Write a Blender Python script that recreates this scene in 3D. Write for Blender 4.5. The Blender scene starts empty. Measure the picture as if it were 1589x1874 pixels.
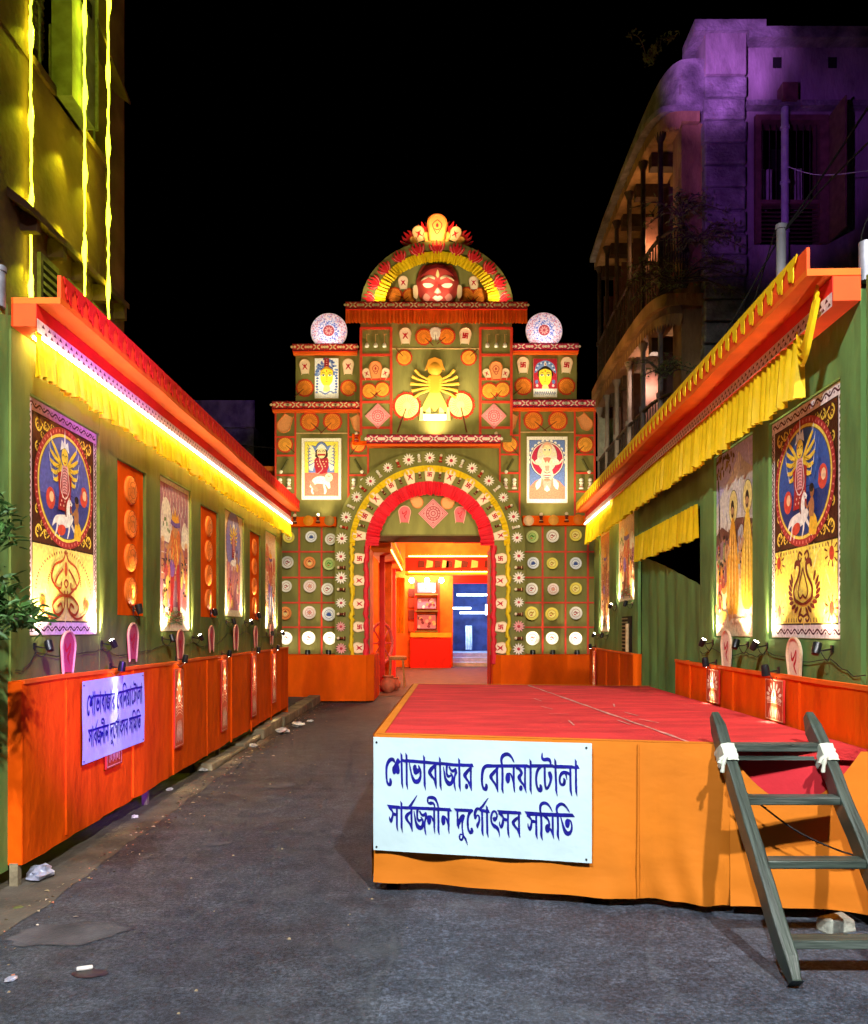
import bpy, math, random
from mathutils import Vector, Matrix

random.seed(7)
scene = bpy.context.scene
COLL = scene.collection
PI = math.pi
R = math.radians


def C(h):
    h = h.lstrip('#')
    o = []
    for i in (0, 2, 4):
        v = int(h[i:i + 2], 16) / 255.0
        o.append(v / 12.92 if v <= 0.04045 else ((v + 0.055) / 1.055) ** 2.4)
    return tuple(o)


# ------------------------------------------------------------------ camera
CAMZ, FPX, CXP, HOR = 1.55, 1500.0, 794.5, 1151.0     # eye height, focal in photo px, centre column, horizon row
cam = bpy.data.cameras.new('camera')
cam_o = bpy.data.objects.new('camera', cam)
COLL.objects.link(cam_o)
cam_o.location = (0, 0, CAMZ)
cam_o.rotation_euler = (R(90), 0, 0)
cam.sensor_fit = 'HORIZONTAL'
cam.sensor_width = 36.0
cam.lens = 36.0 * FPX / 1589.0
cam.shift_y = (HOR - 937.0) / 1589.0
cam.clip_start = 0.05
cam.clip_end = 400
scene.camera = cam_o

# ------------------------------------------------------------------ night sky
world = bpy.data.worlds.new('World')
scene.world = world
world.use_nodes = True
wn = world.node_tree.nodes
wl = world.node_tree.links
bg = wn['Background']
sky = wn.new('ShaderNodeTexSky')
sky.sky_type = 'NISHITA'
sky.sun_disc = False
sky.sun_elevation = R(-9)
sky.sun_rotation = R(200)
wl.new(sky.outputs['Color'], bg.inputs['Color'])
bg.inputs['Strength'].default_value = 0.05

scene.view_settings.view_transform = 'Standard'
scene.view_settings.look = 'None'
scene.view_settings.exposure = 0.0
scene.view_settings.gamma = 1.0
scene.view_settings.use_curve_mapping = False
scene.render.engine = 'CYCLES'
scene.cycles.use_denoising = True
scene.cycles.use_adaptive_sampling = True
scene.cycles.denoising_prefilter = 'ACCURATE'
scene.cycles.adaptive_threshold = 0.05
scene.cycles.adaptive_min_samples = 20
scene.cycles.max_bounces = 5
scene.cycles.diffuse_bounces = 3
scene.cycles.glossy_bounces = 3
scene.cycles.transmission_bounces = 4
scene.cycles.sample_clamp_indirect = 6.0
scene.cycles.caustics_reflective = False
scene.cycles.caustics_refractive = False


def lamp_light(kind, name, loc, target, power, color, size=0.03, angle=60, blend=0.6, parent=None):
    L = bpy.data.lights.new(name, kind)
    L.energy = power
    L.color = color
    if kind == 'SPOT':
        L.spot_size = R(angle)
        L.spot_blend = blend
        L.shadow_soft_size = size
    elif kind == 'POINT':
        L.shadow_soft_size = size
    elif kind == 'AREA':
        L.size = size
    o = bpy.data.objects.new(name, L)
    COLL.objects.link(o)
    if parent:
        o.parent = parent
    q = (Vector(target) - Vector(loc)).to_track_quat('-Z', 'Y')
    o.matrix_basis = Matrix.Translation(loc) @ q.to_matrix().to_4x4()
    return o


WARM = (1.0, 0.80, 0.48)
# assumed, unseen: street lamps over the photographer, violet and amber floodlights on the houses
lamp_light('SPOT', 'assumed_street_light', (-2.4, -2.8, 8.6), (0.9, 5.2, 0.2), 5600, (0.92, 0.97, 1.0), 0.14, 76, 0.8)
lamp_light('SPOT', 'assumed_street_light', (2.6, -3.4, 8.6), (-0.9, 6.0, 0.0), 6900, (1.0, 0.96, 0.92), 0.14, 76, 0.8)
lamp_light('SPOT', 'assumed_violet_light', (-1.4, 2.0, 3.2), (4.22, 12.0, 9.75), 15000, (0.58, 0.20, 1.0), 0.08, 8.5, 0.95)
lamp_light('SPOT', 'assumed_violet_light', (-1.2, 2.0, 3.3), (4.9, 12.0, 8.4), 1900, (0.45, 0.10, 1.0), 0.08, 17, 0.9)
lamp_light('SPOT', 'assumed_violet_light', (1.0, 1.2, 2.4), (-2.5, 6.2, 0.9), 4600, (0.30, 0.06, 1.0), 0.06, 17, 0.9)
lamp_light('SPOT', 'assumed_violet_light', (1.0, 1.4, 2.6), (-2.4, 6.0, 3.42), 2600, (0.45, 0.10, 1.0), 0.06, 14, 0.9)
lamp_light('SPOT', 'assumed_amber_light', (1.2, 13.6, 4.4), (3.6, 13.8, 8.6), 170, (1.0, 0.50, 0.16), 0.15, 85, 0.9)


# ------------------------------------------------------------------ mesh helper
def smooth_path(pts, n=6):
    """Catmull-Rom through the points (any dimension)."""
    if len(pts) < 3:
        return [tuple(p) for p in pts]
    out = []
    P = [pts[0]] + list(pts) + [pts[-1]]
    for i in range(1, len(P) - 2):
        p0, p1, p2, p3 = P[i - 1], P[i], P[i + 1], P[i + 2]
        for k in range(n):
            t = k / n
            out.append(tuple(0.5 * (2 * b + (c - a) * t + (2 * a - 5 * b + 4 * c - d) * t * t + (3 * b - a - 3 * c + d) * t ** 3)
                             for a, b, c, d in zip(p0, p1, p2, p3)))
    out.append(tuple(pts[-1]))
    return out


class MB:
    def __init__(s, dz=0.0):
        s.v, s.f, s.c, s.z, s.dz = [], [], [], 0.0, dz
        s.col = (0.5, 0.5, 0.5)
        s.bb = []

    def add(s, v, f, col=None):
        n = len(s.v)
        s.v += [tuple(p) for p in v]
        s.f += [tuple(i + n for i in q) for q in f]
        s.c += [col or s.col] * len(f)
        return s

    def box(s, x0, x1, y0, y1, z0, z1, col=None):
        return s.add([(x0, y0, z0), (x1, y0, z0), (x1, y1, z0), (x0, y1, z0), (x0, y0, z1), (x1, y0, z1), (x1, y1, z1), (x0, y1, z1)],
                     [(0, 3, 2, 1), (4, 5, 6, 7), (0, 1, 5, 4), (1, 2, 6, 5), (2, 3, 7, 6), (3, 0, 4, 7)], col)

    def hexa(s, b, t, col=None):
        return s.add(list(b) + list(t), [(0, 3, 2, 1), (4, 5, 6, 7), (0, 1, 5, 4), (1, 2, 6, 5), (2, 3, 7, 6), (3, 0, 4, 7)], col)

    def prism(s, poly, z0, z1, col=None):
        n = len(poly)
        v = [(p[0], p[1], z0) for p in poly] + [(p[0], p[1], z1) for p in poly]
        f = [tuple(range(n - 1, -1, -1)), tuple(range(n, 2 * n))] + [(i, (i + 1) % n, n + (i + 1) % n, n + i) for i in range(n)]
        return s.add(v, f, col)

    # ---- flat print layers, each a hair above the last
    def up(s, pts, pad=0.0):
        """Height of a new layer: one step above whatever it overlaps."""
        xs = [p[0] for p in pts]
        ys = [p[1] for p in pts]
        b = (min(xs) - pad, min(ys) - pad, max(xs) + pad, max(ys) + pad)
        lv = 0
        for q, l in s.bb:
            if l >= lv and q[0] < b[2] and q[2] > b[0] and q[1] < b[3] and q[3] > b[1]:
                lv = l + 1
        s.bb.append((b, lv))
        return s.z + s.dz * (lv + 1)

    def poly(s, pts, col=None):
        z = s.up(pts)
        return s.add([(p[0], p[1], z) for p in pts], [tuple(range(len(pts)))], col)

    def rect(s, x0, y0, x1, y1, col=None):
        return s.poly([(x0, y0), (x1, y0), (x1, y1), (x0, y1)], col)

    def ell(s, cx, cy, rx, ry, col=None, rot=0, n=28, a0=0, a1=2 * PI):
        c, k = math.cos(rot), math.sin(rot)
        pts = []
        m = n if abs(a1 - a0) > 6.28 else n + 1
        for i in range(m):
            t = a0 + (a1 - a0) * i / n
            x, y = rx * math.cos(t), ry * math.sin(t)
            pts.append((cx + x * c - y * k, cy + x * k + y * c))
        return s.poly(pts, col)

    def line(s, pts, w=0.01, col=None, sm=0, closed=False, z=None):
        """Stroke; points (x, y) or (x, y, width)."""
        P = [(p[0], p[1], p[2] if len(p) > 2 else w) for p in pts]
        if closed:
            P = P + [P[0]]
        if sm:
            P = smooth_path(P, sm)
        z = s.up(P, max(p[2] for p in P) / 2) if z is None else z
        v, f = [], []
        for i, p in enumerate(P):
            a = P[max(i - 1, 0)]
            b = P[min(i + 1, len(P) - 1)]
            dx, dy = b[0] - a[0], b[1] - a[1]
            L = math.hypot(dx, dy) or 1e-9
            hx, hy = -dy / L * p[2] / 2, dx / L * p[2] / 2
            v += [(p[0] + hx, p[1] + hy, z), (p[0] - hx, p[1] - hy, z)]
            if i:
                k = 2 * i
                f.append((k - 2, k - 1, k + 1, k))
        return s.add(v, f, col)

    def tube(s, pts, r, n=6, col=None, cap=True):
        P = [Vector(p) for p in pts]
        rr = r if isinstance(r, (list, tuple)) else [r] * len(P)
        v, f = [], []
        ref = None
        for i, p in enumerate(P):
            t = (P[min(i + 1, len(P) - 1)] - P[max(i - 1, 0)]).normalized()
            if ref is None:
                ref = Vector((0, 0, 1)) if abs(t.z) < 0.9 else Vector((1, 0, 0))
            a = t.cross(ref)
            if a.length < 1e-4:
                a = t.cross(Vector((0, 1, 0)))
            a.normalize()
            b = t.cross(a).normalized()
            ref = b.cross(t) if False else ref
            for k in range(n):
                an = 2 * PI * k / n
                v.append(tuple(p + (a * math.cos(an) + b * math.sin(an)) * rr[i]))
            if i:
                o = (i - 1) * n
                for k in range(n):
                    f.append((o + k, o + (k + 1) % n, o + n + (k + 1) % n, o + n + k))
        if cap:
            f.append(tuple(range(n)))
            f.append(tuple(range(len(v) - n, len(v))))
        return s.add(v, f, col)

    def lathe(s, prof, n=16, c=(0, 0, 0), ax='z', col=None):
        v, f = [], []
        for i, (r, h) in enumerate(prof):
            for k in range(n):
                a = 2 * PI * k / n
                p = (r * math.cos(a), r * math.sin(a), h)
                if ax == 'y':
                    p = (p[0], p[2], -p[1])
                elif ax == 'x':
                    p = (p[2], p[0], p[1])
                v.append((p[0] + c[0], p[1] + c[1], p[2] + c[2]))
            if i:
                o = (i - 1) * n
                for k in range(n):
                    f.append((o + k, o + (k + 1) % n, o + n + (k + 1) % n, o + n + k))
        if prof[0][0] > 1e-6:
            f.append(tuple(range(n - 1, -1, -1)))
        if prof[-1][0] > 1e-6:
            f.append(tuple(range(len(v) - n, len(v))))
        return s.add(v, f, col)

    def mesh(s, name, mat, smooth=False, xf=None):
        me = bpy.data.meshes.new(name)
        v = s.v
        if xf is not None:
            v = [tuple(xf @ Vector(p)) for p in v]
        me.from_pydata(v, [], s.f)
        ca = me.color_attributes.new('Col', 'FLOAT_COLOR', 'CORNER')
        buf = []
        for c, q in zip(s.c, s.f):
            buf += [c[0], c[1], c[2], 1.0] * len(q)
        ca.data.foreach_set('color', buf)
        me.materials.append(M[mat] if isinstance(mat, str) else mat)
        if smooth:
            me.polygons.foreach_set('use_smooth', [True] * len(s.f))
            try:
                me.set_sharp_from_angle(angle=R(45))
            except Exception:
                pass
        me.update()
        return me

    def build(s, name, mat, parent=None, smooth=False, kind=None, label=None):
        return part(name, s.mesh(name, mat, smooth), parent, kind=kind, label=label)


def part(name, me, parent=None, mtx=None, kind=None, label=None):
    o = bpy.data.objects.new(name, me)
    COLL.objects.link(o)
    if parent:
        o.parent = parent
    if mtx is not None:
        o.matrix_basis = mtx
    if kind:
        o['kind'] = kind
    if label:
        o['label'] = label
    return o


USED = {}


def thing(name, label, cat, mtx=None, group=None):
    o = bpy.data.objects.new(name, None)
    o.empty_display_size = 0.05
    COLL.objects.link(o)
    if mtx is not None:
        o.matrix_basis = mtx
    return tag(o, label, cat, group)


def tag(o, label, cat, group=None):
    o['label'] = label
    o['category'] = cat
    if group:
        o['group'] = group
    USED.setdefault(label, []).append(o.name)
    return o


def structure(o):
    o['kind'] = 'structure'
    return o


def bevel(o, w=0.01, seg=2):
    m = o.modifiers.new('bevel', 'BEVEL')
    m.width = w
    m.segments = seg
    m.limit_method = 'ANGLE'
    return o


def frame(o, u, v, n):
    m = Matrix.Identity(4)
    for i in range(3):
        m[i][0], m[i][1], m[i][2], m[i][3] = u[i], v[i], n[i], o[i]
    return m


def put(F, a, b, c=0.0, rot=0.0, sc=1.0):
    return F @ Matrix.Translation((a, b, c)) @ Matrix.Rotation(rot, 4, 'Z') @ Matrix.Scale(sc, 4)


ORD = ['first', 'second', 'third', 'fourth', 'fifth', 'sixth', 'seventh', 'eighth', 'ninth', 'tenth', 'eleventh', 'twelfth',
       'thirteenth', 'fourteenth', 'fifteenth', 'sixteenth']

# ------------------------------------------------------------------ materials
M = {}


def mat(name, col, rough=0.7, var=0.15, scale=6.0, bump=0.0, bscale=40.0, wave=0.0, wdir='X', wscale=60.0, metal=0.0, spec=0.3,
        transl=0.0, emit=None, estr=0.0, attr=False, dirt=None, dirt_amt=0.0, coord='Object', stretch=None, bdist=0.02):
    m = bpy.data.materials.new(name)
    m.use_nodes = True
    nt = m.node_tree
    N, L = nt.nodes, nt.links
    b = N['Principled BSDF']
    out = N['Material Output']
    b.inputs['Roughness'].default_value = rough
    b.inputs['Metallic'].default_value = metal
    b.inputs['Specular IOR Level'].default_value = spec
    tc = N.new('ShaderNodeTexCoord')
    vec = tc.outputs[coord]
    if stretch:
        mp = N.new('ShaderNodeMapping')
        mp.inputs['Scale'].default_value = stretch
        L.new(vec, mp.inputs['Vector'])
        vec = mp.outputs['Vector']
    nz = N.new('ShaderNodeTexNoise')
    nz.inputs['Scale'].default_value = scale
    nz.inputs['Detail'].default_value = 6
    L.new(vec, nz.inputs['Vector'])
    mr = N.new('ShaderNodeMapRange')
    mr.inputs['From Min'].default_value = 0.3
    mr.inputs['From Max'].default_value = 0.7
    mr.inputs['To Min'].default_value = 1 - var
    mr.inputs['To Max'].default_value = 1 + var
    L.new(nz.outputs['Fac'], mr.inputs['Value'])
    mx = N.new('ShaderNodeMix')
    mx.data_type = 'RGBA'
    mx.blend_type = 'MULTIPLY'
    mx.inputs['Factor'].default_value = 1.0
    if attr:
        at = N.new('ShaderNodeAttribute')
        at.attribute_name = 'Col'
        L.new(at.outputs['Color'], mx.inputs['A'])
    else:
        mx.inputs['A'].default_value = (*col, 1)
    L.new(mr.outputs['Result'], mx.inputs['B'])
    colout = mx.outputs['Result']
    if dirt:
        n2 = N.new('ShaderNodeTexNoise')
        n2.inputs['Scale'].default_value = scale * 0.37
        n2.inputs['Detail'].default_value = 8
        n2.inputs['Roughness'].default_value = 0.7
        L.new(vec, n2.inputs['Vector'])
        r2 = N.new('ShaderNodeMapRange')
        r2.inputs['From Min'].default_value = 0.48
        r2.inputs['From Max'].default_value = 0.68
        r2.inputs['To Max'].default_value = dirt_amt
        L.new(n2.outputs['Fac'], r2.inputs['Value'])
        m2 = N.new('ShaderNodeMix')
        m2.data_type = 'RGBA'
        L.new(r2.outputs['Result'], m2.inputs['Factor'])
        L.new(colout, m2.inputs['A'])
        m2.inputs['B'].default_value = (*dirt, 1)
        colout = m2.outputs['Result']
    L.new(colout, b.inputs['Base Color'])
    if bump or wave:
        h = None
        if bump:
            n3 = N.new('ShaderNodeTexNoise')
            n3.inputs['Scale'].default_value = bscale
            n3.inputs['Detail'].default_value = 4
            L.new(vec, n3.inputs['Vector'])
            h = n3.outputs['Fac']
        if wave:
            w = N.new('ShaderNodeTexWave')
            w.bands_direction = wdir
            w.inputs['Scale'].default_value = wscale
            w.inputs['Distortion'].default_value = 5
            w.inputs['Detail'].default_value = 2
            w.inputs['Detail Scale'].default_value = 0.6
            L.new(vec, w.inputs['Vector'])
            if h:
                ad = N.new('ShaderNodeMath')
                ad.operation = 'MULTIPLY_ADD'
                L.new(w.outputs['Fac'], ad.inputs[0])
                ad.inputs[1].default_value = wave
                L.new(h, ad.inputs[2])
                h = ad.outputs[0]
            else:
                h = w.outputs['Fac']
        bp = N.new('ShaderNodeBump')
        bp.inputs['Strength'].default_value = max(bump, 0.15)
        bp.inputs['Distance'].default_value = bdist
        L.new(h, bp.inputs['Height'])
        L.new(bp.outputs['Normal'], b.inputs['Normal'])
    if emit:
        b.inputs['Emission Color'].default_value = (*emit, 1)
        b.inputs['Emission Strength'].default_value = estr
    if transl:
        t = N.new('ShaderNodeBsdfTranslucent')
        L.new(colout, t.inputs['Color'])
        ms = N.new('ShaderNodeMixShader')
        ms.inputs['Fac'].default_value = transl
        L.new(b.outputs['BSDF'], ms.inputs[1])
        L.new(t.outputs['BSDF'], ms.inputs[2])
        L.new(ms.outputs['Shader'], out.inputs['Surface'])
    M[name] = m
    return m


mat('green_cloth', (0.125, 0.165, 0.030), 0.85, 0.30, 2.0, 0.5, 3.0, bdist=0.05, stretch=(1.8, 0.6, 1), dirt=(0.085, 0.095, 0.018), dirt_amt=0.6)
mat('gate_cloth', (0.215, 0.200, 0.056), 0.85, 0.25, 1.6, 0.5, 2.6, bdist=0.06, stretch=(1.8, 0.5, 1), dirt=(0.15, 0.135, 0.036), dirt_amt=0.5)
mat('green_cloth_cool_lit', (0.145, 0.270, 0.070), 0.85, 0.30, 2.0, 0.5, 3.0, bdist=0.05, stretch=(1.8, 0.6, 1), dirt=(0.07, 0.11, 0.025), dirt_amt=0.6)  # same cloth as green_cloth, cool street light painted into a greener, brighter tone
mat('orange_cloth', (0.88, 0.104, 0.003), 0.9, 0.14, 1.7, 0.8, 2.6, bdist=0.06, stretch=(1.6, 0.7, 1), spec=0.04, dirt=(0.60, 0.050, 0.006), dirt_amt=0.45)
mat('stage_cloth', (0.60, 0.172, 0.008), 0.75, 0.10, 1.6, 0.35, 2.0, bdist=0.035, stretch=(0.9, 1.9, 1), dirt=(0.50, 0.130, 0.006), dirt_amt=0.3)
mat('stage_red_cloth', (0.50, 0.02, 0.03), 0.8, 0.15, 3.0, 0.3, 10)
mat('red_carpet', (0.58, 0.028, 0.028), 0.9, 0.25, 4.0, 0.5, 60, stretch=(0.7, 2.0, 1), dirt=(0.36, 0.014, 0.018), dirt_amt=0.6)
mat('yellow_cloth', (0.88, 0.57, 0.005), 0.6, 0.12, 8.0, 0.2, 30, transl=0.10)
mat('red_frill', (0.74, 0.012, 0.03), 0.65, 0.12, 8.0, 0.2, 30)
mat('orange_frill', (0.90, 0.13, 0.008), 0.6, 0.12, 8.0, 0.2, 30, transl=0.12)
mat('red_paint', (0.68, 0.018, 0.012), 0.6, 0.12, 8.0)
mat('eave_red', (0.72, 0.014, 0.006), 0.7, 0.12, 5.0)
mat('eave_orange', (0.86, 0.13, 0.006), 0.7, 0.12, 5.0)
mat('eave_scarlet', (0.84, 0.07, 0.006), 0.7, 0.12, 5.0)
mat('lattice_red', (0.66, 0.045, 0.02), 0.6, 0.12, 8.0)
mat('print', (1, 1, 1), 0.6, 0.22, 34.0, 0.2, 60, attr=True)
mat('paint_relief', (1, 1, 1), 0.55, 0.10, 20.0, 0.15, 40, attr=True)
mat('banner_cloth', (0.50, 0.66, 0.70), 0.7, 0.06, 3.0, 0.35, 3.0, bdist=0.04)
mat('banner_ink', (0.006, 0.006, 0.22), 0.55, 0.35, 30.0)
mat('black_metal', (0.012, 0.012, 0.014), 0.35, 0.2, 20, metal=0.3, spec=0.5)
mat('steel', (0.22, 0.22, 0.25), 0.5, 0.3, 15, metal=0.4)
mat('wire_black', (0.012, 0.010, 0.010), 0.6)
mat('bulb', (1, 1, 1), 0.4, emit=(1.0, 0.90, 0.68), estr=60)
mat('led_warm', (1, 1, 1), 0.4, emit=(1.0, 0.86, 0.58), estr=17)
mat('led_added_fill', (1, 1, 1), 0.4, emit=(1.0, 0.72, 0.16), estr=180)
mat('led_lime', (1, 1, 1), 0.4, emit=(0.84, 1.0, 0.02), estr=13)
mat('worn_patch', (0.062, 0.062, 0.070), 0.75, 0.45, 5.0, 0.5, 60, dirt=(0.035, 0.035, 0.04), dirt_amt=0.7)
mat('bamboo', (0.62, 0.40, 0.18), 0.7, 0.2, 20)
mat('plaster_brown', (0.22, 0.115, 0.065), 0.9, 0.35, 1.3, 0.6, 10, dirt=(0.07, 0.042, 0.025), dirt_amt=0.8)
mat('plaster_pale', (0.26, 0.22, 0.21), 0.9, 0.4, 1.8, 0.6, 14, dirt=(0.05, 0.038, 0.038), dirt_amt=0.9, stretch=(1.6, 0.6, 1))
mat('plaster_grey', (0.20, 0.185, 0.18), 0.9, 0.5, 4.0, 1.0, 22, dirt=(0.05, 0.045, 0.05), dirt_amt=0.8)
mat('plaster_ochre', (0.34, 0.20, 0.085), 0.9, 0.4, 1.5, 0.6, 14, dirt=(0.07, 0.04, 0.02), dirt_amt=0.8, stretch=(1.6, 0.6, 1.6))
mat('old_iron', (0.05, 0.035, 0.03), 0.6, 0.3, 12, metal=0.3)
mat('dark_wood', (0.06, 0.035, 0.022), 0.6, 0.3, 10)
mat('shutter_wood', (0.13, 0.06, 0.05), 0.6, 0.3, 10)
mat('shutter_green', (0.22, 0.20, 0.07), 0.6, 0.3, 10)
mat('pale_sheet', (0.30, 0.32, 0.30), 0.5, 0.3, 5, dirt=(0.10, 0.10, 0.09), dirt_amt=0.5)
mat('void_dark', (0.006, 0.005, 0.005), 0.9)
mat('curtain_grey', (0.30, 0.28, 0.26), 0.8, 0.3, 6)
mat('concrete', (0.28, 0.23, 0.14), 0.9, 0.3, 5.0, 0.5, 40, dirt=(0.12, 0.09, 0.06), dirt_amt=0.7)
mat('concrete_dark', (0.095, 0.080, 0.062), 0.9, 0.35, 4.0, 0.5, 40, dirt=(0.06, 0.05, 0.04), dirt_amt=0.8)
mat('pole_paint', (0.36, 0.36, 0.40), 0.5, 0.2, 6)
mat('ladder_wood', (0.028, 0.042, 0.032), 0.42, 0.6, 2.0, 0.3, 3.0, dirt=(0.10, 0.125, 0.11), dirt_amt=0.45, spec=0.5, stretch=(26, 1.5, 1.5))
mat('ladder_rung', (0.032, 0.046, 0.036), 0.42, 0.6, 2.0, 0.3, 3.0, dirt=(0.15, 0.18, 0.165), dirt_amt=0.7, spec=0.5, stretch=(1.5, 22, 22))
mat('tie_cloth', (0.50, 0.54, 0.45), 0.8, 0.15, 20)
mat('carpet_fray', (0.50, 0.20, 0.16), 0.9, 0.5, 14)
mat('grey_brick', (0.34, 0.36, 0.30), 0.9, 0.3, 12, 0.5, 30)
mat('leaf', (0.050, 0.125, 0.028), 0.5, 0.5, 9.0, transl=0.2)
mat('leaf_dry', (0.110, 0.135, 0.040), 0.6, 0.5, 9.0, transl=0.15)
mat('bark', (0.07, 0.05, 0.035), 0.9, 0.3, 15, 0.5, 20)
mat('foil', (0.55, 0.58, 0.75), 0.3, 0.5, 14, 0.8, 25, metal=0.5)
mat('litter_white', (0.72, 0.68, 0.64), 0.7, 0.25, 18, 0.4, 30)
mat('inner_red', (0.62, 0.016, 0.008), 0.7, 0.15, 4)
mat('inner_orange', (0.82, 0.17, 0.012), 0.7, 0.2, 4)
mat('led_amber', (1, 1, 1), 0.4, emit=(1.0, 0.62, 0.08), estr=14)
mat('inner_yellow', (0.88, 0.52, 0.03), 0.7, 0.15, 4)
mat('inner_floor', (0.10, 0.046, 0.026), 0.8, 0.35, 3, dirt=(0.08, 0.05, 0.04), dirt_amt=0.6)
mat('inner_brown', (0.14, 0.10, 0.03), 0.8, 0.2, 4)
mat('blue_wall', (0.05, 0.09, 0.28), 0.5, 0.4, 2.5)
mat('white_step', (0.55, 0.62, 0.70), 0.5, 0.2, 6)
mat('tube_white', (1, 1, 1), 0.4, emit=(0.72, 0.86, 1.0), estr=4.5)
mat('terracotta', (0.50, 0.13, 0.06), 0.7, 0.2, 12)
mat('cane', (0.42, 0.20, 0.06), 0.7, 0.2, 20)
mat('pink_wood', (0.66, 0.12, 0.10), 0.6, 0.2, 20)


def asphalt(name, tone):
    m = bpy.data.materials.new(name)
    m.use_nodes = True
    nt = m.node_tree
    N, L = nt.nodes, nt.links
    b = N['Principled BSDF']
    tc = N.new('ShaderNodeTexCoord')

    def noise(sc, det=6, rough=0.55):
        n = N.new('ShaderNodeTexNoise')
        n.inputs['Scale'].default_value = sc
        n.inputs['Detail'].default_value = det
        n.inputs['Roughness'].default_value = rough
        L.new(tc.outputs['Object'], n.inputs['Vector'])
        return n.outputs['Fac']

    def ramp(fac, stops):
        r = N.new('ShaderNodeValToRGB')
        el = r.color_ramp.elements
        el[0].position, el[0].color = stops[0][0], (*stops[0][1], 1)
        el[1].position, el[1].color = stops[-1][0], (*stops[-1][1], 1)
        for p, c in stops[1:-1]:
            e = el.new(p)
            e.color = (*c, 1)
        L.new(fac, r.inputs['Fac'])
        return r.outputs['Color']

    def mix(bt, fac, a, c):
        x = N.new('ShaderNodeMix')
        x.data_type = 'RGBA'
        x.blend_type = bt
        if isinstance(fac, float):
            x.inputs['Factor'].default_value = fac
        else:
            L.new(fac, x.inputs['Factor'])
        for s, k in ((a, 'A'), (c, 'B')):
            if isinstance(s, tuple):
                x.inputs[k].default_value = (*s, 1)
            else:
                L.new(s, x.inputs[k])
        return x.outputs['Result']

    base = ramp(noise(0.55, 8, 0.62), [(0.32, (0.020, 0.021, 0.026)), (0.5, (0.034, 0.035, 0.041)), (0.68, (0.054, 0.054, 0.058))])
    base = mix('MULTIPLY', 0.85, base, ramp(noise(5.5, 8, 0.72), [(0.30, (0.40, 0.41, 0.46)), (0.5, (0.95, 0.95, 0.97)), (0.70, (1.9, 1.82, 1.75))]))
    grit = ramp(noise(42, 4, 0.9), [(0.36, (0.30, 0.30, 0.31)), (0.5, (0.95, 0.95, 0.95)), (0.62, (2.3, 2.3, 2.4))])
    c = mix('MULTIPLY', 0.9, base, grit)
    vo = N.new('ShaderNodeTexVoronoi')
    vo.inputs['Scale'].default_value = 60
    L.new(tc.outputs['Object'], vo.inputs['Vector'])
    sp = N.new('ShaderNodeMapRange')
    sp.inputs['From Min'].default_value = 0.22
    sp.inputs['From Max'].default_value = 0.02
    L.new(vo.outputs['Distance'], sp.inputs['Value'])
    n4 = noise(25, 2)
    mu = N.new('ShaderNodeMath')
    mu.operation = 'MULTIPLY'
    L.new(sp.outputs['Result'], mu.inputs[0])
    L.new(n4, mu.inputs[1])
    c = mix('MIX', mu.outputs[0], c, (0.15, 0.15, 0.15))
    # thin wandering cracks
    wv = N.new('ShaderNodeTexVoronoi')
    wv.feature = 'DISTANCE_TO_EDGE'
    wv.inputs['Scale'].default_value = 0.55
    dn = N.new('ShaderNodeTexNoise')
    dn.inputs['Scale'].default_value = 1.4
    dn.inputs['Detail'].default_value = 7
    L.new(tc.outputs['Object'], dn.inputs['Vector'])
    av = N.new('ShaderNodeVectorMath')
    av.operation = 'MULTIPLY_ADD'
    L.new(dn.outputs['Color'], av.inputs[0])
    av.inputs[1].default_value = (0.9, 0.9, 0.9)
    L.new(tc.outputs['Object'], av.inputs[2])
    L.new(av.outputs['Vector'], wv.inputs['Vector'])
    cr = N.new('ShaderNodeMapRange')
    cr.inputs['From Min'].default_value = 0.010
    cr.inputs['From Max'].default_value = 0.002
    cr.inputs['To Max'].default_value = 0.28
    L.new(wv.outputs['Distance'], cr.inputs['Value'])
    c = mix('MIX', cr.outputs['Result'], c, (0.085, 0.082, 0.08))
    # dust drifts
    dr = N.new('ShaderNodeMapRange')
    dr.inputs['From Min'].default_value = 0.55
    dr.inputs['From Max'].default_value = 0.75
    dr.inputs['To Max'].default_value = 0.75
    L.new(noise(1.7, 9, 0.68), dr.inputs['Value'])
    c = mix('MIX', dr.outputs['Result'], c, (0.078, 0.076, 0.076))
    c = mix('MULTIPLY', 1.0, c, tone)
    L.new(c, b.inputs['Base Color'])
    b.inputs['Specular IOR Level'].default_value = 0.4
    rr = N.new('ShaderNodeMapRange')
    rr.inputs['To Min'].default_value = 0.42
    rr.inputs['To Max'].default_value = 0.85
    L.new(noise(1.1, 5), rr.inputs['Value'])
    L.new(rr.outputs['Result'], b.inputs['Roughness'])
    bp = N.new('ShaderNodeBump')
    bp.inputs['Strength'].default_value = 0.9
    bp.inputs['Distance'].default_value = 0.012
    ad = N.new('ShaderNodeMath')
    L.new(noise(70, 4, 0.7), ad.inputs[0])
    L.new(noise(6, 5), ad.inputs[1])
    L.new(ad.outputs[0], bp.inputs['Height'])
    L.new(bp.outputs['Normal'], b.inputs['Normal'])
    M[name] = m


asphalt('asphalt', (0.90, 1.10, 1.24))
asphalt('asphalt_newer', (1.15, 1.42, 1.66))
# ================================================================== the street
road = structure(MB().box(-60, 60, -30, 90, -0.5, 0.0).build('road', 'asphalt'))

gut = MB()
rg = random.Random(3)
prev = None
for i in range(61):                                            # worn concrete gutter strip
    y = 2.0 + i * 0.26
    xr = -2.2 - 0.015 * (y - 6) + rg.uniform(-0.025, 0.025)
    cur = ((-2.95, y, 0.004), (xr, y, 0.004))
    if prev:
        n = len(gut.v)
        gut.add([prev[0], prev[1], cur[1], cur[0]], [(0, 1, 2, 3)])
    prev = cur
structure(gut.build('gutter', 'concrete_dark'))

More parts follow.
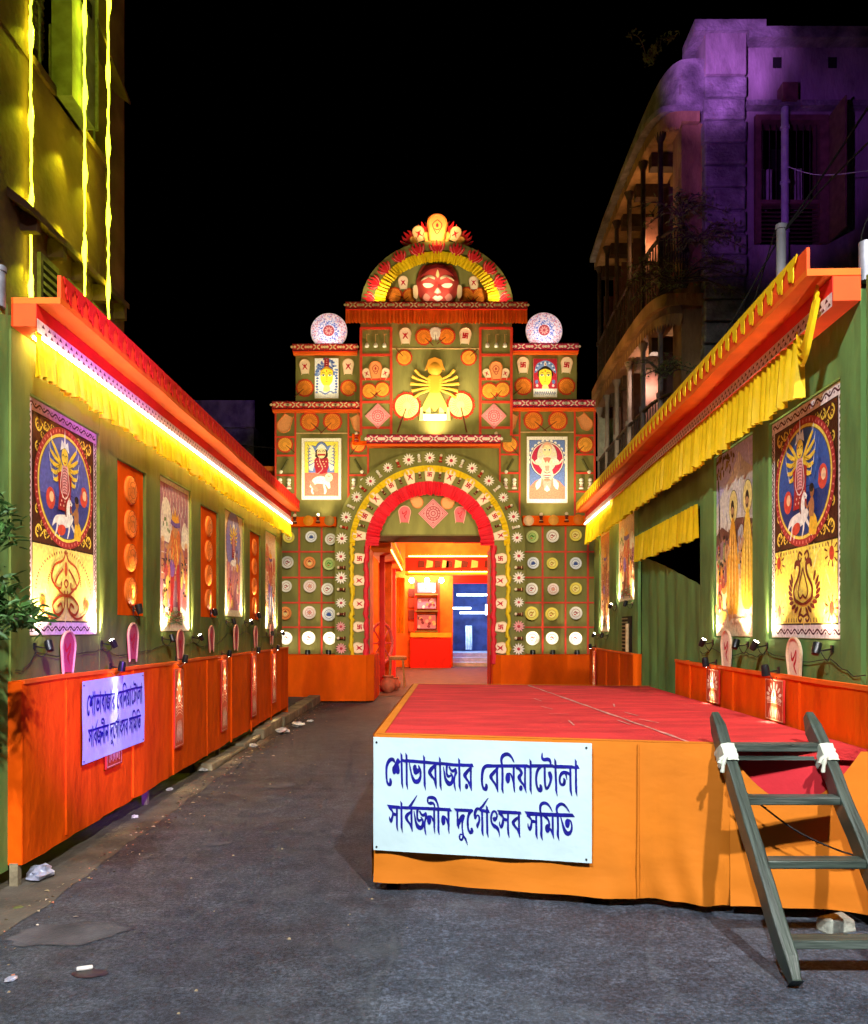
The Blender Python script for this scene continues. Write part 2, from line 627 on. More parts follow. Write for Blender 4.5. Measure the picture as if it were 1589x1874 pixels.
# a cast grey patch in the asphalt, one lower left and a long one by the stage
for nm, cx, cy, rx, ry, sd in (('asphalt_patch', -1.86, 4.16, 0.27, 0.17, 1), ('asphalt_patch', -1.50, 8.1, 0.13, 0.16, 2), ('asphalt_patch', -1.57, 5.9, 0.10, 0.06, 5)):
    rp = random.Random(sd)
    pts = []
    for k in range(26):
        a = 2 * PI * k / 26
        q = 1 + rp.uniform(-0.13, 0.13)
        pts.append((cx + rx * q * math.cos(a) + 0.25 * ry * math.sin(a), cy + ry * q * math.sin(a)))
    mb = MB(0.004)
    mb.poly(pts)
    structure(mb.build(nm, 'worn_patch'))

# the newer, cooler surfacing in front of the stage, its edge wandering
rp = random.Random(31)
pts = [(-.10, 4.9), (3.4, 4.5), (3.4, 1.0), (-.42, 1.0)]
edge = [(-.42 + .33 * (i / 14) + rp.uniform(-.022, .022), 1.0 + 3.9 * i / 14) for i in range(1, 14)]
mb = MB(0.004)
mb.poly(pts + edge)
structure(mb.build('asphalt_patch', 'asphalt_newer'))

# kerb of cast stones, low step first, then the raised pavement edge
pave = structure(MB().box(-3.3, -2.62, 8.8, 17.6, 0.0, 0.12).build('pavement', 'concrete_dark'))
rk = random.Random(5)
y = 8.9
while y < 17.3:
    ln = rk.uniform(0.62, 0.95)
    hi = 0.07 if y < 10.7 else 0.15
    h = hi + rk.uniform(-0.012, 0.012)
    x1 = -2.385 + rk.uniform(-0.02, 0.02) - (0.03 if y < 10.7 else 0)
    e = min(y + ln, 17.42)
    b = [(-2.62, y, 0), (x1, y, 0), (x1, e - 0.012, 0), (-2.62, e - 0.012, 0)]
    t = [(p[0] + rk.uniform(-.012, .012), p[1] + rk.uniform(-.012, .012), h + rk.uniform(-.012, .012)) for p in b]
    bevel(MB().hexa(b, t).build('kerbstone', 'concrete', pave), 0.018)
    y = e

# ================================================================== side walls of cloth
FL = frame((-2.55, 0, 0), (0, 1, 0), (0, 0, 1), (1, 0, 0))        # left wall: local x = depth, y = height, z = out to the street
TX = 0.037
tl = math.hypot(1, TX)
RY0 = 4.55
FR = frame((2.37, RY0, 0), (-TX / tl, -1 / tl, 0), (0, 0, 1), (-1 / tl, TX / tl, 0))


def ra(d):                                                       # depth -> local x on the right wall
    return -(d - RY0) * tl


def ruffle(mb, fn, L, h, amp=0.03, wl=0.07, rows=4, seed=0, hvar=0.02, flare=1.0):
    """Gathered cloth; fn(s) gives top point, down direction and normal."""
    rr = random.Random(seed)
    n = max(8, int(L / wl * 7))
    ph, v, f = 0.0, [], []
    w = wl
    am = amp
    for i in range(n + 1):
        s = L * i / n
        p, dn, no = fn(s)
        if i % 7 == 0:
            w = wl * rr.uniform(0.7, 1.45)
            am = amp * rr.uniform(0.5, 1.25)
            dh = rr.uniform(-hvar, hvar)
        ph += 2 * PI * (L / n) / w
        o = math.sin(ph) * am
        for r in range(rows + 1):
            t = r / rows
            q = t * (h + dh * 0.6)
            k = o * (0.35 + 0.65 * t * flare)
            v.append(tuple(p[j] + dn[j] * q + no[j] * (k + 0.3 * am * t) for j in range(3)))
        if i:
            a = (i - 1) * (rows + 1)
            for r in range(rows):
                f.append((a + r, a + rows + 1 + r, a + rows + 2 + r, a + r + 1))
    mb.add(v, f)
    return mb


def straight(a0, b0, a1, b1, c=0.0, sag=0.0):
    L = math.hypot(a1 - a0, b1 - b0)

    def fn(s):
        t = s / L
        return (a0 + (a1 - a0) * t, b0 + (b1 - b0) * t - sag * 4 * t * (1 - t), c), (0, -1, 0), (0, 0, 1)
    return fn, L


def wavy_box(a0, a1, z0, z1, c0, c1, seed, amp=.006):
    """Long box in short lengths, each a few millimetres off true."""
    rr = random.Random(seed)
    n = max(2, int((a1 - a0) / .45))
    g = MB()
    v, f = [], []
    for i in range(n + 1):
        x = a0 + (a1 - a0) * i / n
        dz, dc = rr.uniform(-amp, amp), rr.uniform(-amp, amp) * .7
        v += [(x, z0 + dz, c0), (x, z0 + dz, c1 + dc), (x, z1 + dz * 1.3, c1 + dc), (x, z1 + dz * 1.3, c0)]
        if i:
            o = 4 * (i - 1)
            for q in range(4):
                f.append((o + q, o + (q + 1) % 4, o + 4 + (q + 1) % 4, o + 4 + q))
    f += [(0, 1, 2, 3), tuple(range(len(v) - 4, len(v)))]
    g.add(v, f)
    return g


def side_wall(name, label, F, a0, a1, near_is_a0, base_spans, openings, valance_a, led, drip_col, seed, cloth='green_cloth'):
    """a0<a1 local extents; openings (a0,a1,z0,z1) get a recessed back."""
    root = thing(name, label, 'wall', F)
    TH = 0.04
    cuts = sorted(set([a0, a1] + [x for o in openings for x in o[:2]]))
    k = 0
    for x0, x1 in zip(cuts[:-1], cuts[1:]):                       # pilasters and the pieces over and under each opening
        op = [o for o in openings if o[0] <= x0 + 1e-6 and o[1] >= x1 - 1e-6]
        if not op:
            MB().box(x0, x1, 0.12, 3.44, -TH, 0.0).build('pilaster', cloth, root)
        else:
            o = op[0]
            MB().box(x0, x1, o[3], 3.44, -TH, -0.003).build('lintel_cloth', cloth, root)
            if o[2] > 0.5:
                MB().box(x0, x1, 0.12, o[2], -TH, -0.003).build('sill_cloth', cloth, root)
            if len(o) < 5:
                MB().box(x0 - .01, x1 + .01, o[2] - .05, o[3] + .05, -TH - 0.03, -TH - 0.004).build('niche_back', cloth, root)
    # eaves: box soffit, red fascia, cut-work band, projecting slab, parapet
    MB().box(a0, a1, 3.375, 3.512, 0.0, 0.15).build('eave_box', 'eave_scarlet', root)
    MB().box(a0 + .004, a1 - .004, 3.424, 3.512, 0.150, 0.154).build('fascia', 'eave_red', root)
    wavy_box(a0, a1, 3.513, 3.550, 0.0, 0.297, seed).build('eave_slab', 'eave_orange', root)
    nx0, nx1 = (a0 + 0.02, a1) if near_is_a0 else (a0, a1 - 0.02)
    wavy_box(nx0, nx1, 3.549, 3.69, 0.270, 0.292, seed + 50, .008).build('parapet', 'eave_scarlet', root)
    # cut-work band with rows of triangular holes
    band = MB(0.0006)
    band.rect(a0, 3.345, a1, 3.424, C('e8c9c2'))
    rr = random.Random(seed)
    x = a0 + 0.06
    dk = C('5a1020')
    while x < a1 - 0.08:
        for j, yy in enumerate((3.40, 3.366)):
            o = 0.035 * j
            band.poly([(x + o, yy - .012), (x + o + .042, yy - .012 + .006 * rr.random()), (x + o + .018, yy + .013)], dk)
        x += 0.078
    me = band.mesh('cutwork_band', 'print')
    part('cutwork_band', me, root, Matrix.Translation((0, 0, 0.156)))
    # dripping motif on the parapet
    g = MB()
    out = smooth_path([(-.082, .086), (-.06, .045), (-.045, .04), (-.05, .0), (-.035, -.02), (-.028, -.035), (-.014, -.02), (-.004, .0), (.004, -.04), (.022, -.055), (.032, -.02), (.03, .03), (.055, .045), (.082, .086)], 3)
    g.prism(out, 0, 0.006)
    dm = g.mesh('drip_motif', drip_col)
    x = nx0 + 0.09
    while x < nx1 - 0.05:
        part('drip_motif', dm, root, Matrix.Translation((x, 3.602, 0.301)))
        x += 0.165
    g = MB()
    va0, va1, vh = valance_a
    fn, L = straight(va0, 3.352, va1, 3.352, 0.135)
    ruffle(g, fn, L, vh, 0.030, 0.085, 6, seed, .03)
    g.build('valance', 'yellow_cloth', root, True)
    for l0, l1 in led:
        g = MB()
        n = int((l1 - l0) / 0.11)
        for i in range(n):
            xx = l0 + (l1 - l0) * i / n
            g.box(xx, xx + 0.085, 3.300, 3.322, 0.176, 0.188)
        g.build('led_strip', 'led_warm', root, kind='stuff')
        MB().box(l0 + .15, l1 - .05, 3.362, 3.374, 0.045, 0.057).build('rope_light', 'led_added_fill', root)  # added glow strip, unseen behind the valance, to light the wall yellow
    for i, (b0, b1) in enumerate(base_spans):                     # orange skirt, standing a hand proud
        g = MB()
        n = max(2, int((b1 - b0) / 0.12))
        v, f = [], []
        rr = random.Random(seed + i)
        wob = [rr.uniform(-0.012, 0.012) for _ in range(n + 1)]
        for q in range(n + 1):
            xx = b0 + (b1 - b0) * q / n
            zb = 0.13 + (0.012 * (xx - 5) if near_is_a0 else -0.09)
            for zz, cc in ((zb, 0.078 + wob[q]), (0.7, 0.076 + wob[q] * 0.5), (1.235, 0.075)):
                v.append((xx, zz, cc))
            v.append((xx, 1.235, 0.0))
            if q:
                o = (q - 1) * 4
                for r in range(3):
                    f.append((o + r, o + 4 + r, o + 5 + r, o + r + 1))
        g.add(v, f)
        x = b0
        g.build('skirt', 'orange_cloth', root, True)
        wavy_box(b0, b1, 1.218, 1.243, 0.060, 0.086, seed + 3 * i, .005).build('skirt_hem', 'eave_orange', root)
        sx = b0 + .55
        while sx < b1 - .3:
            wavy_box(sx, sx + .012, .17 if near_is_a0 else .06, 1.21, .070, .090, 1, .001).build('skirt_seam', 'orange_cloth', root)
            sx += rr.uniform(1.0, 1.35)
        for e in (b0, b1):
            MB().box(e - 0.012, e + 0.012, 0.13, 1.233, -0.06, 0.074).build('skirt_return', 'orange_cloth', root)
    return root


LOPEN = [(5.17, 6.25, 1.50, 3.04), (6.60, 7.26, 1.66, 2.93), (7.63, 8.61, 1.52, 3.0), (8.96, 9.70, 1.68, 2.92),
         (10.0, 11.0, 1.70, 3.03), (11.35, 12.06, 1.68, 2.92), (12.4, 13.3, 1.54, 3.06)]
LW = side_wall('cloth_wall', 'long olive cloth wall with lit orange eaves on the left of the street', FL, 4.94, 13.75, True,
               [(4.94, 13.9)], LOPEN, (4.95, 13.7, .25), [(4.96, 13.68)], 'eave_red', 11)
# its near end: wrapped post, steel pipe, the return of the skirt
MB().box(4.76, 4.93, 0.1, 3.50, -0.34, -0.012).build('wrapped_post', 'green_cloth_cool_lit', LW)
g = MB()
g.tube([(4.84, 3.45, -0.03), (4.84, 3.68, -0.03)], 0.045, 12)
g.tube([(4.84, 3.66, -0.03), (4.84, 3.69, -0.03)], 0.051, 12)
g.build('steel_pipe', 'steel', LW, True)
MB().box(4.925, 4.938, 0.13, 1.22, -0.55, 0.07).build('skirt_return', 'orange_cloth', LW)
MB().box(4.92, 4.965, 0.0, 0.14, 0.0, 0.05).build('timber_leg', 'concrete', LW)
for dd in (7.2, 9.6, 12.0):
    MB().box(dd, dd + .05, 0.0, 0.2, -0.02, 0.03).build('timber_leg', 'concrete', LW)

ROPEN = [(ra(13.35), ra(12.45), 1.50, 3.10), (ra(11.8), ra(10.62), 1.93, 3.14), (ra(10.4), ra(7.65), 0.1, 2.70, 'door'),
         (ra(7.23), ra(6.26), 1.48, 3.06), (ra(5.93), ra(4.80), 1.48, 3.03)]
RW = side_wall('cloth_wall', 'green cloth wall with doorway and yellow-dripped red eaves right of the stage', FR, ra(13.9), ra(4.55), False,
               [(ra(13.9), ra(10.35)), (ra(8.25), ra(4.0))], ROPEN, (ra(13.8), ra(5.0), .37), [(ra(13.75), ra(11.4))], 'yellow_cloth', 23, 'green_cloth_cool_lit')
MB().box(ra(4.52), ra(4.2), 0.1, 3.50, -0.30, -0.015).build('wrapped_post', 'green_cloth_cool_lit', RW)
MB().tube([(ra(4.6), 3.5, -0.05), (ra(4.6), 3.72, -0.05)], 0.036, 12).build('steel_pipe', 'steel', RW, True)
# loose end of the valance, swagged up to the eave end
g = MB()
P = smooth_path([(ra(5.02), 3.31, .150), (ra(4.95), 3.22, .175), (ra(4.87), 3.17, .19), (ra(4.78), 3.21, .20), (ra(4.71), 3.32, .20), (ra(4.63), 3.46, .20)], 8)
v, f = [], []
for i, p in enumerate(P):
    t = i / (len(P) - 1)
    wd_ = .15 - .06 * t
    for r in range(13):
        q = r / 12
        v.append((p[0] + .02 * (q - .5), p[1] + wd_ * (.5 - q), p[2] + .014 * math.sin(q * 15 + t * 2.5) * (1 - .3 * t)))
    if i:
        o = (i - 1) * 13
        for r in range(12):
            f.append((o + r, o + 13 + r, o + 14 + r, o + r + 1))
g.add(v, f)
g.build('valance_end', 'yellow_cloth', RW, True)

# doorway of the right wall: short valance, hung cloth, dark passage with a green door leaf
g = MB()
fn, L = straight(ra(10.4), 2.72, ra(7.66), 2.72, 0.03)
ruffle(g, fn, L, 0.33, 0.03, 0.10, 5, 77)
g.build('door_valance', 'yellow_cloth', RW, True)
g = MB()
v, f = [], []
for i in range(49):
    t = i / 48
    xx = ra(10.38) + (ra(8.0) - ra(10.38)) * t
    zt2 = 2.44 - 0.50 * max(0, t - .04) ** 1.15
    for r in range(13):
        q = r / 12
        cc = -0.05 - 0.08 * t + (0.022 * math.sin(i * .85) + .012 * math.sin(i * .37 + 1)) * (1 - q * .75)
        v.append((xx, 0.05 + (zt2 - 0.05) * q, cc))
    if i:
        o = (i - 1) * 13
        for r in range(12):
            f.append((o + r, o + 13 + r, o + 14 + r, o + r + 1))
g.add(v, f)
g.build('hung_cloth', 'green_cloth_cool_lit', RW, True)
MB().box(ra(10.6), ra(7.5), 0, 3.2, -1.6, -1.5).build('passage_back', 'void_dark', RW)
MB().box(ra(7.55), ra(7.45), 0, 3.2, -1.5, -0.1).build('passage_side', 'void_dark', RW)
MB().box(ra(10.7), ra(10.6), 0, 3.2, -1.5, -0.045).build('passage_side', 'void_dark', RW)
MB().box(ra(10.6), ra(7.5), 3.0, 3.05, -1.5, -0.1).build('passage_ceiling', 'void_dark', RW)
MB().box(ra(7.95), ra(7.75), 0.9, 2.2, -0.16, -0.12).build('door_leaf', 'black_metal', RW)
for z0, z1 in ((1.0, 1.35), (1.42, 1.95)):
    MB().box(ra(7.91), ra(7.80), z0, z1, -0.12, -0.112).build('door_pane', 'pale_sheet', RW)
MB().box(ra(7.9), ra(7.68), 2.42, 2.62, -0.3, -0.2).build('red_lintel', 'eave_red', RW)
# small barred vent beneath the far painting
MB().box(ra(11.4), ra(10.75), 1.245, 1.72, 0.0, 0.006).build('vent_void', 'void_dark', RW)
for i in range(9):
    z = 1.28 + i * 0.05
    MB().box(ra(11.38), ra(11.0), z, z + 0.018, 0.006, 0.02).build('vent_slat', 'shutter_green', RW)
MB().tube([(ra(10.92), 1.245, 0.03), (ra(10.92), 1.62, 0.03)], 0.025, 10).build('vent_pipe', 'bamboo', RW, True)


def strung_cable(F, spots, label):
    pts = []
    rr = random.Random(len(spots))
    for (a_, z_), (b_, y_) in zip(spots[:-1], spots[1:]):
        for i in range(7):
            t = i / 7
            pts.append((a_ + (b_ - a_) * t, z_ + (y_ - z_) * t - rr.uniform(.02, .05) * 4 * t * (1 - t), .012))
    ob = MB().tube(pts, .003, 5).build('supply_cable', 'wire_black', None, True)
    ob.matrix_basis = F
    return tag(ob, label, 'cable', 'supply cables along the cloth walls')


strung_cable(FL, [(4.97, 1.30), (5.23, 1.40), (6.28, 1.40), (7.0, 1.36), (7.69, 1.41), (8.64, 1.42), (9.4, 1.38), (10.06, 1.5), (11.03, 1.52), (12.46, 1.44), (13.33, 1.44)], 'black supply cable strung between the spotlights of the left wall')
strung_cable(FR, [(ra(7.6), 1.34), (ra(7.25), 1.38), (ra(6.36), 1.37), (ra(5.95), 1.39), (ra(4.9), 1.37), (ra(4.4), 1.30)], 'black supply cable strung between the spotlights of the right wall')


# ================================================================== small library of hung things
def kulo_outline(n=18):
    pts = [(-0.25, -0.5), (-0.27, -0.42)]
    for i in range(n + 1):
        a = PI + 0.35 - (PI + 0.7) * i / n
        pts.append((0.37 * math.cos(a), 0.13 + 0.37 * math.sin(a)))
    pts += [(0.27, -0.42), (0.25, -0.5)]
    return pts


LIB = {}
JR = random.Random(99)


def lib(key, fn):
    if key not in LIB:
        LIB[key] = fn()
    return LIB[key]


def kulo_tray(col):
    g = MB()
    o = kulo_outline()
    g.prism(o, 0.0, 0.03, col)
    return g.mesh('tray', 'paint_relief')


def kulo_rim(col):
    g = MB()
    o = kulo_outline()
    g.tube([(p[0], p[1], 0.045) for p in o], 0.032, 5, col)
    for sx in (-1, 1):
        g.tube([(sx * .25, -.5, .045), (sx * .27, -.58, .045)], [0.03, 0.02], 5, col)
    return g.mesh('rim', 'paint_relief', True)


def kulo_mark(kind, col):
    g = MB(0.003)
    g.z = 0.036
    if kind == 'swastika':
        w = 0.085
        q = 0.17
        g.line([(0, -q), (0, q)], w, col, z=0.04)
        g.line([(-q, 0), (q, 0)], w, col, z=0.043)
        for a in range(4):
            c, s = math.cos(a * PI / 2), math.sin(a * PI / 2)
            p0, p1 = (0.0, q - w / 2), (q + .02, q - w / 2)
            g.line([(p0[0] * c - p0[1] * s, p0[0] * s + p0[1] * c), (p1[0] * c - p1[1] * s, p1[0] * s + p1[1] * c)], w, col, z=0.046)
    elif kind == 'figure':
        g.line([(-.17, .2, .03), (-.09, .1, .07), (.0, .02, .09), (.08, -.1, .08), (.17, -.22, .04)], .07, col, 4, z=0.04)
        g.line([(.17, .2, .03), (.09, .1, .07), (.0, .02, .09), (-.08, -.1, .08), (-.16, -.22, .04)], .07, col, 4, z=0.043)
        g.z = 0.046
        g.ell(0, .1, .045, .05, col)
    elif kind == 'face':
        g.line([(0, .3), (.18, .12), (.1, -.12), (0, -.25), (-.1, -.12), (-.18, .12)], .03, col, 4, True)
        g.ell(0, .08, .05, .08, col)
        g.line([(-.1, -.05), (0, -.1), (.1, -.05)], .03, col, 3)
    else:
        g.line([(-.15, .2, .03), (-.12, .02, .07), (.02, .1, .05), (.12, .22, .03), (.08, .0, .06), (-.02, -.12, .07), (.1, -.3, .03)], .05, col, 4)
    return g.mesh('mark', 'print')


CREAM, PINK, PEACH, REDK = C('f6dcc0'), C('e8909a'), C('f2a266'), C('c4102a')


def kulo(F, a, b, h, label, rot=0.0, tint='cream', mark='figure', group=None, c=0.0):
    tc = {'cream': CREAM, 'pink': C('e2606c'), 'peach': PEACH, 'rose': C('b84858'), 'gold': C('f0b060')}[tint]
    rc = {'cream': C('ecc8a0'), 'pink': C('f0b0a0'), 'peach': C('e08040'), 'rose': C('d09a80'), 'gold': C('d07828')}[tint]
    o = thing('winnowing_tray', label, 'tray', put(F, a + JR.uniform(-.006, .006), b + JR.uniform(-.006, .006), c, rot + JR.uniform(-.09, .09), h * JR.uniform(.94, 1.06)), group)
    part('tray', lib(('kt', tint), lambda: kulo_tray(tc)), o)
    part('rim', lib(('kr', tint), lambda: kulo_rim(rc)), o)
    if mark:
        part('mark', lib(('km', mark), lambda: kulo_mark(mark, REDK)), o)
    return o


def fan_blade(col):
    g = MB()
    pts = [(0.60, -0.60)]
    for i in range(33):
        t = -PI / 4 + 0.17 + (2 * PI - 0.34) * i / 32
        r = 0.97
        pts.append((r * math.cos(t), r * math.sin(t)))
    g.prism(pts, 0.02, 0.06, col)
    return g.mesh('blade', 'paint_relief')


def fan_frill(col):
    g = MB()
    pts = [(0.58, -0.58)]
    for i in range(97):
        t = -PI / 4 + 0.13 + (2 * PI - 0.26) * i / 96
        r = 1.17 + 0.06 * math.sin(i * 1.9) + 0.03 * math.sin(i * 0.8)
        pts.append((r * math.cos(t), r * math.sin(t)))
    g.prism(pts, 0.0, 0.018, col)
    return g.mesh('frill', 'paint_relief')


def fan_slits(col):
    g = MB()
    for i in range(19):
        t = -PI / 4 + 0.62 + (2 * PI - 1.24) * i / 18
        for r0, r1, w in ((0.34, 0.74, 0.045), (0.80, 0.88, 0.06)):
            g.line([(r0 * math.cos(t), r0 * math.sin(t), w * .6), (r1 * math.cos(t), r1 * math.sin(t), w)], w, col, z=0.064)
    return g.mesh('slits', 'print')


def fan_handle(L, col):
    g = MB()
    g.tube([(0.15, -0.15, 0.05), (0.7 * (1 + L), -0.7 * (1 + L), 0.07)], [0.045, 0.06], 6, col)
    return g.mesh('handle', 'paint_relief')


def hand_fan(F, a, b, r, label, rot=0.0, L=0.5, tint='gold', group=None, c=0.0):
    """Local handle points to lower right; rot turns the whole fan."""
    bc = {'gold': C('f4a83c'), 'pale': C('f6e08a'), 'amber': C('ee8a2a'), 'white': C('f2ece0')}[tint]
    o = thing('hand_fan', label, 'fan', put(F, a, b, c, rot + JR.uniform(-.14, .14), r * JR.uniform(.94, 1.06)), group)
    part('frill', lib(('ff', tint), lambda: fan_frill(C('c8341c') if tint != 'white' else C('d8c8c0'))), o)
    part('blade', lib(('fb', tint), lambda: fan_blade(bc)), o)
    part('slits', lib(('fs', tint), lambda: fan_slits(C('8a3210'))), o)
    if L > 0:
        part('handle', lib(('fh', L), lambda: fan_handle(L, C('6a2412'))), o)
    return o


def flower(F, a, b, r, label, group, tint='white', c=0.0):
    o = thing('pith_flower', label, 'flower', put(F, a + JR.uniform(-.012, .012), b + JR.uniform(-.012, .012), c, JR.uniform(0, 1), r * JR.uniform(.85, 1.1)), group)

    def petals():
        g = MB()
        col = {'white': C('f6ece4'), 'pink': C('f0a8ac')}[tint]
        for i in range(12):
            t = 2 * PI * i / 12
            ct, st = math.cos(t), math.sin(t)
            def P(x, y, z):
                return (x * ct - y * st, x * st + y * ct, z)
            g.add([P(.1, -.05, .10), P(.62, -.14, .20), P(1.0, 0, .26), P(.62, .14, .20), P(.1, .05, .10), P(.6, 0, .10)],
                  [(0, 5, 4), (0, 1, 5), (1, 2, 5), (2, 3, 5), (3, 4, 5)], col)
        return g.mesh('petals', 'paint_relief')
    part('petals', lib(('pt', tint), petals), o)
    part('flower_heart', lib('ph', lambda: MB().lathe([(0.26, 0.08), (0.24, 0.26), (0.12, 0.32), (0, 0.34)], 10, col=C('c8384a')).mesh('flower_heart', 'paint_relief', True)), o)
    return o


def doll(F, a, b, h, label, group, rot=0.0, tint='brown', c=0.0):
    o = thing('painted_doll', label, 'doll', put(F, a, b, c, rot, h), group)
    bc = {'brown': C('6a2a18'), 'white': C('f2e6d6'), 'red': C('b02818')}[tint]
    hc = C('f0d8b8') if tint != 'white' else C('f6f0e8')
    part('body', lib(('db', tint), lambda: MB().lathe([(0.20, -.5), (.24, -.44), (.15, -.2), (.12, -.05), (.2, .05), (.17, .15), (.07, .2)], 10, (0, 0, .22), 'y', bc).mesh('body', 'paint_relief', True)), o)
    part('head', lib(('dh', tint), lambda: MB().lathe([(0.06, .16), (.17, .24), (.19, .34), (.15, .44), (.05, .5), (0, .51)], 10, (0, 0, .22), 'y', hc).mesh('head', 'paint_relief', True)), o)
    part('waist_band', lib(('dw', tint), lambda: MB().lathe([(0.205, -.36), (.19, -.28), (.16, -.28)], 10, (0, 0, .22), 'y', C('f0c890') if tint != 'white' else C('c03030')).mesh('waist_band', 'paint_relief', True)), o)
    return o


def plate(F, a, b, r, label, group, face, c=0.0):
    """Shallow painted clay plate, standing off the cloth."""
    o = thing('painted_plate', label, 'plate', put(F, a + JR.uniform(-.01, .01), b + JR.uniform(-.01, .01), c, JR.uniform(-.25, .25), r * JR.uniform(.95, 1.06)) @ Matrix.Rotation(JR.uniform(-.12, .12), 4, 'X') @ Matrix.Rotation(JR.uniform(-.12, .12), 4, 'Y'), group)
    rimc, inc, fig = face
    part('dish', lib(('pd', rimc), lambda: MB().lathe([(0.0, .16), (.55, .17), (.82, .22), (1.0, .30), (1.0, .25), (.8, .14), (.0, .08)], 24, col=rimc).mesh('dish', 'paint_relief', True)), o)

    def pic():
        g = MB(0.004)
        g.z = 0.19
        g.ell(0, 0, .62, .62, inc)
        g.line([(.62 * math.cos(t * .2618), .62 * math.sin(t * .2618)) for t in range(24)], .06, fig, 0, True)
        rr = random.Random(str(face))
        k = rr.choice((0, 1, 2, 3))
        if k == 0:
            g.ell(0, -.05, .3, .36, C('f0d490'))
            g.poly([(-.32, .1), (0, .48), (.32, .1), (.2, .26), (-.2, .26)], fig)
            for sx in (-1, 1):
                g.ell(sx * .12, .02, .06, .035, C('20140c'))
            g.ell(0, -.2, .08, .03, C('b01818'))
        elif k == 1:
            for t in range(7):
                an = PI * (0.1 + 0.8 * t / 6)
                g.line([(0, -.3, .05), (.25 * math.cos(an), -.3 + .3 * math.sin(an), .2), (.5 * math.cos(an), -.3 + .72 * math.sin(an), .02)], .1, fig, 3)
        elif k == 2:
            g.line([(-.4, -.1, .06), (-.1, .2, .18), (.15, .0, .2), (.4, .2, .04)], .1, fig, 4)
            g.ell(-.1, -.25, .2, .09, C('c83828'))
        else:
            for t in range(8):
                an = 2 * PI * t / 8
                g.ell(.28 * math.cos(an), .28 * math.sin(an), .16, .07, fig, an)
            g.ell(0, 0, .12, .12, C('e8a020'))
        return g.mesh('painting', 'print')
    part('painting', lib(('pp', face), pic), o)
    part('peg', lib('peg', lambda: MB().lathe([(.12, -.05), (.12, .12)], 8, col=C('3a2412')).mesh('peg', 'paint_relief', True)), o)
    return o


def flame_motif():
    right = [(0.0, -.5), (.16, -.42), (.34, -.46), (.30, -.30), (.47, -.18), (.56, .05), (.50, .26), (.40, .02), (.30, -.02), (.34, .22), (.22, .42), (.20, .16), (.10, .08), (.06, .34), (0, .52)]
    pts = right + [(-x, y) for x, y in reversed(right[1:-1])]
    g = MB()
    g.prism(pts, 0.0, 0.07, C('d8202c'))
    return g.mesh('cutout', 'paint_relief')


def flame_trim():
    g = MB()
    for s in (-1, 1):
        g.line([(s * .16, -.40), (s * .36, -.18), (s * .44, .08)], .03, C('f4b0a0'), 4, z=.074)
        g.line([(s * .06, -.3), (s * .2, -.06), (s * .24, .2)], .025, C('f07068'), 4, z=.074)
    return g.mesh('painted_edge', 'print')


def flame(F, a, b, h, label, group, rot=0.0, c=0.0):
    o = thing('lotus_cutout', label, 'cutout', put(F, a, b, c, rot + JR.uniform(-.12, .12), h * JR.uniform(.93, 1.07)), group)
    part('cutout', lib('fm', flame_motif), o)
    part('painted_edge', lib('ft', flame_trim), o)
    return o


def diamond(F, a, b, r, label, group=None, c=0.0):
    o = thing('patterned_mat', label, 'mat', put(F, a, b, c, 0, r), group)
    g0 = lambda: MB().prism([(1, 0), (0, 1), (-1, 0), (0, -1)], 0, .05, C('e08c92')).mesh('mat', 'paint_relief')

    def pat():
        g = MB(0.002)
        g.z = .052
        d = C('a02434')
        for q, w in ((.9, .03), (.78, .02)):
            g.line([(q, 0), (0, q), (-q, 0), (0, -q)], w, d, 0, True)
        for q in (.46, .3, .14):
            g.line([(q * math.cos(t * .3927), q * math.sin(t * .3927)) for t in range(16)], .05, d, 0, True)
        for t in range(12):
            an = t * PI / 6
            g.ell(.38 * math.cos(an), .38 * math.sin(an), .05, .03, d, an, 8)
        for t in range(4):
            an = t * PI / 2
            g.ell(.62 * math.cos(an), .62 * math.sin(an), .07, .035, d, an + PI / 2, 8)
        return g.mesh('woven_pattern', 'print')
    part('mat', lib('dm', g0), o)
    part('woven_pattern', lib('dp', pat), o)
    return o


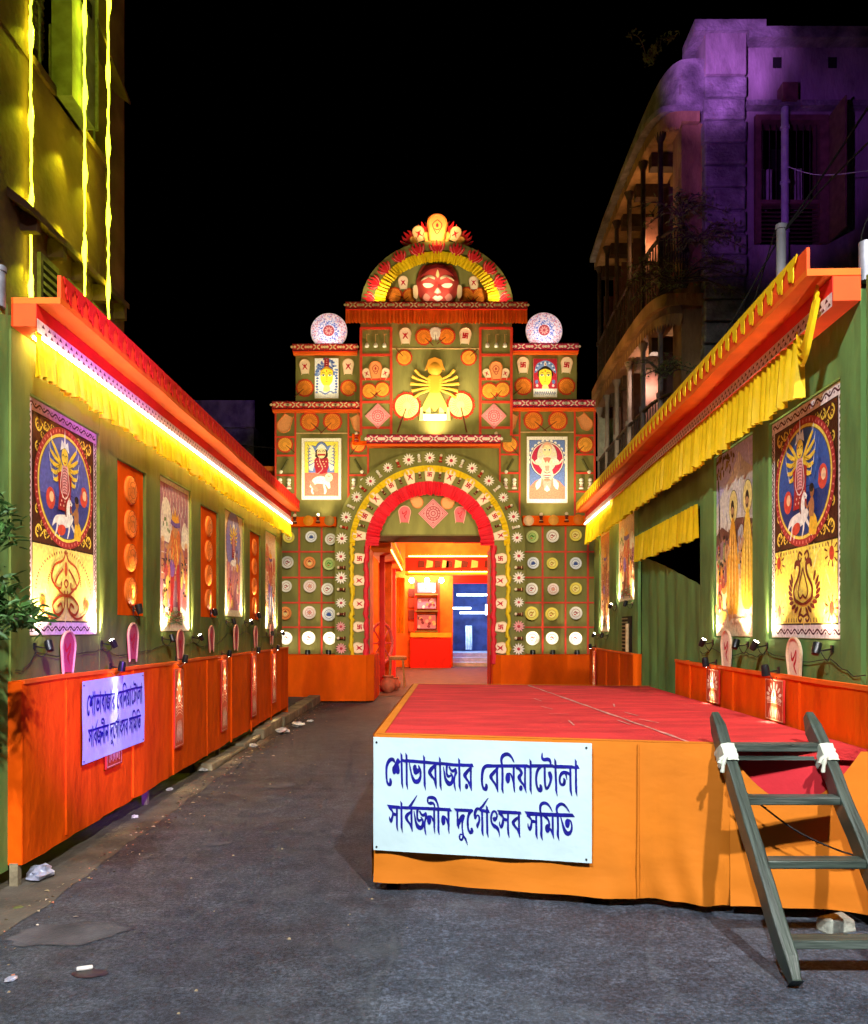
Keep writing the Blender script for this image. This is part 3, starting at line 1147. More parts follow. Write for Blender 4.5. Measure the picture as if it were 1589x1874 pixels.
def spot_lamp(F, a, b, label, group, aim, power, arm=0.14, size=1.0, ang=80, col=WARM, lens=True, blend=0.8):
    """Black can spotlight on a wall arm; aim is a local direction."""
    o = thing('spotlight', label, 'spotlight', put(F, a, b, 0), group)
    d = Vector(aim).normalized()
    q = Vector((0, 0, 1)).rotation_difference(d).to_matrix().to_4x4()
    body = Matrix.Translation((0, 0, arm)) @ q
    s = size
    part('lamp_body', lib(('lb', s), lambda: MB().lathe([(.012 * s, -.055 * s), (.03 * s, -.05 * s), (.036 * s, -.02 * s), (.038 * s, .05 * s), (.034 * s, .05 * s), (.03 * s, .035 * s)], 14).mesh('lamp_body', 'black_metal', True)), o, body)
    if lens:
        part('lens', lib(('ll', s), lambda: MB().lathe([(.031 * s, .038 * s), (.022 * s, .05 * s), (0, .054 * s)], 14).mesh('lens', 'bulb', True)), o, body)
    g = MB()
    g.tube([(0, 0, 0), (0, -.012 * s, arm * .5), (0, -.02 * s, arm - .01), (0, 0, arm)], .007 * s, 6)
    g.box(-.02 * s, .02 * s, -.03 * s, .03 * s, -.002, .008)
    part('bracket', lib(('lk', s, arm), lambda: g.mesh('bracket', 'black_metal', True)), o)
    g2 = MB()
    g2.tube(smooth_path([(0.01, -.01, arm * .8), (.03, -.06 * s, arm * .7), (.02, -.10 * s, arm * .4), (-.01, -.07 * s, arm * .15), (0, -.03 * s, 0)], 4), .0035 * s, 5)
    part('cable', lib(('lc', s, arm), lambda: g2.mesh('cable', 'wire_black', True)), o)
    p = Vector((0, 0, arm)) + d * .062 * s
    if power:
        lamp_light('SPOT', 'lamp_beam', p, p + d, power, col, 0.02 * s, ang, blend, o)
    return o
# ================================================================== painted pictures (flat print on panels)
class Art(MB):
    def __init__(s, w, h):
        super().__init__(0.0003)
        s.w, s.h = w, h

    def T(s, pts):
        return [(p[0] * s.w, p[1] * s.h) + tuple(q * s.w for q in p[2:]) for p in pts]

    def P(s, pts, col, sm=0):
        pts = s.T(pts)
        if sm:
            pts = smooth_path(pts + [pts[0]], sm)[:-1]
        return s.poly(pts, C(col))

    def B(s, x0, y0, x1, y1, col):
        return s.rect(x0 * s.w, y0 * s.h, x1 * s.w, y1 * s.h, C(col))

    def E(s, x, y, rx, ry, col, rot=0, n=26, a0=0, a1=2 * PI):
        return s.ell(x * s.w, y * s.h, rx * s.w, ry * s.w, C(col), rot, n, a0, a1)

    def K(s, pts, w, col, sm=4, closed=False):
        return s.line(s.T(pts), w * s.w, C(col), sm, closed)


def dabs(A, x0, y0, x1, y1, n, cols, seed, s=.02):
    """Loose brush dabs that break up a flat field."""
    rr = random.Random(seed)
    for i in range(n):
        x, y = rr.uniform(x0, x1), rr.uniform(y0, y1)
        an = rr.uniform(-.6, .6) + PI / 2
        L_ = s * rr.uniform(.6, 2.2)
        dx, dy = L_ * math.cos(an), L_ * math.sin(an) * A.w / A.h
        A.K([(x - dx, y - dy, .002), (x + rr.uniform(-.3, .3) * dy, y, s * rr.uniform(.25, .6)), (x + dx, y + dy, .002)], .01, rr.choice(cols), 2)


def small_people(A, n, x0, y0, x1, y1, seed, s=.05):
    """A crowd of little turbaned and dark-haired people with arms and hems."""
    rr = random.Random(seed)
    spots = sorted([(rr.uniform(y0, y1), rr.uniform(x0, x1)) for _ in range(n)], reverse=True)
    k_ = A.w / A.h
    for y, x in spots:
        q = s * rr.uniform(.8, 1.25)
        rb_ = rr.choice(('d8742c', 'e8b040', 'b83a34', 'c8885a', '8a4a62', 'e4d2a4', '6f7f4a', 'f0e0c0', '9a2c28'))
        A.P([(x - q * .5, y), (x - q * .32, y + q * 1.3 * k_), (x - q * .1, y + q * 1.6 * k_), (x + q * .12, y + q * 1.6 * k_), (x + q * .36, y + q * 1.3 * k_), (x + q * .5, y)], rb_, 2)
        for j in range(3):
            A.K([(x + q * (-.3 + .3 * j), y + .05 * q, .003), (x + q * (-.14 + .14 * j), y + q * 1.2 * k_, .006)], .006, rr.choice(('5a2c14', 'f4e0b0', '8a4a1c')), 0)
        sd = rr.choice((-1, 1))
        A.K([(x + sd * q * .3, y + q * 1.2 * k_, q * .2), (x + sd * q * .62, y + q * .9 * k_, q * .16), (x + sd * q * .5, y + q * 1.35 * k_, q * .12)], .02, 'b07a4c', 3)
        A.E(x, y + q * 1.95 * k_, q * .26, q * .32, rr.choice(('b07a4c', '9a6438', 'c89664')), 0, 12)
        A.E(x - sd * .04 * q, y + q * 2.12 * k_, q * .28, q * .22, rr.choice(('1a100a', '1a100a', 'c8382c', 'e8dcc8')), 0, 12)
        A.E(x + sd * q * .08, y + q * 1.96 * k_, q * .04, q * .03, '140a06', 0, 6)


def scroll(A, cx, cy, sx, sy, col, q=0.16):
    """Curling corner ornament."""
    r = A.w / A.h
    for (px, py, k) in ((.05, .05, 1.0), (.75, .05, .72), (.05, .85, .78), (1.3, .04, .5), (.04, 1.5, .55), (.5, .45, .5)):
        x, y = cx + sx * px * q, cy + sy * py * q * r * 1.15
        u = q * k * .52
        for fl in (0, 1):
            P = []
            for i in range(15):
                t = i / 14
                an = (PI * 1.5 - 4.9 * t) if not fl else (4.9 * t)
                rad = u * (.5 - .40 * t)
                P.append((x + sx * (u * .5 + rad * math.cos(an)), y + sy * (u * .5 + rad * math.sin(an)) * r, .016 * k * (1 - .75 * t)))
            A.K(P, .012, col, 2)
        for i in range(3):
            A.E(x + sx * u * (.9 + .25 * i), y + sy * u * (.15 + .2 * i) * r, .014 * k, .007 * k, col, sx * sy * .7, 8)


def wave_border(A, x0, y0, x1, y1, n, col, w=.012):
    pts = []
    vert = abs(x1 - x0) < abs(y1 - y0)
    L = math.hypot((x1 - x0) * A.w, (y1 - y0) * A.h)
    m = n * 8
    for i in range(m + 1):
        t = i / m
        o = .013 * math.sin(2 * PI * n * t)
        x, y = x0 + (x1 - x0) * t, y0 + (y1 - y0) * t
        pts.append((x + (o if vert else 0), y + (0 if vert else o * A.w / A.h), w))
    A.K(pts, w, col, 0)
    for i in range(n * 2):
        t = (i + .5) / (n * 2)
        x, y = x0 + (x1 - x0) * t, y0 + (y1 - y0) * t
        s = 1 if i % 2 else -1
        A.E(x + (s * .008 if vert else 0), y + (0 if vert else s * .008 * A.w / A.h), .009, .006, col, .6, 8)


def goddess(A, x, y, s):
    """Many-armed figure; s = half height as a fraction of width."""
    r = A.w / A.h
    def q(px, py):
        return (x + px * s, y + py * s * r)
    for sd in (-1, 1):                                            # spread arms
        for k, (ex, ey) in enumerate(((.62, .86), (.70, .66), (.72, .44), (.66, .22), (.56, .04))):
            A.K([q(sd * .12, .40) + (.03 * s * 2,), q(sd * ex * .62, ey * .72 + .04) + (.10 * s,), q(sd * ex, ey) + (.075 * s,)], .03, 'f2d040')
            A.K([q(sd * ex, ey) + (.035 * s,), q(sd * ex * 1.06, ey + .16) + (.012 * s,)], .02, 'dfe6ee')
            A.K([q(sd * .2, .36 + .03 * k), q(sd * ex * .62, ey * .72)], .010 * s * 2, 'b88818', 2)
    A.P([q(-.36, .2), q(-.28, -.2), q(-.34, -.62), q(.36, -.62), q(.30, -.2), q(.36, .2), q(.0, .34)], 'a81a20')
    for i in range(9):
        A.E(*q(-.22 + .055 * i, -.5 + .1 * (i % 3)), .028 * s, .028 * s, 'f0c8b0', 0, 8)
    A.E(*q(0, .62), .17 * s, .20 * s, 'f4d44a')
    A.P([q(-.22, .74), q(-.16, 1.0), q(-.05, .92), q(0, 1.28), q(.05, .92), q(.16, 1.0), q(.22, .74), q(0, .84)], 'e8eef6')
    for sd in (-1, 1):
        A.K([q(sd * .12, .64), q(sd * .07, .67), q(sd * .03, .63)], .02 * s, '301808', 3)
    A.K([q(-.05, .50), q(0, .48), q(.05, .50)], .025 * s, 'b01818', 2)
    A.B(q(-.13, 0)[0], q(0, -.22)[1], q(.13, 0)[0], q(0, .42)[1], 'e6a4a4')   # long garland
    for i in range(9):
        yy = -.18 + i * .065
        A.K([q(-.10, yy), q(0, yy + .03), q(.10, yy)], .018 * s, '8c2a3c', 2)
    A.K([q(-.13, .4), q(-.22, -.1), q(0, -.34), q(.22, -.1), q(.13, .4)], .03 * s, 'f0e0d8', 4)
    # white horse-lion beneath
    A.K([q(-.62, -1.02) + (.03 * s,), q(-.44, -.86) + (.16 * s,), q(-.1, -.86) + (.30 * s,), q(.22, -.82) + (.26 * s,), q(.40, -.70) + (.14 * s,)], .1, 'f4f0ea')
    A.K([q(.20, -.80) + (.20 * s,), q(.16, -.56) + (.18 * s,), q(.22, -.38) + (.14 * s,), q(.36, -.44) + (.08 * s,)], .1, 'f8f4ee')
    for lx, fx in ((-.36, -.5), (-.2, -.30), (.22, .12), (.34, .60)):
        A.K([q(lx, -.9) + (.09 * s,), q((lx + fx) / 2 + .03, -1.06) + (.07 * s,), q(fx, -1.24) + (.04 * s,)], .06, 'f4f0ea')
    A.K([q(.02, -.42), q(.0, -.6), q(.06, -.74)], .05 * s, '7a3418', 3)
    A.E(*q(.27, -.42), .02 * s, .02 * s, '201008', 0, 8)
    # kneeling man in yellow cloth
    A.P([q(.46, -1.2), q(.52, -.86), q(.70, -.80), q(.86, -1.0), q(.78, -1.24)], 'eab830', 3)
    A.K([q(.58, -.86) + (.22 * s,), q(.60, -.62) + (.24 * s,), q(.60, -.48) + (.12 * s,)], .1, 'b07848')
    A.E(*q(.62, -.36), .10 * s, .12 * s, '9a6238')
    A.E(*q(.60, -.28), .11 * s, .09 * s, '1c100c')
    A.K([q(.52, -.55) + (.07 * s,), q(.38, -.66) + (.05 * s,), q(.30, -.52) + (.04 * s,)], .05, 'b07848')


def art_oval(w, h, motif):
    A = Art(w, h)
    A.B(0, 0, 1, 1, 'efe4e0' if motif == 'b' else 'e6c8cc')
    ink = '50182a'
    wave_border(A, .02, .976, .98, .976, 9, ink)
    wave_border(A, .02, .026, .98, .026, 9, ink)
    wave_border(A, .022, .05, .022, .95, 17, ink)
    wave_border(A, .978, .05, .978, .95, 17, ink)
    A.B(.05, .055, .95, .95, '2a120a')
    A.B(.06, .40, .94, .944, '4a1e0c')
    for cx, cy, sx, sy in ((.08, .935, 1, -1), (.92, .935, -1, -1), (.08, .415, 1, 1), (.92, .415, -1, 1)):
        scroll(A, cx, cy, sx, sy, 'f0d048')
    ox, oy, rx, ry = .5, .668, .43, .275 * h / w
    A.E(ox, oy, rx, ry, 'a8282c', n=48)
    for i in range(56):
        t = 2 * PI * i / 56
        A.E(ox + (rx - .022) * math.cos(t), oy + (ry - .022) * math.sin(t) * w / h, .012, .006, 'e88a80', t, 6)
    A.E(ox, oy, rx - .042, ry - .042, 'f0d858', n=48)
    A.E(ox, oy, rx - .06, ry - .06, '70501c', n=48)
    A.E(ox, oy, rx - .066, ry - .066, '2c56a8' if motif == 'b' else '5a62b8', n=48)
    pts = [(ox + (rx - .068) * math.cos(t), oy + (ry - .068) * math.sin(t) * w / h) for t in [PI + .22 + (PI - .44) * i / 24 for i in range(25)]]
    A.P(pts, '1c3880' if motif == 'b' else '3c4696')
    rr = random.Random(4)
    for i in range(26):
        yy = oy - .02 - rr.random() * .17
        xx = ox + rr.uniform(-.26, .2)
        A.K([(xx, yy, .002), (xx + .04, yy + .004, .006), (xx + .09, yy, .002)], .004, '1a2a68' if motif == 'b' else '2c347c', 3)
    for px, py in ((ox - .22, oy - .065), (ox + .27, oy - .01)):
        A.E(px, py, .062, .07, 'd84a34')
        A.E(px + .012, py + .008, .03, .034, 'f8d0a0')
    dabs(A, ox - .24, oy + .0, ox + .24, oy + .16, 60, ('3c66b8', '2a4c98', '5078c4') if motif == 'b' else ('6a72c4', '4e56a8', '7c84d0'), 3, .025)
    goddess(A, ox - .03, oy + .018, .285)
    A.E(ox - .08, oy - .195, .06, .035, 'd84830', .2)
    # lower ornament panel
    A.B(.06, .062, .94, .392, 'f2dc7a' if motif == 'a' else 'f2de5c')
    dabs(A, .08, .07, .92, .385, 60, ('f6e6a0', 'e8cc60', 'f0d878'), 12, .03)
    k = 'a83a12' if motif == 'a' else '6e2414'
    my = .062 + .165
    if motif == 'a':
        A.K([(.5, .385), (.46, .34), (.34, .31), (.30, .25), (.40, .20), (.5, .175), (.60, .20), (.70, .25), (.66, .31), (.54, .34), (.5, .385)], .016, k)
        for sd in (-1, 1):
            X = lambda v: .5 + sd * v
            A.K([(X(.0), .18), (X(.10), .17), (X(.19), .13), (X(.14), .09), (X(.06), .105), (X(.07), .14), (X(.12), .125)], .018, k)
            A.K([(X(.02), .20), (X(.03), .12), (X(.16), .072), (X(.30), .10), (X(.36), .15)], .014, k)
            A.K([(X(.04), .30), (X(.12), .26), (X(.16), .22), (X(.08), .21), (X(.07), .24)], .016, k)
            A.E(X(.32), .14, .035, .04, 'd8641c')
            A.E(X(.32), .14, .016, .02, k)
            for i in range(17):
                t = PI * .02 + PI * .46 * i / 16
                A.E(X(.40 * math.cos(t)), .19 + .185 * math.sin(t), .011, .006, k, sd * t, 8)
                A.E(X(.24 * math.cos(t * .9)), .22 + .12 * math.sin(t * .9), .009, .005, 'd8641c', sd * t, 8)
        A.K([(.47, .235), (.5, .25), (.53, .235), (.5, .215)], .014, k, 4, True)
        A.E(.5, .30, .02, .05, 'c4501a')
    else:
        for sd in (-1, 1):
            X = lambda v: .5 + sd * v
            A.K([(X(.02), .355), (X(.06), .37), (X(.08), .345), (X(.05), .33), (X(.03), .345)], .016, k)
            A.K([(X(.12), .30, .02), (X(.10), .325, .035), (X(.05), .315, .03), (X(.06), .27, .022), (X(.13), .215, .02), (X(.12), .17, .022), (X(.05), .15, .02), (X(.0), .145, .012)], .02, k)
            A.K([(X(.0), .30), (X(.03), .26), (X(.07), .20), (X(.04), .17), (X(.0), .185)], .014, k)
            A.K([(X(.0), .09), (X(.05), .10), (X(.08), .085), (X(.05), .07), (X(.03), .083)], .016, k)
            for i in range(9):
                t = -PI * .42 + PI * .62 * i / 8
                A.E(X(.20 * math.cos(t)), .205 + .095 * math.sin(t), .034, .013, k, sd * (t + .5), 10)
            for cx, cy in ((.37, .34), (.37, .12)):
                A.E(X(cx), cy, .03, .04, 'b83820')
                for i in range(9):
                    t = 2 * PI * i / 9
                    A.K([(X(cx + .045 * math.cos(t)), cy + .03 * math.sin(t), .006), (X(cx + .085 * math.cos(t)), cy + .056 * math.sin(t), .014)], .01, k, 0)
            for i in range(7):
                A.K([(X(.10 + .04 * i), .385, .006), (X(.10 + .04 * i), .372, .012)], .01, k, 0)
                A.K([(X(.10 + .04 * i), .067, .012), (X(.10 + .04 * i), .085, .006)], .01, k, 0)
    return A


def robed(A, x, y0, y1, wd, robe, halo, lean=0.0):
    H = y1 - y0
    A.E(x + lean, y1 - .06 * H, .115, .12 * A.h * H / A.w * 1.25, '2a2410')
    A.E(x + lean, y1 - .06 * H, .108, .115 * A.h * H / A.w * 1.25, halo)
    A.P([(x - wd * .35, y1 - .22 * H), (x - wd, y0 + .35 * H), (x - wd * .8, y0), (x + wd * .85, y0), (x + wd, y0 + .4 * H), (x + wd * .4, y1 - .22 * H), (x, y1 - .16 * H)], robe, 3)
    for i in range(5):
        dx = -wd * .6 + wd * .3 * i
        A.K([(x + dx * .4, y1 - .26 * H, .004), (x + dx * .8, y0 + .45 * H, .014), (x + dx, y0 + .04 * H, .006)], .01, 'a86a14' if i % 2 else 'f0d890', 4)
    A.E(x + lean, y1 - .085 * H, .042, .075 * A.h * H / A.w, 'c09468')
    A.P([(x + lean - .045, y1 - .09 * H), (x + lean - .035, y1 - .03 * H), (x + lean, y1 + .0 * H), (x + lean + .035, y1 - .03 * H), (x + lean + .045, y1 - .09 * H), (x + lean, y1 - .055 * H)], '24160e', 2)
    A.K([(x + lean - .02, y1 - .12 * H), (x + lean, y1 - .15 * H), (x + lean + .02, y1 - .12 * H)], .018, '1c120c', 3)
    A.K([(x - wd * .5, y0 + .6 * H, .06), (x - wd * 1.2, y0 + .5 * H, .045), (x - wd * 1.3, y0 + .62 * H, .03)], .05, 'c49a70')


def art_monks(w, h):
    A = Art(w, h)
    A.B(0, 0, 1, 1, 'd8d0d8')
    A.B(0, .60, 1, 1, 'b4b0d4')
    A.P([(0, .72), (.2, .80), (.42, .86), (.62, .965), (.74, .90), (1, .83), (1, .55), (0, .55)], 'd8d6cc')
    A.P([(.62, .965), (.74, .90), (1, .83), (1, .6), (.68, .62), (.66, .8)], 'b8b4a8')
    for i in range(9):
        A.K([(.3 + .06 * i, .66, .004), (.44 + .04 * i, .75, .012), (.58 + .02 * i, .86, .004)], .008, 'eceae2', 3)
    A.P([(0, .56), (.16, .60), (.34, .56), (.55, .62), (.75, .61), (1, .58), (1, .40), (0, .40)], '70483c')
    A.P([(0, .5), (.4, .52), (.42, .3), (0, .3)], '8c6a78', 3)
    A.B(0, 0, 1, .42, 'e0c8a0')
    rr = random.Random(8)
    for i in range(44):
        x, y = rr.uniform(.02, .5), rr.uniform(.88, .985)
        if x + (1 - y) * 1.6 < .58:
            A.E(x, y, .035, .018, rr.choice(('6a4c20', '8a7438', '4c3818')), rr.uniform(0, 3), 8)
    A.K([(.06, .9, .04), (.09, .7, .03), (.1, .45, .035)], .03, '3c2c20')
    for i in range(18):                                           # seated crowd lower left
        x, y = rr.uniform(.04, .42), rr.uniform(.08, .42)
        A.E(x, y, .07, .055, rr.choice(('d88a38', 'e0a850', 'c86a40', 'b08a50', '7c8a58')), rr.uniform(-.5, .5), 12)
        A.E(x + .01, y + .03, .032, .032, rr.choice(('a87048', 'c09068')), 0, 10)
        A.E(x + .01, y + .042, .03, .018, '1c120c', 0, 8)
    A.P([(.60, .55), (.72, .57), (.74, .38), (.58, .36)], 'b8bcc0', 3)
    dabs(A, .05, .62, .95, .97, 70, ('c8c6e0', 'a8a8cc', 'e4e2dc', '9898b8'), 3, .03)
    dabs(A, .02, .42, .98, .6, 60, ('5c3a30', '8a6050', '4a2c28', 'a88070'), 4, .025)
    small_people(A, 16, .04, .05, .36, .44, 5, .075)
    small_people(A, 5, .60, .30, .72, .46, 6, .06)
    robed(A, .48, .12, .72, .15, 'e0a028', 'f0e088')
    robed(A, .84, .16, .74, .14, 'ecc83c', 'f0e088')
    dabs(A, .36, .14, .62, .54, 46, ('f2c850', 'b87818', 'e8b438', 'c88a20'), 7, .02)
    dabs(A, .72, .18, .97, .56, 46, ('f6e070', 'c89a28', 'f0d050', 'b88a20'), 8, .02)
    dabs(A, .05, .02, .95, .11, 40, ('d0b080', 'f0e0c0', 'b89060'), 9, .02)
    for fx in (.42, .55, .80, .9):
        A.E(fx, .105, .045, .02, 'c89468')
    for i in range(5):
        A.E(.5 + .06 * i, .08, .06, .018, 'd0b080' if i % 2 else 'e8d4b0')
    A.E(.2, .10, .14, .05, 'e8b848', .2)
    return A


def art_festival(w, h, seed, scheme):
    """Crowded folk scene: sky, dome, houses, one big figure, small people."""
    A = Art(w, h)
    rr = random.Random(seed)
    bgc, dome, fig, robe, acc = scheme
    A.B(0, 0, 1, 1, 'f4e8c0')
    A.B(.05, .02, .95, .97, bgc)
    for i in range(16):
        x = .1 + .05 * i
        A.K([(x, .96, .006), (x + .06, .85, .014), (x - .02, .74, .008), (x + .05, .62, .006)], .01, acc if i % 2 else dome, 4)
    A.P([(.06, .60), (.08, .80), (.2, .88), (.36, .82), (.40, .60)], dome, 3)
    A.P([(.70, .58), (.74, .72), (.84, .76), (.93, .70), (.93, .56)], dome, 3)
    for i in range(6):
        A.E(.14 + .035 * i, .70 + .04 * math.sin(i), .02, .025, '5c8a3c', i, 8)
    for i in range(7):
        x = .07 + .125 * i
        A.B(x, .34, x + .1, .60 - .04 * (i % 3), rr.choice(('b06878', 'c88860', 'a85c48', 'd8a070')))
        for k in range(4):
            A.K([(x + .01, .38 + .045 * k), (x + .09, .38 + .045 * k)], .012, rr.choice(('f4e4d0', '6a3040')), 0)
        A.E(x + .05, .60 - .04 * (i % 3), .05, .03, 'e0b080', 0, 12)
    A.B(.05, .02, .95, .16, 'e8d4b8')
    dabs(A, .07, .62, .93, .95, 70, (dome, acc, bgc, 'f0e0d0', '805060'), seed, .03)
    small_people(A, 22, .08, .10, .92, .42, seed + 1, .07)
    # main figure
    A.P([(.34, .62), (.40, .68), (.5, .66), (.62, .69), (.68, .60), (.60, .45), (.40, .45)], fig, 3)
    A.E(.5, .70, .09, .11, 'c88858')
    A.P([(.38, .74), (.42, .80), (.46, .77), (.5, .84), (.54, .77), (.60, .80), (.63, .74), (.5, .72)], 'e8a830')
    A.K([(.36, .735), (.5, .715), (.66, .73)], .05, '6a5098')
    for sd in (-1, 1):
        A.K([(.5 + sd * .13, .60, .07), (.5 + sd * .26, .50, .055), (.5 + sd * .20, .40, .05)], .06, 'd08850')
        A.E(.5 + sd * .03, .705, .012, .01, '201008', 0, 8)
        A.K([(.5 + sd * .06, .45, .12), (.5 + sd * .10, .28, .10), (.5 + sd * .12, .10, .08)], .1, robe)
        A.K([(.5 + sd * .02, .62, .01), (.5 + sd * .06, .5, .02), (.5 + sd * .02, .42, .01)], .02, 'f0d068')
    A.E(.40, .42, .08, .09, '7c4c9c')
    for i in range(16):
        x, y = rr.uniform(.08, .34) if i % 2 else rr.uniform(.68, .92), rr.uniform(.06, .40)
        A.E(x, y, .04, .07, rr.choice(('e8a040', 'd87848', 'c04848', 'f0c860', '7090a0')), 0, 10)
        A.E(x, y + .06, .025, .028, 'a87048', 0, 8)
        A.E(x, y + .072, .025, .016, '1c100c', 0, 8)
    dabs(A, .36, .45, .64, .66, 40, ('e8a040', 'b05028', 'f0c060', '903020'), seed + 2, .018)
    dabs(A, .08, .03, .92, .15, 40, ('c8a878', 'f0e4cc', 'a88050', '6a8a4c'), seed + 3, .02)
    for i in range(14):
        A.K([(rr.uniform(.08, .9), rr.uniform(.04, .14)) for _ in range(3)], .008, rr.choice(('8c6838', '5c8a4c', 'b05040')), 3)
    return A


def art_shrine(w, h):
    A = Art(w, h)
    A.B(0, 0, 1, 1, 'efe0a8')
    A.B(.06, .03, .94, .97, 'f0e2b4')
    A.E(.5, .72, .40, .44, '8a6a50')
    A.E(.5, .72, .37, .41, '7c7cc0')
    for i in range(30):
        t = 2 * PI * i / 30
        A.E(.5 + .385 * math.cos(t), .72 + .425 * math.sin(t) * w / h, .014, .012, 'd89048', t, 6)
    A.B(.14, .06, .86, .52, 'c47a86')
    for i in range(5):
        A.K([(.2 + .15 * i, .07), (.17 + .15 * i, .28), (.24 + .14 * i, .5)], .05, ('d88868', 'a86080')[i % 2], 4)
    goddess(A, .5, .70, .28)
    dabs(A, .15, .07, .85, .5, 90, ('d89a80', 'a86080', 'e8b090', '8a4868'), 6, .03)
    small_people(A, 10, .16, .08, .84, .26, 4, .08)
    for i in range(3):
        A.E(.22 + .08 * i, .12 + .05 * (i % 2), .05, .06, ('e09050', 'b84848', 'e8c060')[i % 3], 0, 10)
    return A


def art_arch(w, h):
    """Goddess under a lobed blue arch (gate, left wing)."""
    A = Art(w, h)
    A.B(0, 0, 1, 1, 'f6f0e2')
    A.B(.07, .06, .93, .95, 'a8946c')
    A.B(.08, .065, .92, .945, 'f2e458')
    A.P([(.17, .4), (.17, .82), (.2, .87), (.28, .885), (.35, .87), (.42, .93), (.5, .95), (.58, .93), (.65, .87), (.72, .885), (.80, .87), (.83, .82), (.83, .4)], '3c4488')
    A.P([(.18, .4), (.18, .82), (.22, .865), (.28, .878), (.36, .862), (.43, .92), (.5, .94), (.57, .92), (.64, .862), (.72, .878), (.78, .865), (.82, .82), (.82, .4)], '7088d0')
    A.B(.08, .065, .92, .44, 'd87868')
    for sd in (-1, 1):
        for k in range(6):
            t = .25 + .42 * k
            A.K([(.5 + sd * .1, .66, .03), (.5 + sd * (.2 + .06 * math.sin(t)), .62 + .045 * k, .06), (.5 + sd * .31, .585 + .055 * k, .045)], .05, 'f4ecc8')
            A.K([(.5 + sd * .31, .585 + .055 * k, .02), (.5 + sd * .36, .62 + .058 * k, .008)], .02, '506088')
        A.P([(.5 + sd * .17, .60), (.5 + sd * .32, .54), (.5 + sd * .30, .48), (.5 + sd * .22, .47)], 'f4f0f0')
    A.P([(.32, .64), (.36, .44), (.64, .44), (.68, .64), (.6, .70), (.40, .70)], 'a82038', 2)
    A.P([(.34, .70), (.36, .80), (.44, .84), (.5, .86), (.56, .84), (.64, .80), (.66, .70), (.5, .66)], '38201c', 2)
    A.E(.5, .76, .115, .14, 'f2dca8')
    A.P([(.36, .81), (.42, .875), (.5, .91), (.58, .875), (.64, .81), (.5, .84)], 'f0f0e8')
    A.B(.40, .715, .60, .745, 'b02830')
    for sd in (-1, 1):
        A.K([(.5 + sd * .09, .785), (.5 + sd * .05, .795), (.5 + sd * .02, .785)], .016, '281810', 3)
    A.K([(.44, .70), (.47, .60), (.53, .50), (.40, .42)], .02, 'f0a0a0', 3)
    for i in range(10):
        A.E(.38 + .027 * i, .62 - .04 * (i % 3), .016, .018, 'f0c8a0', 0, 8)
    A.K([(.22, .20, .05), (.34, .30, .16), (.5, .32, .20), (.64, .28, .14), (.70, .18, .05)], .1, 'f6efe4')
    A.E(.69, .36, .10, .11, 'f4e4c4')
    A.K([(.30, .25, .03), (.26, .14, .05), (.30, .09, .03)], .04, 'f6efe4')
    A.K([(.56, .25, .04), (.60, .15, .06), (.58, .09, .04)], .04, 'f6efe4')
    A.K([(.22, .31, .06), (.30, .22, .10), (.40, .14, .08)], .06, 'b08878')
    A.K([(.66, .40), (.69, .37), (.74, .39)], .014, '604830', 3)
    return A


def art_crescent(w, h):
    """Goddess in a red crescent (gate, right wing)."""
    A = Art(w, h)
    A.B(0, 0, 1, 1, 'f6f0ea')
    A.B(.06, .06, .94, .95, '403a60')
    A.B(.068, .065, .932, .945, '6c86d0')
    A.P([(.068, .065), (.068, .24), (.2, .33), (.35, .37), (.65, .37), (.8, .33), (.932, .24), (.932, .065)], 'e08a74')
    for i in range(15):
        t = PI * (-.05 + 1.1 * i / 14)
        A.E(.5 + .42 * math.cos(t), .66 + .45 * math.sin(t) * w / h, .04, .04, 'f4f0f0', 0, 10)
    A.E(.5, .655, .425, .45, '242050')
    A.E(.5, .655, .41, .435, 'f0e0e0')
    A.E(.5, .655, .385, .41, 'c02850')
    A.E(.5, .69, .255, .37, '3a2038')
    A.E(.5, .69, .245, .36, 'ecd8d0')
    A.P([(.38, .82), (.40, .88), (.5, .92), (.60, .88), (.62, .82), (.5, .86)], 'e8b098', 2)
    A.E(.5, .79, .115, .14, 'f2e4b4')
    for sd in (-1, 1):
        A.E(.5 + sd * .055, .80, .04, .022, 'f8f4ec')
        A.E(.5 + sd * .055, .80, .018, .018, '181010')
        A.P([(.5 + sd * .1, .74), (.5 + sd * .2, .78), (.5 + sd * .24, .72), (.5 + sd * .13, .70)], 'e8dcc0')
        A.P([(.5 + sd * .13, .66), (.5 + sd * .22, .68), (.5 + sd * .30, .63), (.5 + sd * .24, .58), (.5 + sd * .13, .60)], 'f0ece8')
        A.K([(.5 + sd * .14, .58, .06), (.5 + sd * .30, .60, .05), (.5 + sd * .38, .66, .03)], .05, 'f2e6d8')
        A.P([(.5 + sd * .14, .38), (.5 + sd * .28, .30), (.5 + sd * .26, .20), (.5 + sd * .16, .26)], 'f4efe8', 2)
    A.P([(.36, .66), (.40, .70), (.60, .70), (.64, .66), (.62, .50), (.66, .42), (.34, .42), (.38, .50)], 'f4ead4')
    A.P([(.40, .68), (.46, .60), (.5, .64), (.54, .60), (.60, .68), (.5, .69)], 'e08070')
    A.P([(.44, .56), (.56, .56), (.54, .48), (.46, .48)], 'e8a898')
    A.K([(.42, .47), (.5, .45), (.58, .47)], .02, '403048', 3)
    A.P([(.34, .42), (.5, .37), (.66, .42), (.6, .35), (.5, .38), (.4, .35)], 'f2e8d0', 2)
    A.P([(.38, .35), (.5, .32), (.62, .35), (.56, .18), (.44, .18)], 'd8a8a0')
    A.P([(.43, .2), (.5, .27), (.57, .2), (.5, .165)], 'f8f4f0')
    return A


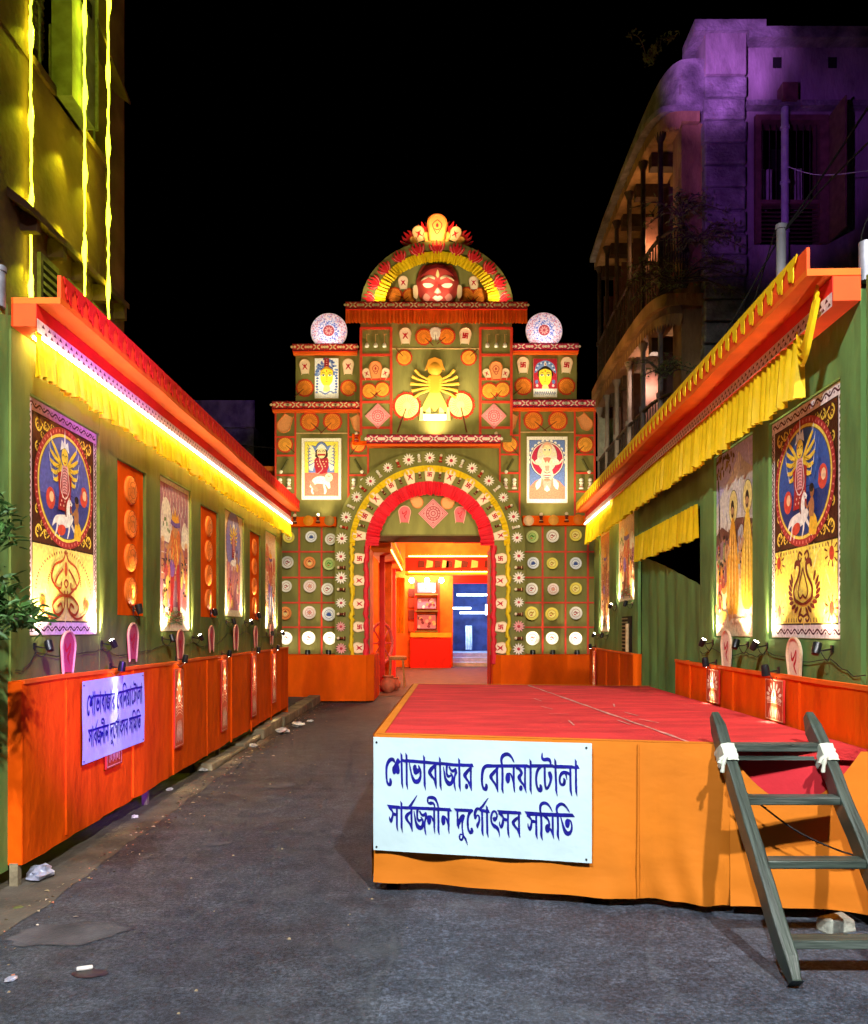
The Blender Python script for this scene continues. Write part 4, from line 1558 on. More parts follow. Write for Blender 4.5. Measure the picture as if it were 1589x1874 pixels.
def art_face(w, h, kind):
    A = Art(w, h)
    if kind == 'a':
        A.B(0, 0, 1, 1, 'f2f2f6')
        rr = random.Random(2)
        for i in range(60):
            t = rr.uniform(-.3, PI + .3)
            r = rr.uniform(.22, .46)
            A.E(.5 + r * math.cos(t), .62 + r * math.sin(t) * .8, .055, .05, rr.choice(('5a78c8', '3c58b0', '88a0dc')), 0, 9)
        for sd in (-1, 1):
            for i in range(9):
                A.E(.5 + sd * (.38 + .06 * rr.random()), .15 + .07 * i, .06, .05, rr.choice(('6c88d0', '4864b8')), 0, 9)
        A.B(.40, .72, .60, 1.0, '98162c')
        for i in range(4):
            A.B(.47, .78 + .055 * i, .53, .80 + .055 * i, 'e0b0a0')
        A.P([(.24, .70), (.5, .80), (.76, .70), (.72, .64), (.28, .64)], 'c8882c', 3)
    else:
        A.B(0, 0, 1, 1, 'b02038')
        A.P([(.04, .62), (.12, .84), (.32, .93), (.5, .96), (.68, .93), (.88, .84), (.96, .62), (.80, .70), (.5, .80), (.20, .70)], '7898dc', 3)
        for i in range(15):
            t = PI * i / 14
            A.E(.5 + .40 * math.cos(t), .66 + .25 * math.sin(t), .035, .035, 'e8f0fa' if i % 2 else '4060b0', 0, 9)
        A.E(.5, .86, .05, .09, 'f0e8e0')
        A.E(.5, .86, .02, .05, 'a02030')
        A.P([(.20, .70), (.5, .82), (.80, .70), (.78, .52), (.22, .52)], '20161c', 3)
        for sd in (-1, 1):
            A.E(.5 + sd * .36, .40, .07, .09, '5a70b8')
            A.E(.5 + sd * .34, .30, .05, .06, 'e0c8d0')
    A.P([(.24, .66), (.30, .70), (.5, .74), (.70, .70), (.76, .66), (.76, .48), (.68, .36), (.5, .27), (.32, .36), (.24, .48)], 'f2d838', 3)
    for sd in (-1, 1):
        A.K([(.5 + sd * .24, .615, .008), (.5 + sd * .14, .65, .022), (.5 + sd * .05, .62, .014)], .02, '20140c')
        A.P([(.5 + sd * .23, .565), (.5 + sd * .14, .605), (.5 + sd * .05, .565), (.5 + sd * .14, .545)], 'f6f4ea', 3)
        A.E(.5 + sd * .14, .575, .038, .036, '181010')
        A.K([(.5 + sd * .24, .57), (.5 + sd * .14, .608), (.5 + sd * .05, .57)], .014, '20140c')
    A.K([(.5, .60), (.52, .47), (.48, .455)], .014, 'a07818')
    A.K([(.44, .41, .006), (.5, .415, .024), (.56, .41, .006)], .02, 'b83020')
    A.E(.5, .68, .022, .035, 'c02020')
    A.P([(.40, .32), (.60, .32), (.64, .18), (.36, .18)], 'f0d888', 2)
    if kind == 'a':
        for i in range(9):
            A.E(.22 + .07 * i, .14 + .03 * math.cos(i), .05, .035, '6c88d0', 0, 9)
    else:
        A.B(0, 0, 1, .22, 'f0f0f4')
        for i in range(10):
            A.K([(.06 + .09 * i, .06), (.10 + .09 * i, .15), (.12 + .09 * i, .08)], .022, '4a60b0', 3)
    return A


def hang_picture(F, a, b, w, h, A, label, group=None, c=0.0, thick=0.02, frame_mat=None):
    """a,b = lower-left corner on the wall frame."""
    o = thing('painting', label, 'painting', put(F, a, b, c), group)
    MB().box(-.004, w + .004, -.004, h + .004, 0, thick).build('board', 'bamboo' if frame_mat is None else frame_mat, o)
    part('picture', A.mesh('picture', 'print'), o, Matrix.Translation((0, 0, thick + .001)))
    return o


NB = -0.042
PGRP = 'paintings hung along the cloth walls'


def lp(i):
    o = LOPEN[i]
    return o[0] + .012, o[2] + .012, o[1] - o[0] - .024, o[3] - o[2] - .024


def rp(i):
    o = ROPEN[i]
    return o[0] + .012, o[2] + .012, o[1] - o[0] - .024, o[3] - o[2] - .024


a, b, w, h = lp(0)
hang_picture(FL, a, b, w, h, art_oval(w, h, 'a'), 'tall painting with oval of many-armed goddess over yellow scroll panel, left wall', PGRP, NB)
a, b, w, h = lp(2)
hang_picture(FL, a, b, w, h, art_festival(w, h, 3, ('a87080', 'f2e6cc', 'e07838', 'a81820', 'd89a98')), 'festival painting with a man in red trousers, left cloth wall', PGRP, NB)
a, b, w, h = lp(4)
hang_picture(FL, a, b, w, h, art_shrine(w, h), 'pale painting of a goddess in a violet oval, third painting on left wall', PGRP, NB)
a, b, w, h = lp(6)
hang_picture(FL, a, b, w, h, art_festival(w, h, 9, ('e8e0d0', 'c86a50', 'b03040', '6870a8', 'e0b050')), 'narrow painting at the far end of the left wall beside the gate', PGRP, NB)
a, b, w, h = rp(4)
hang_picture(FR, a, b, w, h, art_oval(w, h, 'b'), 'tall painting with blue oval of goddess over yellow peacock scroll, right wall', PGRP, NB)
a, b, w, h = rp(3)
hang_picture(FR, a, b, w, h, art_monks(w, h), 'painting of two haloed figures in yellow robes below a snowy mountain', PGRP, NB)
a, b, w, h = rp(1)
hang_picture(FR, a, b, w, h, art_festival(w, h, 21, ('d8a878', 'f0e0b8', 'c83c2c', 'b85030', 'e8c890')), 'red and cream crowd painting just beyond the doorway on right wall', PGRP, NB)
a, b, w, h = rp(0)
hang_picture(FR, a, b, w, h, art_festival(w, h, 33, ('c07848', 'e0a860', '9a4428', '8a5030', 'e8c070')), 'narrow brown painting at the far end of the right wall', PGRP, NB)

# orange niches with four round mats each, left wall
for j, i in enumerate((1, 3, 5)):
    o_ = LOPEN[i]
    w, h = o_[1] - o_[0] - .01, o_[3] - o_[2] - .01
    which = ('nearest the street banner', 'in the middle of the left wall', 'farthest along the left wall')[j]
    o = thing('niche_panel', 'orange niche panel with four round mats, ' + which, 'panel', put(FL, o_[0] + .005, o_[2] + .005, NB), 'orange niche panels on the left wall')
    MB().box(0, w, 0, h, 0, .015).build('board', 'orange_cloth', o)

    def disc():
        g = MB()
        g.lathe([(0, .03), (.10, .028), (.118, .018), (.12, 0)], 22, col=C('ee7a28'))
        return g.mesh('round_mat', 'paint_relief', True)

    def rings():
        g = MB(0.0006)
        g.z = .031
        for q in (.112, .07):
            g.line([(q * math.cos(t * .2618), q * math.sin(t * .2618)) for t in range(24)], .004, C('7a2408'), 0, True)
        for t in range(10):
            g.ell(.09 * math.cos(t * .628), .09 * math.sin(t * .628), .009, .004, C('8a2c0c'), t * .628, 8)
        for sx in (-1, 1):
            g.line([(sx * .04, .03), (sx * .025, .0), (sx * .035, -.03)], .006, C('8a2c0c'), 3)
        g.ell(0, .02, .008, .01, C('8a2c0c'), 0, 8)
        return g.mesh('mat_print', 'print')
    for k in range(4):
        d = part('round_mat', lib('nd', disc), o, Matrix.Translation((w / 2, h * (.16 + .226 * k), .015)))
        part('mat_print', lib('nr', rings), d)

# spotlights under paintings and niches
SG = 'small spotlights along the cloth walls'
names = ['goddess painting', None, 'red-trousers painting', None, 'violet oval painting', None, 'far narrow painting']
for i in (0, 2, 4, 6):
    o_ = LOPEN[i]
    for k, (dd, sd) in enumerate(((o_[0] + .06, 1), (o_[1] + .03, -1))):
        pw = 95 if i != 4 else 45
        spot_lamp(FL, dd, o_[2] - .06, 'black spotlight under the %s corner of left-wall %s' % (('near', 'far')[k], names[i]), SG,
                  (sd * .42, 1.0, -.42), pw, .095, .68, 78)
for j, i in enumerate((1, 3, 5)):
    o_ = LOPEN[i]
    spot_lamp(FL, (o_[0] + o_[1]) / 2 + .02, o_[2] + .06, 'black spotlight at the foot of the %s orange niche' % ORD[j], SG, (0, 1, -.24), 40, .05, .8, 44)
rn = {4: 'blue oval painting', 3: 'yellow-robes painting', 1: 'crowd painting past the doorway', 0: 'far brown painting'}
for i in (0, 1, 3, 4):
    o_ = ROPEN[i]
    for k, (dd, sd) in enumerate(((o_[1] - .1, -1), (o_[0] - .02, 1))):
        spot_lamp(FR, dd, o_[2] - .05, 'black spotlight under the %s corner of right-wall %s' % (('near', 'far')[k], rn[i]), SG,
                  (sd * .42, 1.0, -.42), 80 if k else 55, .095, .72, 78)

# winnowing trays below the paintings
KG = 'winnowing trays on the cloth walls'
for j, (px, py, hh, mk) in enumerate(((125, 1192, .29, 'curl'), (243, 1157, .29, 'curl'), (330, 1180, .29, 'figure'), (387, 1155, .28, 'curl'), (432, 1150, .30, 'figure'), (468, 1148, .28, 'curl'), (497, 1160, .30, 'figure'))):
    d = 2.52 * FPX / (CXP - px)
    z = CAMZ + (HOR - py) * d / FPX
    if z > 1.52:
        z = 1.45
    kulo(FL, d, z, hh, 'rose winnowing tray on the left wall, %s from the near end' % ORD[j], 0, 'rose', mk, KG, .02)
for j, (px, py, hh) in enumerate(((1455, 1208, .30), (1330, 1190, .30))):
    off = px - CXP
    d = 5.0
    for _ in range(6):
        d = (2.37 + TX * (d - RY0) - .03) * FPX / off
    z = CAMZ + (HOR - py) * d / FPX
    kulo(FR, ra(d), z, hh, ('large cream winnowing tray below the blue oval painting, right wall', 'large cream winnowing tray below the yellow-robes painting, right wall')[j], 0, 'cream', 'curl', KG, .02)

# alpona cards on the skirts, each with a down-light on the hem above
def art_alpona(w, h, seed):
    A = Art(w, h)
    rr = random.Random(seed)
    A.B(0, 0, 1, 1, 'b8441c')
    A.K([(.03, .02), (.97, .02), (.97, .98), (.03, .98)], .025, 'f0b890', 0, True)
    for i in range(9):
        t = PI * (-.08 + 1.16 * i / 8)
        for sx in (-1, 1):
            A.E(.5 + .34 * math.cos(t) * sx, .58 + .26 * math.sin(t), .085, .035, 'f6e6d0', (t if sx > 0 else PI - t), 10)
    for i in range(7):
        A.K([(.2 + .1 * i, .06 + .02 * (i % 2), .02), (.24 + .09 * i, .2, .035), (.3 + .066 * i, .34, .01)], .03, 'f4e0c8', 4)
    for i in range(5):
        A.K([(.12, .40 + .035 * i), (.5, .44 + .04 * i), (.88, .40 + .035 * i)], .016, 'f0d0b0', 4)
    A.E(.5, .62, .12, .14, 'f8ecdc')
    A.E(.5, .62, .05, .06, 'b8441c')
    return A


AG = 'painted cards on the orange skirts'
for j, (px, ww, zt, zb) in enumerate(((203, .30, 1.19, .50), (323, .26, 1.17, .42), (407, .26, 1.19, .36), (462, .28, 1.19, .36), (499, .30, 1.17, .42))):
    d = 2.47 * FPX / (CXP - px)
    lab = 'red and white floral card under the violet banner' if j == 0 else 'red card with white floral pattern on left skirt, %s past the violet banner' % ORD[j - 1]
    o = thing('floral_card', lab, 'card', put(FL, d - ww / 2, zb, .094), AG)
    MB().box(0, ww, 0, zt - zb, 0, .012).build('board', 'red_paint', o)
    part('floral_print', art_alpona(ww, zt - zb, j).mesh('floral_print', 'print'), o, Matrix.Translation((0, 0, .013)))
    spot_lamp(FL @ Matrix.Translation((0, 0, .075)), d, 1.265, 'black down-light on the left skirt hem, %s from the near end' % ORD[j], 'down-lights on the skirt hems', (0, -1, -.16), 75 if j else 34, .09, .75, 36)
for j, (px, ww, zt, zb) in enumerate(((1422, .32, 1.21, .93), (1308, .34, 1.21, .93), (1089, .3, 1.2, .5))):
    off = px - CXP
    d = 5.0
    for _ in range(6):
        d = (2.28 + TX * (d - RY0)) * FPX / off
    lab = ('white-petalled card on the right skirt nearest the ladder', 'white-petalled card on the right skirt nearest the doorway', 'thin lit card on the far right skirt by the gate')[j]
    o = thing('floral_card', lab, 'card', put(FR, ra(d) - ww / 2, zb, .094), AG)
    MB().box(0, ww, 0, zt - zb, 0, .012).build('board', 'red_paint', o)
    part('floral_print', art_alpona(ww, zt - zb, 20 + j).mesh('floral_print', 'print'), o, Matrix.Translation((0, 0, .013)))
    spot_lamp(FR @ Matrix.Translation((0, 0, .075)), ra(d), 1.27, 'black down-light on the right skirt hem above the %s' % ('ladder-side card', 'doorway-side card', 'far lit card')[j], 'down-lights on the skirt hems', (0, -1, -.14), 70, .09, .75, 36)

# ================================================================== lettering of the two banners (traced as brush strokes)
W = {1: (700, 1365), 2: (785, 1370), 3: (880, 1370), 4: (970, 1370), 5: (705, 1445), 6: (790, 1450), 7: (880, 1450), 8: (965, 1455)}
STROKES, BLOBS, POLYS = [], [], []


def wpx(k, x, y):
    return W[k][0] + x / 15.89, W[k][1] + y / 15.89


def SC(k, *pts, dx=0, dy=0):
    STROKES.append([wpx(k, p[0] + dx, p[1] + dy) + (p[2] / 15.89,) for p in pts])


def SM(k, x0, y0, x1, y1, w):
    SC(k, (x0, y0, w), (x1, y1, w))


def ST(k, xt, top, xb, bot, w=60):
    xm = (xt + xb) / 2
    POLYS.append([wpx(k, *p) for p in ((xt - w * .45, top), (xt + w * .5, top + 80), (xm + w * .5, (top + bot) / 2), (xb + w * .5, bot), (xb + w * .3, bot), (xb - w * .5, bot - 150), (xm - w * .5, (top + bot) / 2), (xt - w * .45, top + 100))])


def SE(k, x, y, rx, ry):
    c = wpx(k, x, y)
    BLOBS.append((c[0], c[1], rx / 15.89, ry / 15.89))


def SP(k, *pts):
    POLYS.append([wpx(k, *p) for p in pts])


# line one
SC(1, (500, 400, 30), (450, 310, 100), (370, 310, 110), (290, 400, 90), (240, 550, 70), (228, 750, 60), (232, 900, 55), (260, 1010, 70), (320, 1040, 90), (345, 960, 90), (340, 880, 60))
SP(1, (600, 260), (650, 330), (690, 380), (640, 420), (610, 440), (630, 540), (640, 640), (620, 720), (575, 745), (545, 725), (520, 690), (500, 725), (455, 745), (420, 710), (405, 620), (420, 530), (480, 450), (520, 380), (550, 310))
ST(1, 710, 100, 685, 1165)
SM(1, 690, 320, 860, 370, 90)
ST(1, 860, 110, 828, 1190)
SM(1, 850, 345, 1380, 400, 95)
SC(1, (935, 400, 25), (950, 520, 40), (985, 750, 55), (1050, 920, 100), (1120, 960, 140), (1200, 920, 110), (1250, 800, 60), (1250, 650, 70), (1215, 530, 50), (1205, 480, 16))
SP(1, (1090, 460), (1140, 490), (1150, 560), (1180, 590), (1220, 560), (1240, 640), (1200, 720), (1110, 765), (1050, 720), (1030, 600), (1040, 510))
ST(1, 1378, 180, 1362, 1220)
SM(2, 20, 318, 480, 375, 90)
SM(2, 480, 365, 1040, 430, 90)
SM(2, 1040, 420, 1440, 440, 90)
SP(2, (1380, 385), (1430, 385), (1470, 490), (1370, 480))
SC(2, (350, 420, 80), (240, 510, 110), (175, 615, 105), (220, 720, 80), (300, 830, 60), (340, 1000, 50), (352, 1105, 14))
SC(2, (350, 400, 60), (345, 700, 60), (345, 950, 55), (352, 1105, 14))
ST(2, 490, 160, 478, 1160)


def ja(k, dx=0, dy=0):
    SC(k, (585, 460, 20), (600, 600, 45), (630, 800, 70), (690, 920, 120), (760, 955, 130), (820, 900, 90), (840, 780, 60), (820, 700, 50), (780, 640, 30), dx=dx, dy=dy)
    SC(k, (690, 430, 70), (675, 560, 60), (680, 680, 60), (720, 745, 80), (790, 720, 60), dx=dx, dy=dy)
    SC(k, (750, 460, 50), (800, 560, 60), (860, 590, 90), (920, 560, 80), dx=dx, dy=dy)
    SC(k, (930, 530, 60), (945, 640, 75), (905, 750, 55), (885, 900, 50), (895, 1050, 48), (918, 1175, 14), dx=dx, dy=dy)


ja(2)
ST(2, 1050, 205, 1035, 1190)
SC(2, (1380, 500, 70), (1270, 620, 100), (1200, 720, 105), (1240, 820, 70), (1310, 930, 60), (1360, 1080, 50), (1380, 1180, 14))
SC(2, (1385, 460, 60), (1370, 800, 55), (1370, 1000, 55), (1382, 1180, 14))
SE(2, 1240, 1045, 52, 80)
SC(3, (480, 465, 95), (330, 462, 98), (240, 530, 95), (195, 680, 75), (180, 850, 65), (185, 1000, 60), (220, 1110, 70), (280, 1140, 95), (300, 1060, 90), (298, 1000, 60))
SM(3, 320, 465, 1480, 480, 95)
SM(3, 1460, 480, 1570, 520, 80)
SC(3, (630, 540, 70), (520, 660, 100), (440, 765, 100), (480, 880, 70), (550, 980, 60), (605, 1130, 45), (628, 1230, 12))
SC(3, (625, 500, 60), (615, 800, 60), (615, 1050, 55), (630, 1230, 12))
SC(3, (765, 440, 60), (750, 300, 70), (790, 190, 100), (880, 135, 110), (970, 150, 90), (1050, 240, 55), (1095, 340, 40), (1110, 390, 10))
SC(3, (775, 450, 60), (770, 800, 62), (755, 1120, 62), (782, 1270, 12))
SE(3, 920, 820, 70, 155)
SC(3, (940, 690, 60), (1000, 710, 50), (1050, 840, 50), (1080, 980, 45))
SC(3, (1095, 500, 60), (1085, 900, 60), (1090, 1130, 50), (1105, 1240, 12))
SC(3, (1180, 540, 60), (1260, 580, 80), (1310, 690, 80), (1240, 800, 105), (1290, 930, 70), (1360, 1030, 60), (1410, 1170, 40), (1430, 1260, 12))
SC(3, (1415, 500, 55), (1405, 800, 55), (1405, 1050, 55), (1430, 1260, 12))
SE(3, 1278, 1115, 52, 82)
ST(4, 140, 275, 120, 1300)
SM(4, 130, 480, 760, 490, 95)
SM(4, 740, 490, 840, 540, 80)
SC(4, (470, 100, 14), (465, 170, 45), (465, 250, 60), (520, 305, 100), (630, 300, 105), (690, 370, 60), (695, 450, 50))
SC(4, (420, 510, 80), (340, 600, 80), (295, 750, 65), (285, 900, 60), (300, 1060, 60), (345, 1170, 75), (400, 1190, 100), (410, 1100, 90), (400, 1040, 60))
SC(4, (530, 500, 60), (525, 800, 60), (535, 1050, 60), (575, 1140, 75), (640, 1050, 70), (690, 900, 70), (685, 780, 110), (660, 690, 90))
ST(4, 825, 270, 838, 1355)
SM(4, 830, 510, 1290, 530, 100)
SM(4, 1280, 530, 1400, 560, 80)
SC(4, (1240, 770, 50), (1150, 700, 85), (1030, 690, 105), (955, 780, 70), (937, 900, 55), (960, 1010, 65), (1040, 1030, 85), (1070, 930, 80), (1050, 850, 36))
SC(4, (1110, 720, 60), (1120, 800, 40), (1140, 900, 14))
SC(4, (1235, 540, 55), (1230, 900, 60), (1235, 1200, 60), (1265, 1360, 12))
ST(4, 1385, 290, 1382, 1375)
SP(4, (1395, 465), (1440, 480), (1490, 590), (1390, 590))
# line two
SP(5, (115, 345), (490, 385), (560, 430), (560, 490), (380, 470), (190, 460))
SC(5, (200, 430, 80), (240, 490, 70), (285, 560, 50), (285, 660, 60), (245, 780, 80), (228, 850, 60), (190, 780, 45), (180, 690, 20))
SC(5, (300, 600, 70), (350, 640, 90), (410, 650, 60))
SC(5, (420, 440, 60), (405, 800, 60), (398, 1000, 55), (425, 1130, 12))
ST(5, 560, 235, 535, 1165)
SM(5, 560, 440, 1590, 490, 90)
SC(5, (1045, 90, 18), (950, 220, 50), (860, 350, 75), (800, 420, 80))
SC(5, (840, 570, 70), (740, 640, 95), (690, 720, 95), (720, 820, 70), (790, 920, 60), (840, 1060, 45), (858, 1155, 12))
SC(5, (855, 480, 60), (845, 800, 60), (845, 1000, 50), (860, 1155, 12))
ja(5, 345, 80)
SE(5, 1370, 810, 65, 140)
SC(5, (1390, 690, 50), (1450, 730, 50), (1495, 860, 45))
SC(6, (180, 430, 60), (170, 800, 60), (165, 1000, 45), (180, 1140, 12))
SC(6, (195, 420, 45), (195, 320, 45), (165, 245, 60), (90, 240, 105), (20, 235, 55), (0, 160, 45), (20, 90, 65), (110, 75, 95), (210, 110, 90), (270, 210, 60), (300, 320, 55), (310, 420, 55))
SC(6, (305, 430, 58), (295, 800, 60), (285, 1040, 58), (312, 1170, 12))
SM(6, 0, 400, 660, 440, 95)
SP(6, (560, 390), (665, 400), (710, 490), (560, 485))
SE(6, 440, 745, 65, 150)
SC(6, (460, 630, 60), (530, 700, 50), (578, 860, 45))
SC(6, (605, 470, 65), (595, 800, 60), (590, 1000, 50), (602, 1145, 12))
SP(6, (765, 400), (1300, 430), (1330, 490), (1180, 515), (820, 490))
SC(6, (865, 480, 55), (865, 700, 60), (870, 880, 75), (890, 1000, 14))
SC(6, (890, 870, 70), (950, 720, 105), (1020, 620, 95), (1065, 660, 50))
SC(6, (1040, 680, 60), (1000, 800, 55), (990, 950, 45), (1000, 1080, 45), (1010, 1200, 50), (970, 1310, 55), (920, 1300, 50), (900, 1220, 45), (930, 1155, 40), (990, 1170, 36))
SC(6, (1020, 1200, 50), (1080, 1310, 55), (1130, 1470, 12))
SC(6, (1290, 480, 80), (1210, 560, 80), (1165, 700, 65), (1155, 880, 60), (1175, 1030, 60), (1225, 1110, 85), (1270, 1080, 95), (1265, 1000, 70))
SC(6, (1590, 520, 60), (1520, 440, 70), (1440, 430, 90), (1385, 520, 85), (1370, 650, 65), (1375, 720, 25))
SC(6, (1390, 690, 60), (1440, 610, 40), (1490, 650, 55), (1490, 780, 60), (1440, 900, 85), (1442, 990, 14))
SC(7, (345, 115, 18), (260, 230, 50), (180, 340, 70), (110, 410, 70))
SC(7, (150, 470, 60), (150, 800, 60), (145, 1090, 60), (168, 1215, 12))
ST(7, 295, 310, 285, 1260)
SM(7, 100, 460, 310, 510, 85)
SP(7, (305, 435), (340, 450), (380, 545), (300, 545))
SC(7, (470, 700, 50), (510, 760, 60), (560, 710, 55), (578, 610, 50), (540, 520, 55), (480, 505, 65), (430, 580, 60), (405, 720, 55), (430, 850, 60), (500, 930, 105), (570, 990, 90), (620, 1100, 50), (637, 1240, 12))
SE(7, 512, 730, 55, 70)
SP(7, (580, 465), (1250, 515), (1285, 600), (900, 585), (650, 580))
SC(7, (660, 560, 90), (710, 620, 75), (758, 700, 50), (745, 800, 65), (715, 920, 80), (693, 980, 50), (652, 900, 45), (648, 800, 18))
SC(7, (770, 720, 70), (820, 750, 90), (880, 760, 60))
SC(7, (895, 560, 55), (885, 900, 55), (888, 1120, 58), (914, 1275, 12))
SC(7, (1190, 680, 70), (1090, 760, 95), (1035, 835, 90), (1080, 940, 70), (1150, 1030, 60), (1195, 1170, 40), (1217, 1275, 12))
SC(7, (1205, 590, 55), (1200, 900, 55), (1200, 1100, 50), (1219, 1275, 12))
SP(8, (15, 430), (500, 470), (1350, 510), (1415, 610), (960, 605), (500, 575), (85, 560))
SC(8, (110, 555, 80), (160, 620, 65), (208, 700, 50), (200, 800, 60), (170, 920, 80), (150, 980, 40), (110, 890, 45), (100, 780, 18))
SC(8, (220, 700, 70), (270, 730, 90), (330, 740, 60))
SC(8, (340, 540, 55), (335, 900, 58), (333, 1100, 60), (362, 1245, 12))
SC(8, (465, 460, 55), (455, 340, 65), (490, 240, 90), (570, 200, 95), (660, 230, 70), (730, 320, 45), (785, 430, 28), (795, 462, 8))
SC(8, (480, 470, 60), (480, 900, 62), (472, 1120, 64), (507, 1280, 12))
SC(8, (560, 560, 70), (620, 620, 80), (680, 700, 50), (702, 820, 55), (690, 900, 60))
SE(8, 650, 930, 72, 128)
SC(8, (690, 930, 70), (750, 990, 60), (790, 1110, 45))
SC(8, (800, 560, 60), (797, 900, 58), (797, 1100, 58), (824, 1245, 12))
SC(8, (930, 490, 55), (915, 390, 65), (950, 290, 90), (1030, 235, 90), (1110, 255, 75), (1190, 340, 50), (1250, 440, 33), (1266, 490, 8))
SC(8, (942, 500, 60), (942, 900, 60), (935, 1120, 64), (968, 1290, 12))
SC(8, (1020, 590, 30), (1060, 760, 45), (1110, 950, 80), (1175, 1065, 120), (1240, 1075, 125), (1305, 1000, 70), (1325, 860, 50), (1300, 740, 45), (1250, 690, 50))
SE(8, 1205, 790, 68, 135)

BC = ((693, 1342), (1085, 1362), (1082, 1577), (682, 1550))       # sheet corners in the view the strokes were taken from


def unbilinear(x, y):
    u = v = 0.5
    (x0, y0), (x1, y1), (x2, y2), (x3, y3) = BC
    for _ in range(12):
        px = (1 - u) * (1 - v) * x0 + u * (1 - v) * x1 + u * v * x2 + (1 - u) * v * x3
        py = (1 - u) * (1 - v) * y0 + u * (1 - v) * y1 + u * v * y2 + (1 - u) * v * y3
        ux = (1 - v) * (x1 - x0) + v * (x2 - x3)
        uy = (1 - v) * (y1 - y0) + v * (y2 - y3)
        vx = (1 - u) * (x3 - x0) + u * (x2 - x1)
        vy = (1 - u) * (y3 - y0) + u * (y2 - y1)
        D = ux * vy - uy * vx
        ex, ey = x - px, y - py
        u += (ex * vy - ey * vx) / D
        v += (ey * ux - ex * uy) / D
    return u, 1 - v


def lettering(w, h, fz):
    """Ink meshes in sheet coordinates; fz(x,y) gives the cloth relief."""
    g = MB(0.00012)
    for s in STROKES:
        P = smooth_path(s, 5) if len(s) > 2 else [tuple(a + (b - a) * i / 12 for a, b in zip(s[0], s[1])) for i in range(13)]
        g.line(P, 1.0)
        n = 10                                                     # round brush starts where the stroke is broad
        for p in (P[0], P[-1]):
            if p[2] > 2.2 and len(s) > 4:
                g.ell(p[0], p[1], p[2] / 2, p[2] / 2, n=n)
    for b_ in BLOBS:
        g.ell(*b_, n=18)
    for p in POLYS:
        g.poly(p)
    vv = []
    for p in g.v:
        u, t = unbilinear(p[0], p[1])
        x, y = u * w, t * h
        vv.append((x, y, p[2] * .4 + fz(x, y) + 0.0025))
    g.v = vv
    return g


def banner(F, w, h, label, relief, cols=64, rows=32, off=.0):
    o = thing('cloth_banner', label, 'banner', F)
    rr = random.Random(5)
    ks = [(rr.uniform(2, 9), rr.uniform(2, 9), rr.uniform(0, 6), rr.uniform(.3, 1)) for _ in range(6)]

    def fz(x, y):
        return 0.008 + relief * sum(a * math.sin(kx * x / w * 2 + ky * y / h + p) for kx, ky, p, a in ks) * .35
    g = MB()
    v, f = [], []
    for j in range(rows + 1):
        for i in range(cols + 1):
            x, y = w * i / cols, h * j / rows
            v.append((x, y, fz(x, y)))
    for j in range(rows):
        for i in range(cols):
            k = j * (cols + 1) + i
            f.append((k, k + 1, k + cols + 2, k + cols + 1))
    g.add(v, f)
    g.build('sheet', 'banner_cloth', o, True)
    # letters drawn on many small quads so that they follow the folds
    lettering(w, h, lambda x, y: fz(x, y) + off).build('lettering', 'banner_ink', o)
    for x, y in ((.02, .02), (w - .03, .02), (.02, h - .03), (w - .03, h - .025)):
        MB().lathe([(.006, 0), (.006, .004), (0, .006)], 8, (x, y, fz(x, y) + .001)).build('eyelet', 'black_metal', o)
    return o


# the violet-lit banner on the left skirt
banner(frame((-2.445, 5.68, .605), (0, 1, 0), (0, 0, 1), (1, 0, 0)), 1.21, .58,
       'white lettered cloth banner lit violet on the left orange skirt', 0.005, off=.003)
# ================================================================== the gate at the end of the street
YW, YT, YA, YD = 18.0, 17.8, 17.45, 17.7                          # planes: wings, tower, arch ring, dome


def GF(Y):
    return frame((0, Y, 0), (1, 0, 0), (0, 0, 1), (0, -1, 0))


def gx(px, Y):
    return (px - CXP) * Y / FPX


def gz(py, Y):
    return CAMZ + (HOR - py) * Y / FPX


def gp(px, py, Y):
    return gx(px, Y), gz(py, Y)


def pxbox(parent, name, m, Y, x0, y0, x1, y1, c0, c1, kind=None):
    """Box given by its outline on plane Y, from c0 to c1 in front of that plane (local gate space: z out)."""
    (a0, b0), (a1, b1) = gp(x0, y1, Y), gp(x1, y0, Y)
    off = YW - Y
    return MB().box(a0, a1, b0, b1, off + c0, off + c1).build(name, m, parent, kind=kind)


FW, FT, FA, FD = GF(YW), GF(YT), GF(YA), GF(YD)
gate = thing('festival_gate', 'tall tiered green festival gate with round arch and domed top', 'gate', FW)
k = YW / FPX
kA = YA / FPX

# arch geometry in the plane of the ring
acx, acy = gp(787, 999, YA)
RO, RY_, RI = 174 * kA, 147 * kA, 101 * kA                        # outer edge, garland, opening


def arch_poly(r, zb, n=40):
    return [(acx + r * math.cos(PI * i / n), acy + r * math.sin(PI * i / n)) for i in range(n + 1)] + [(acx - r, zb), (acx + r, zb)]


# lower facade with an arched hole
hole = [(acx + 1.95 * math.cos(PI * i / 24) * -1, acy + 1.95 * math.sin(PI * i / 24)) for i in range(25)]
x0, zt = gp(503, 752, YW)
x1, _ = gp(1090, 752, YW)
poly = [(x0, 0.4), (hole[0][0], 0.4)] + hole + [(hole[-1][0], 0.4), (x1, 0.4), (x1, zt), (x0, zt)]
MB().prism(poly, -0.35, 0.0).build('facade_cloth', 'gate_cloth', gate)
for (a, b_, c_, d_) in ((541, 640, 664, 750), (934, 640, 1056, 750)):
    pxbox(gate, 'upper_wing_cloth', 'gate_cloth', YW, a, b_, c_, d_, -.35, -.02)
pxbox(gate, 'tower_cloth', 'gate_cloth', YT, 660, 570, 937, 806, -.5, 0)
for xa, xb in ((541, 664), (934, 1056)):
    pxbox(gate, 'wing_seam', 'gate_cloth', YW, xa, 646, xb, 648, -.02, -.01)
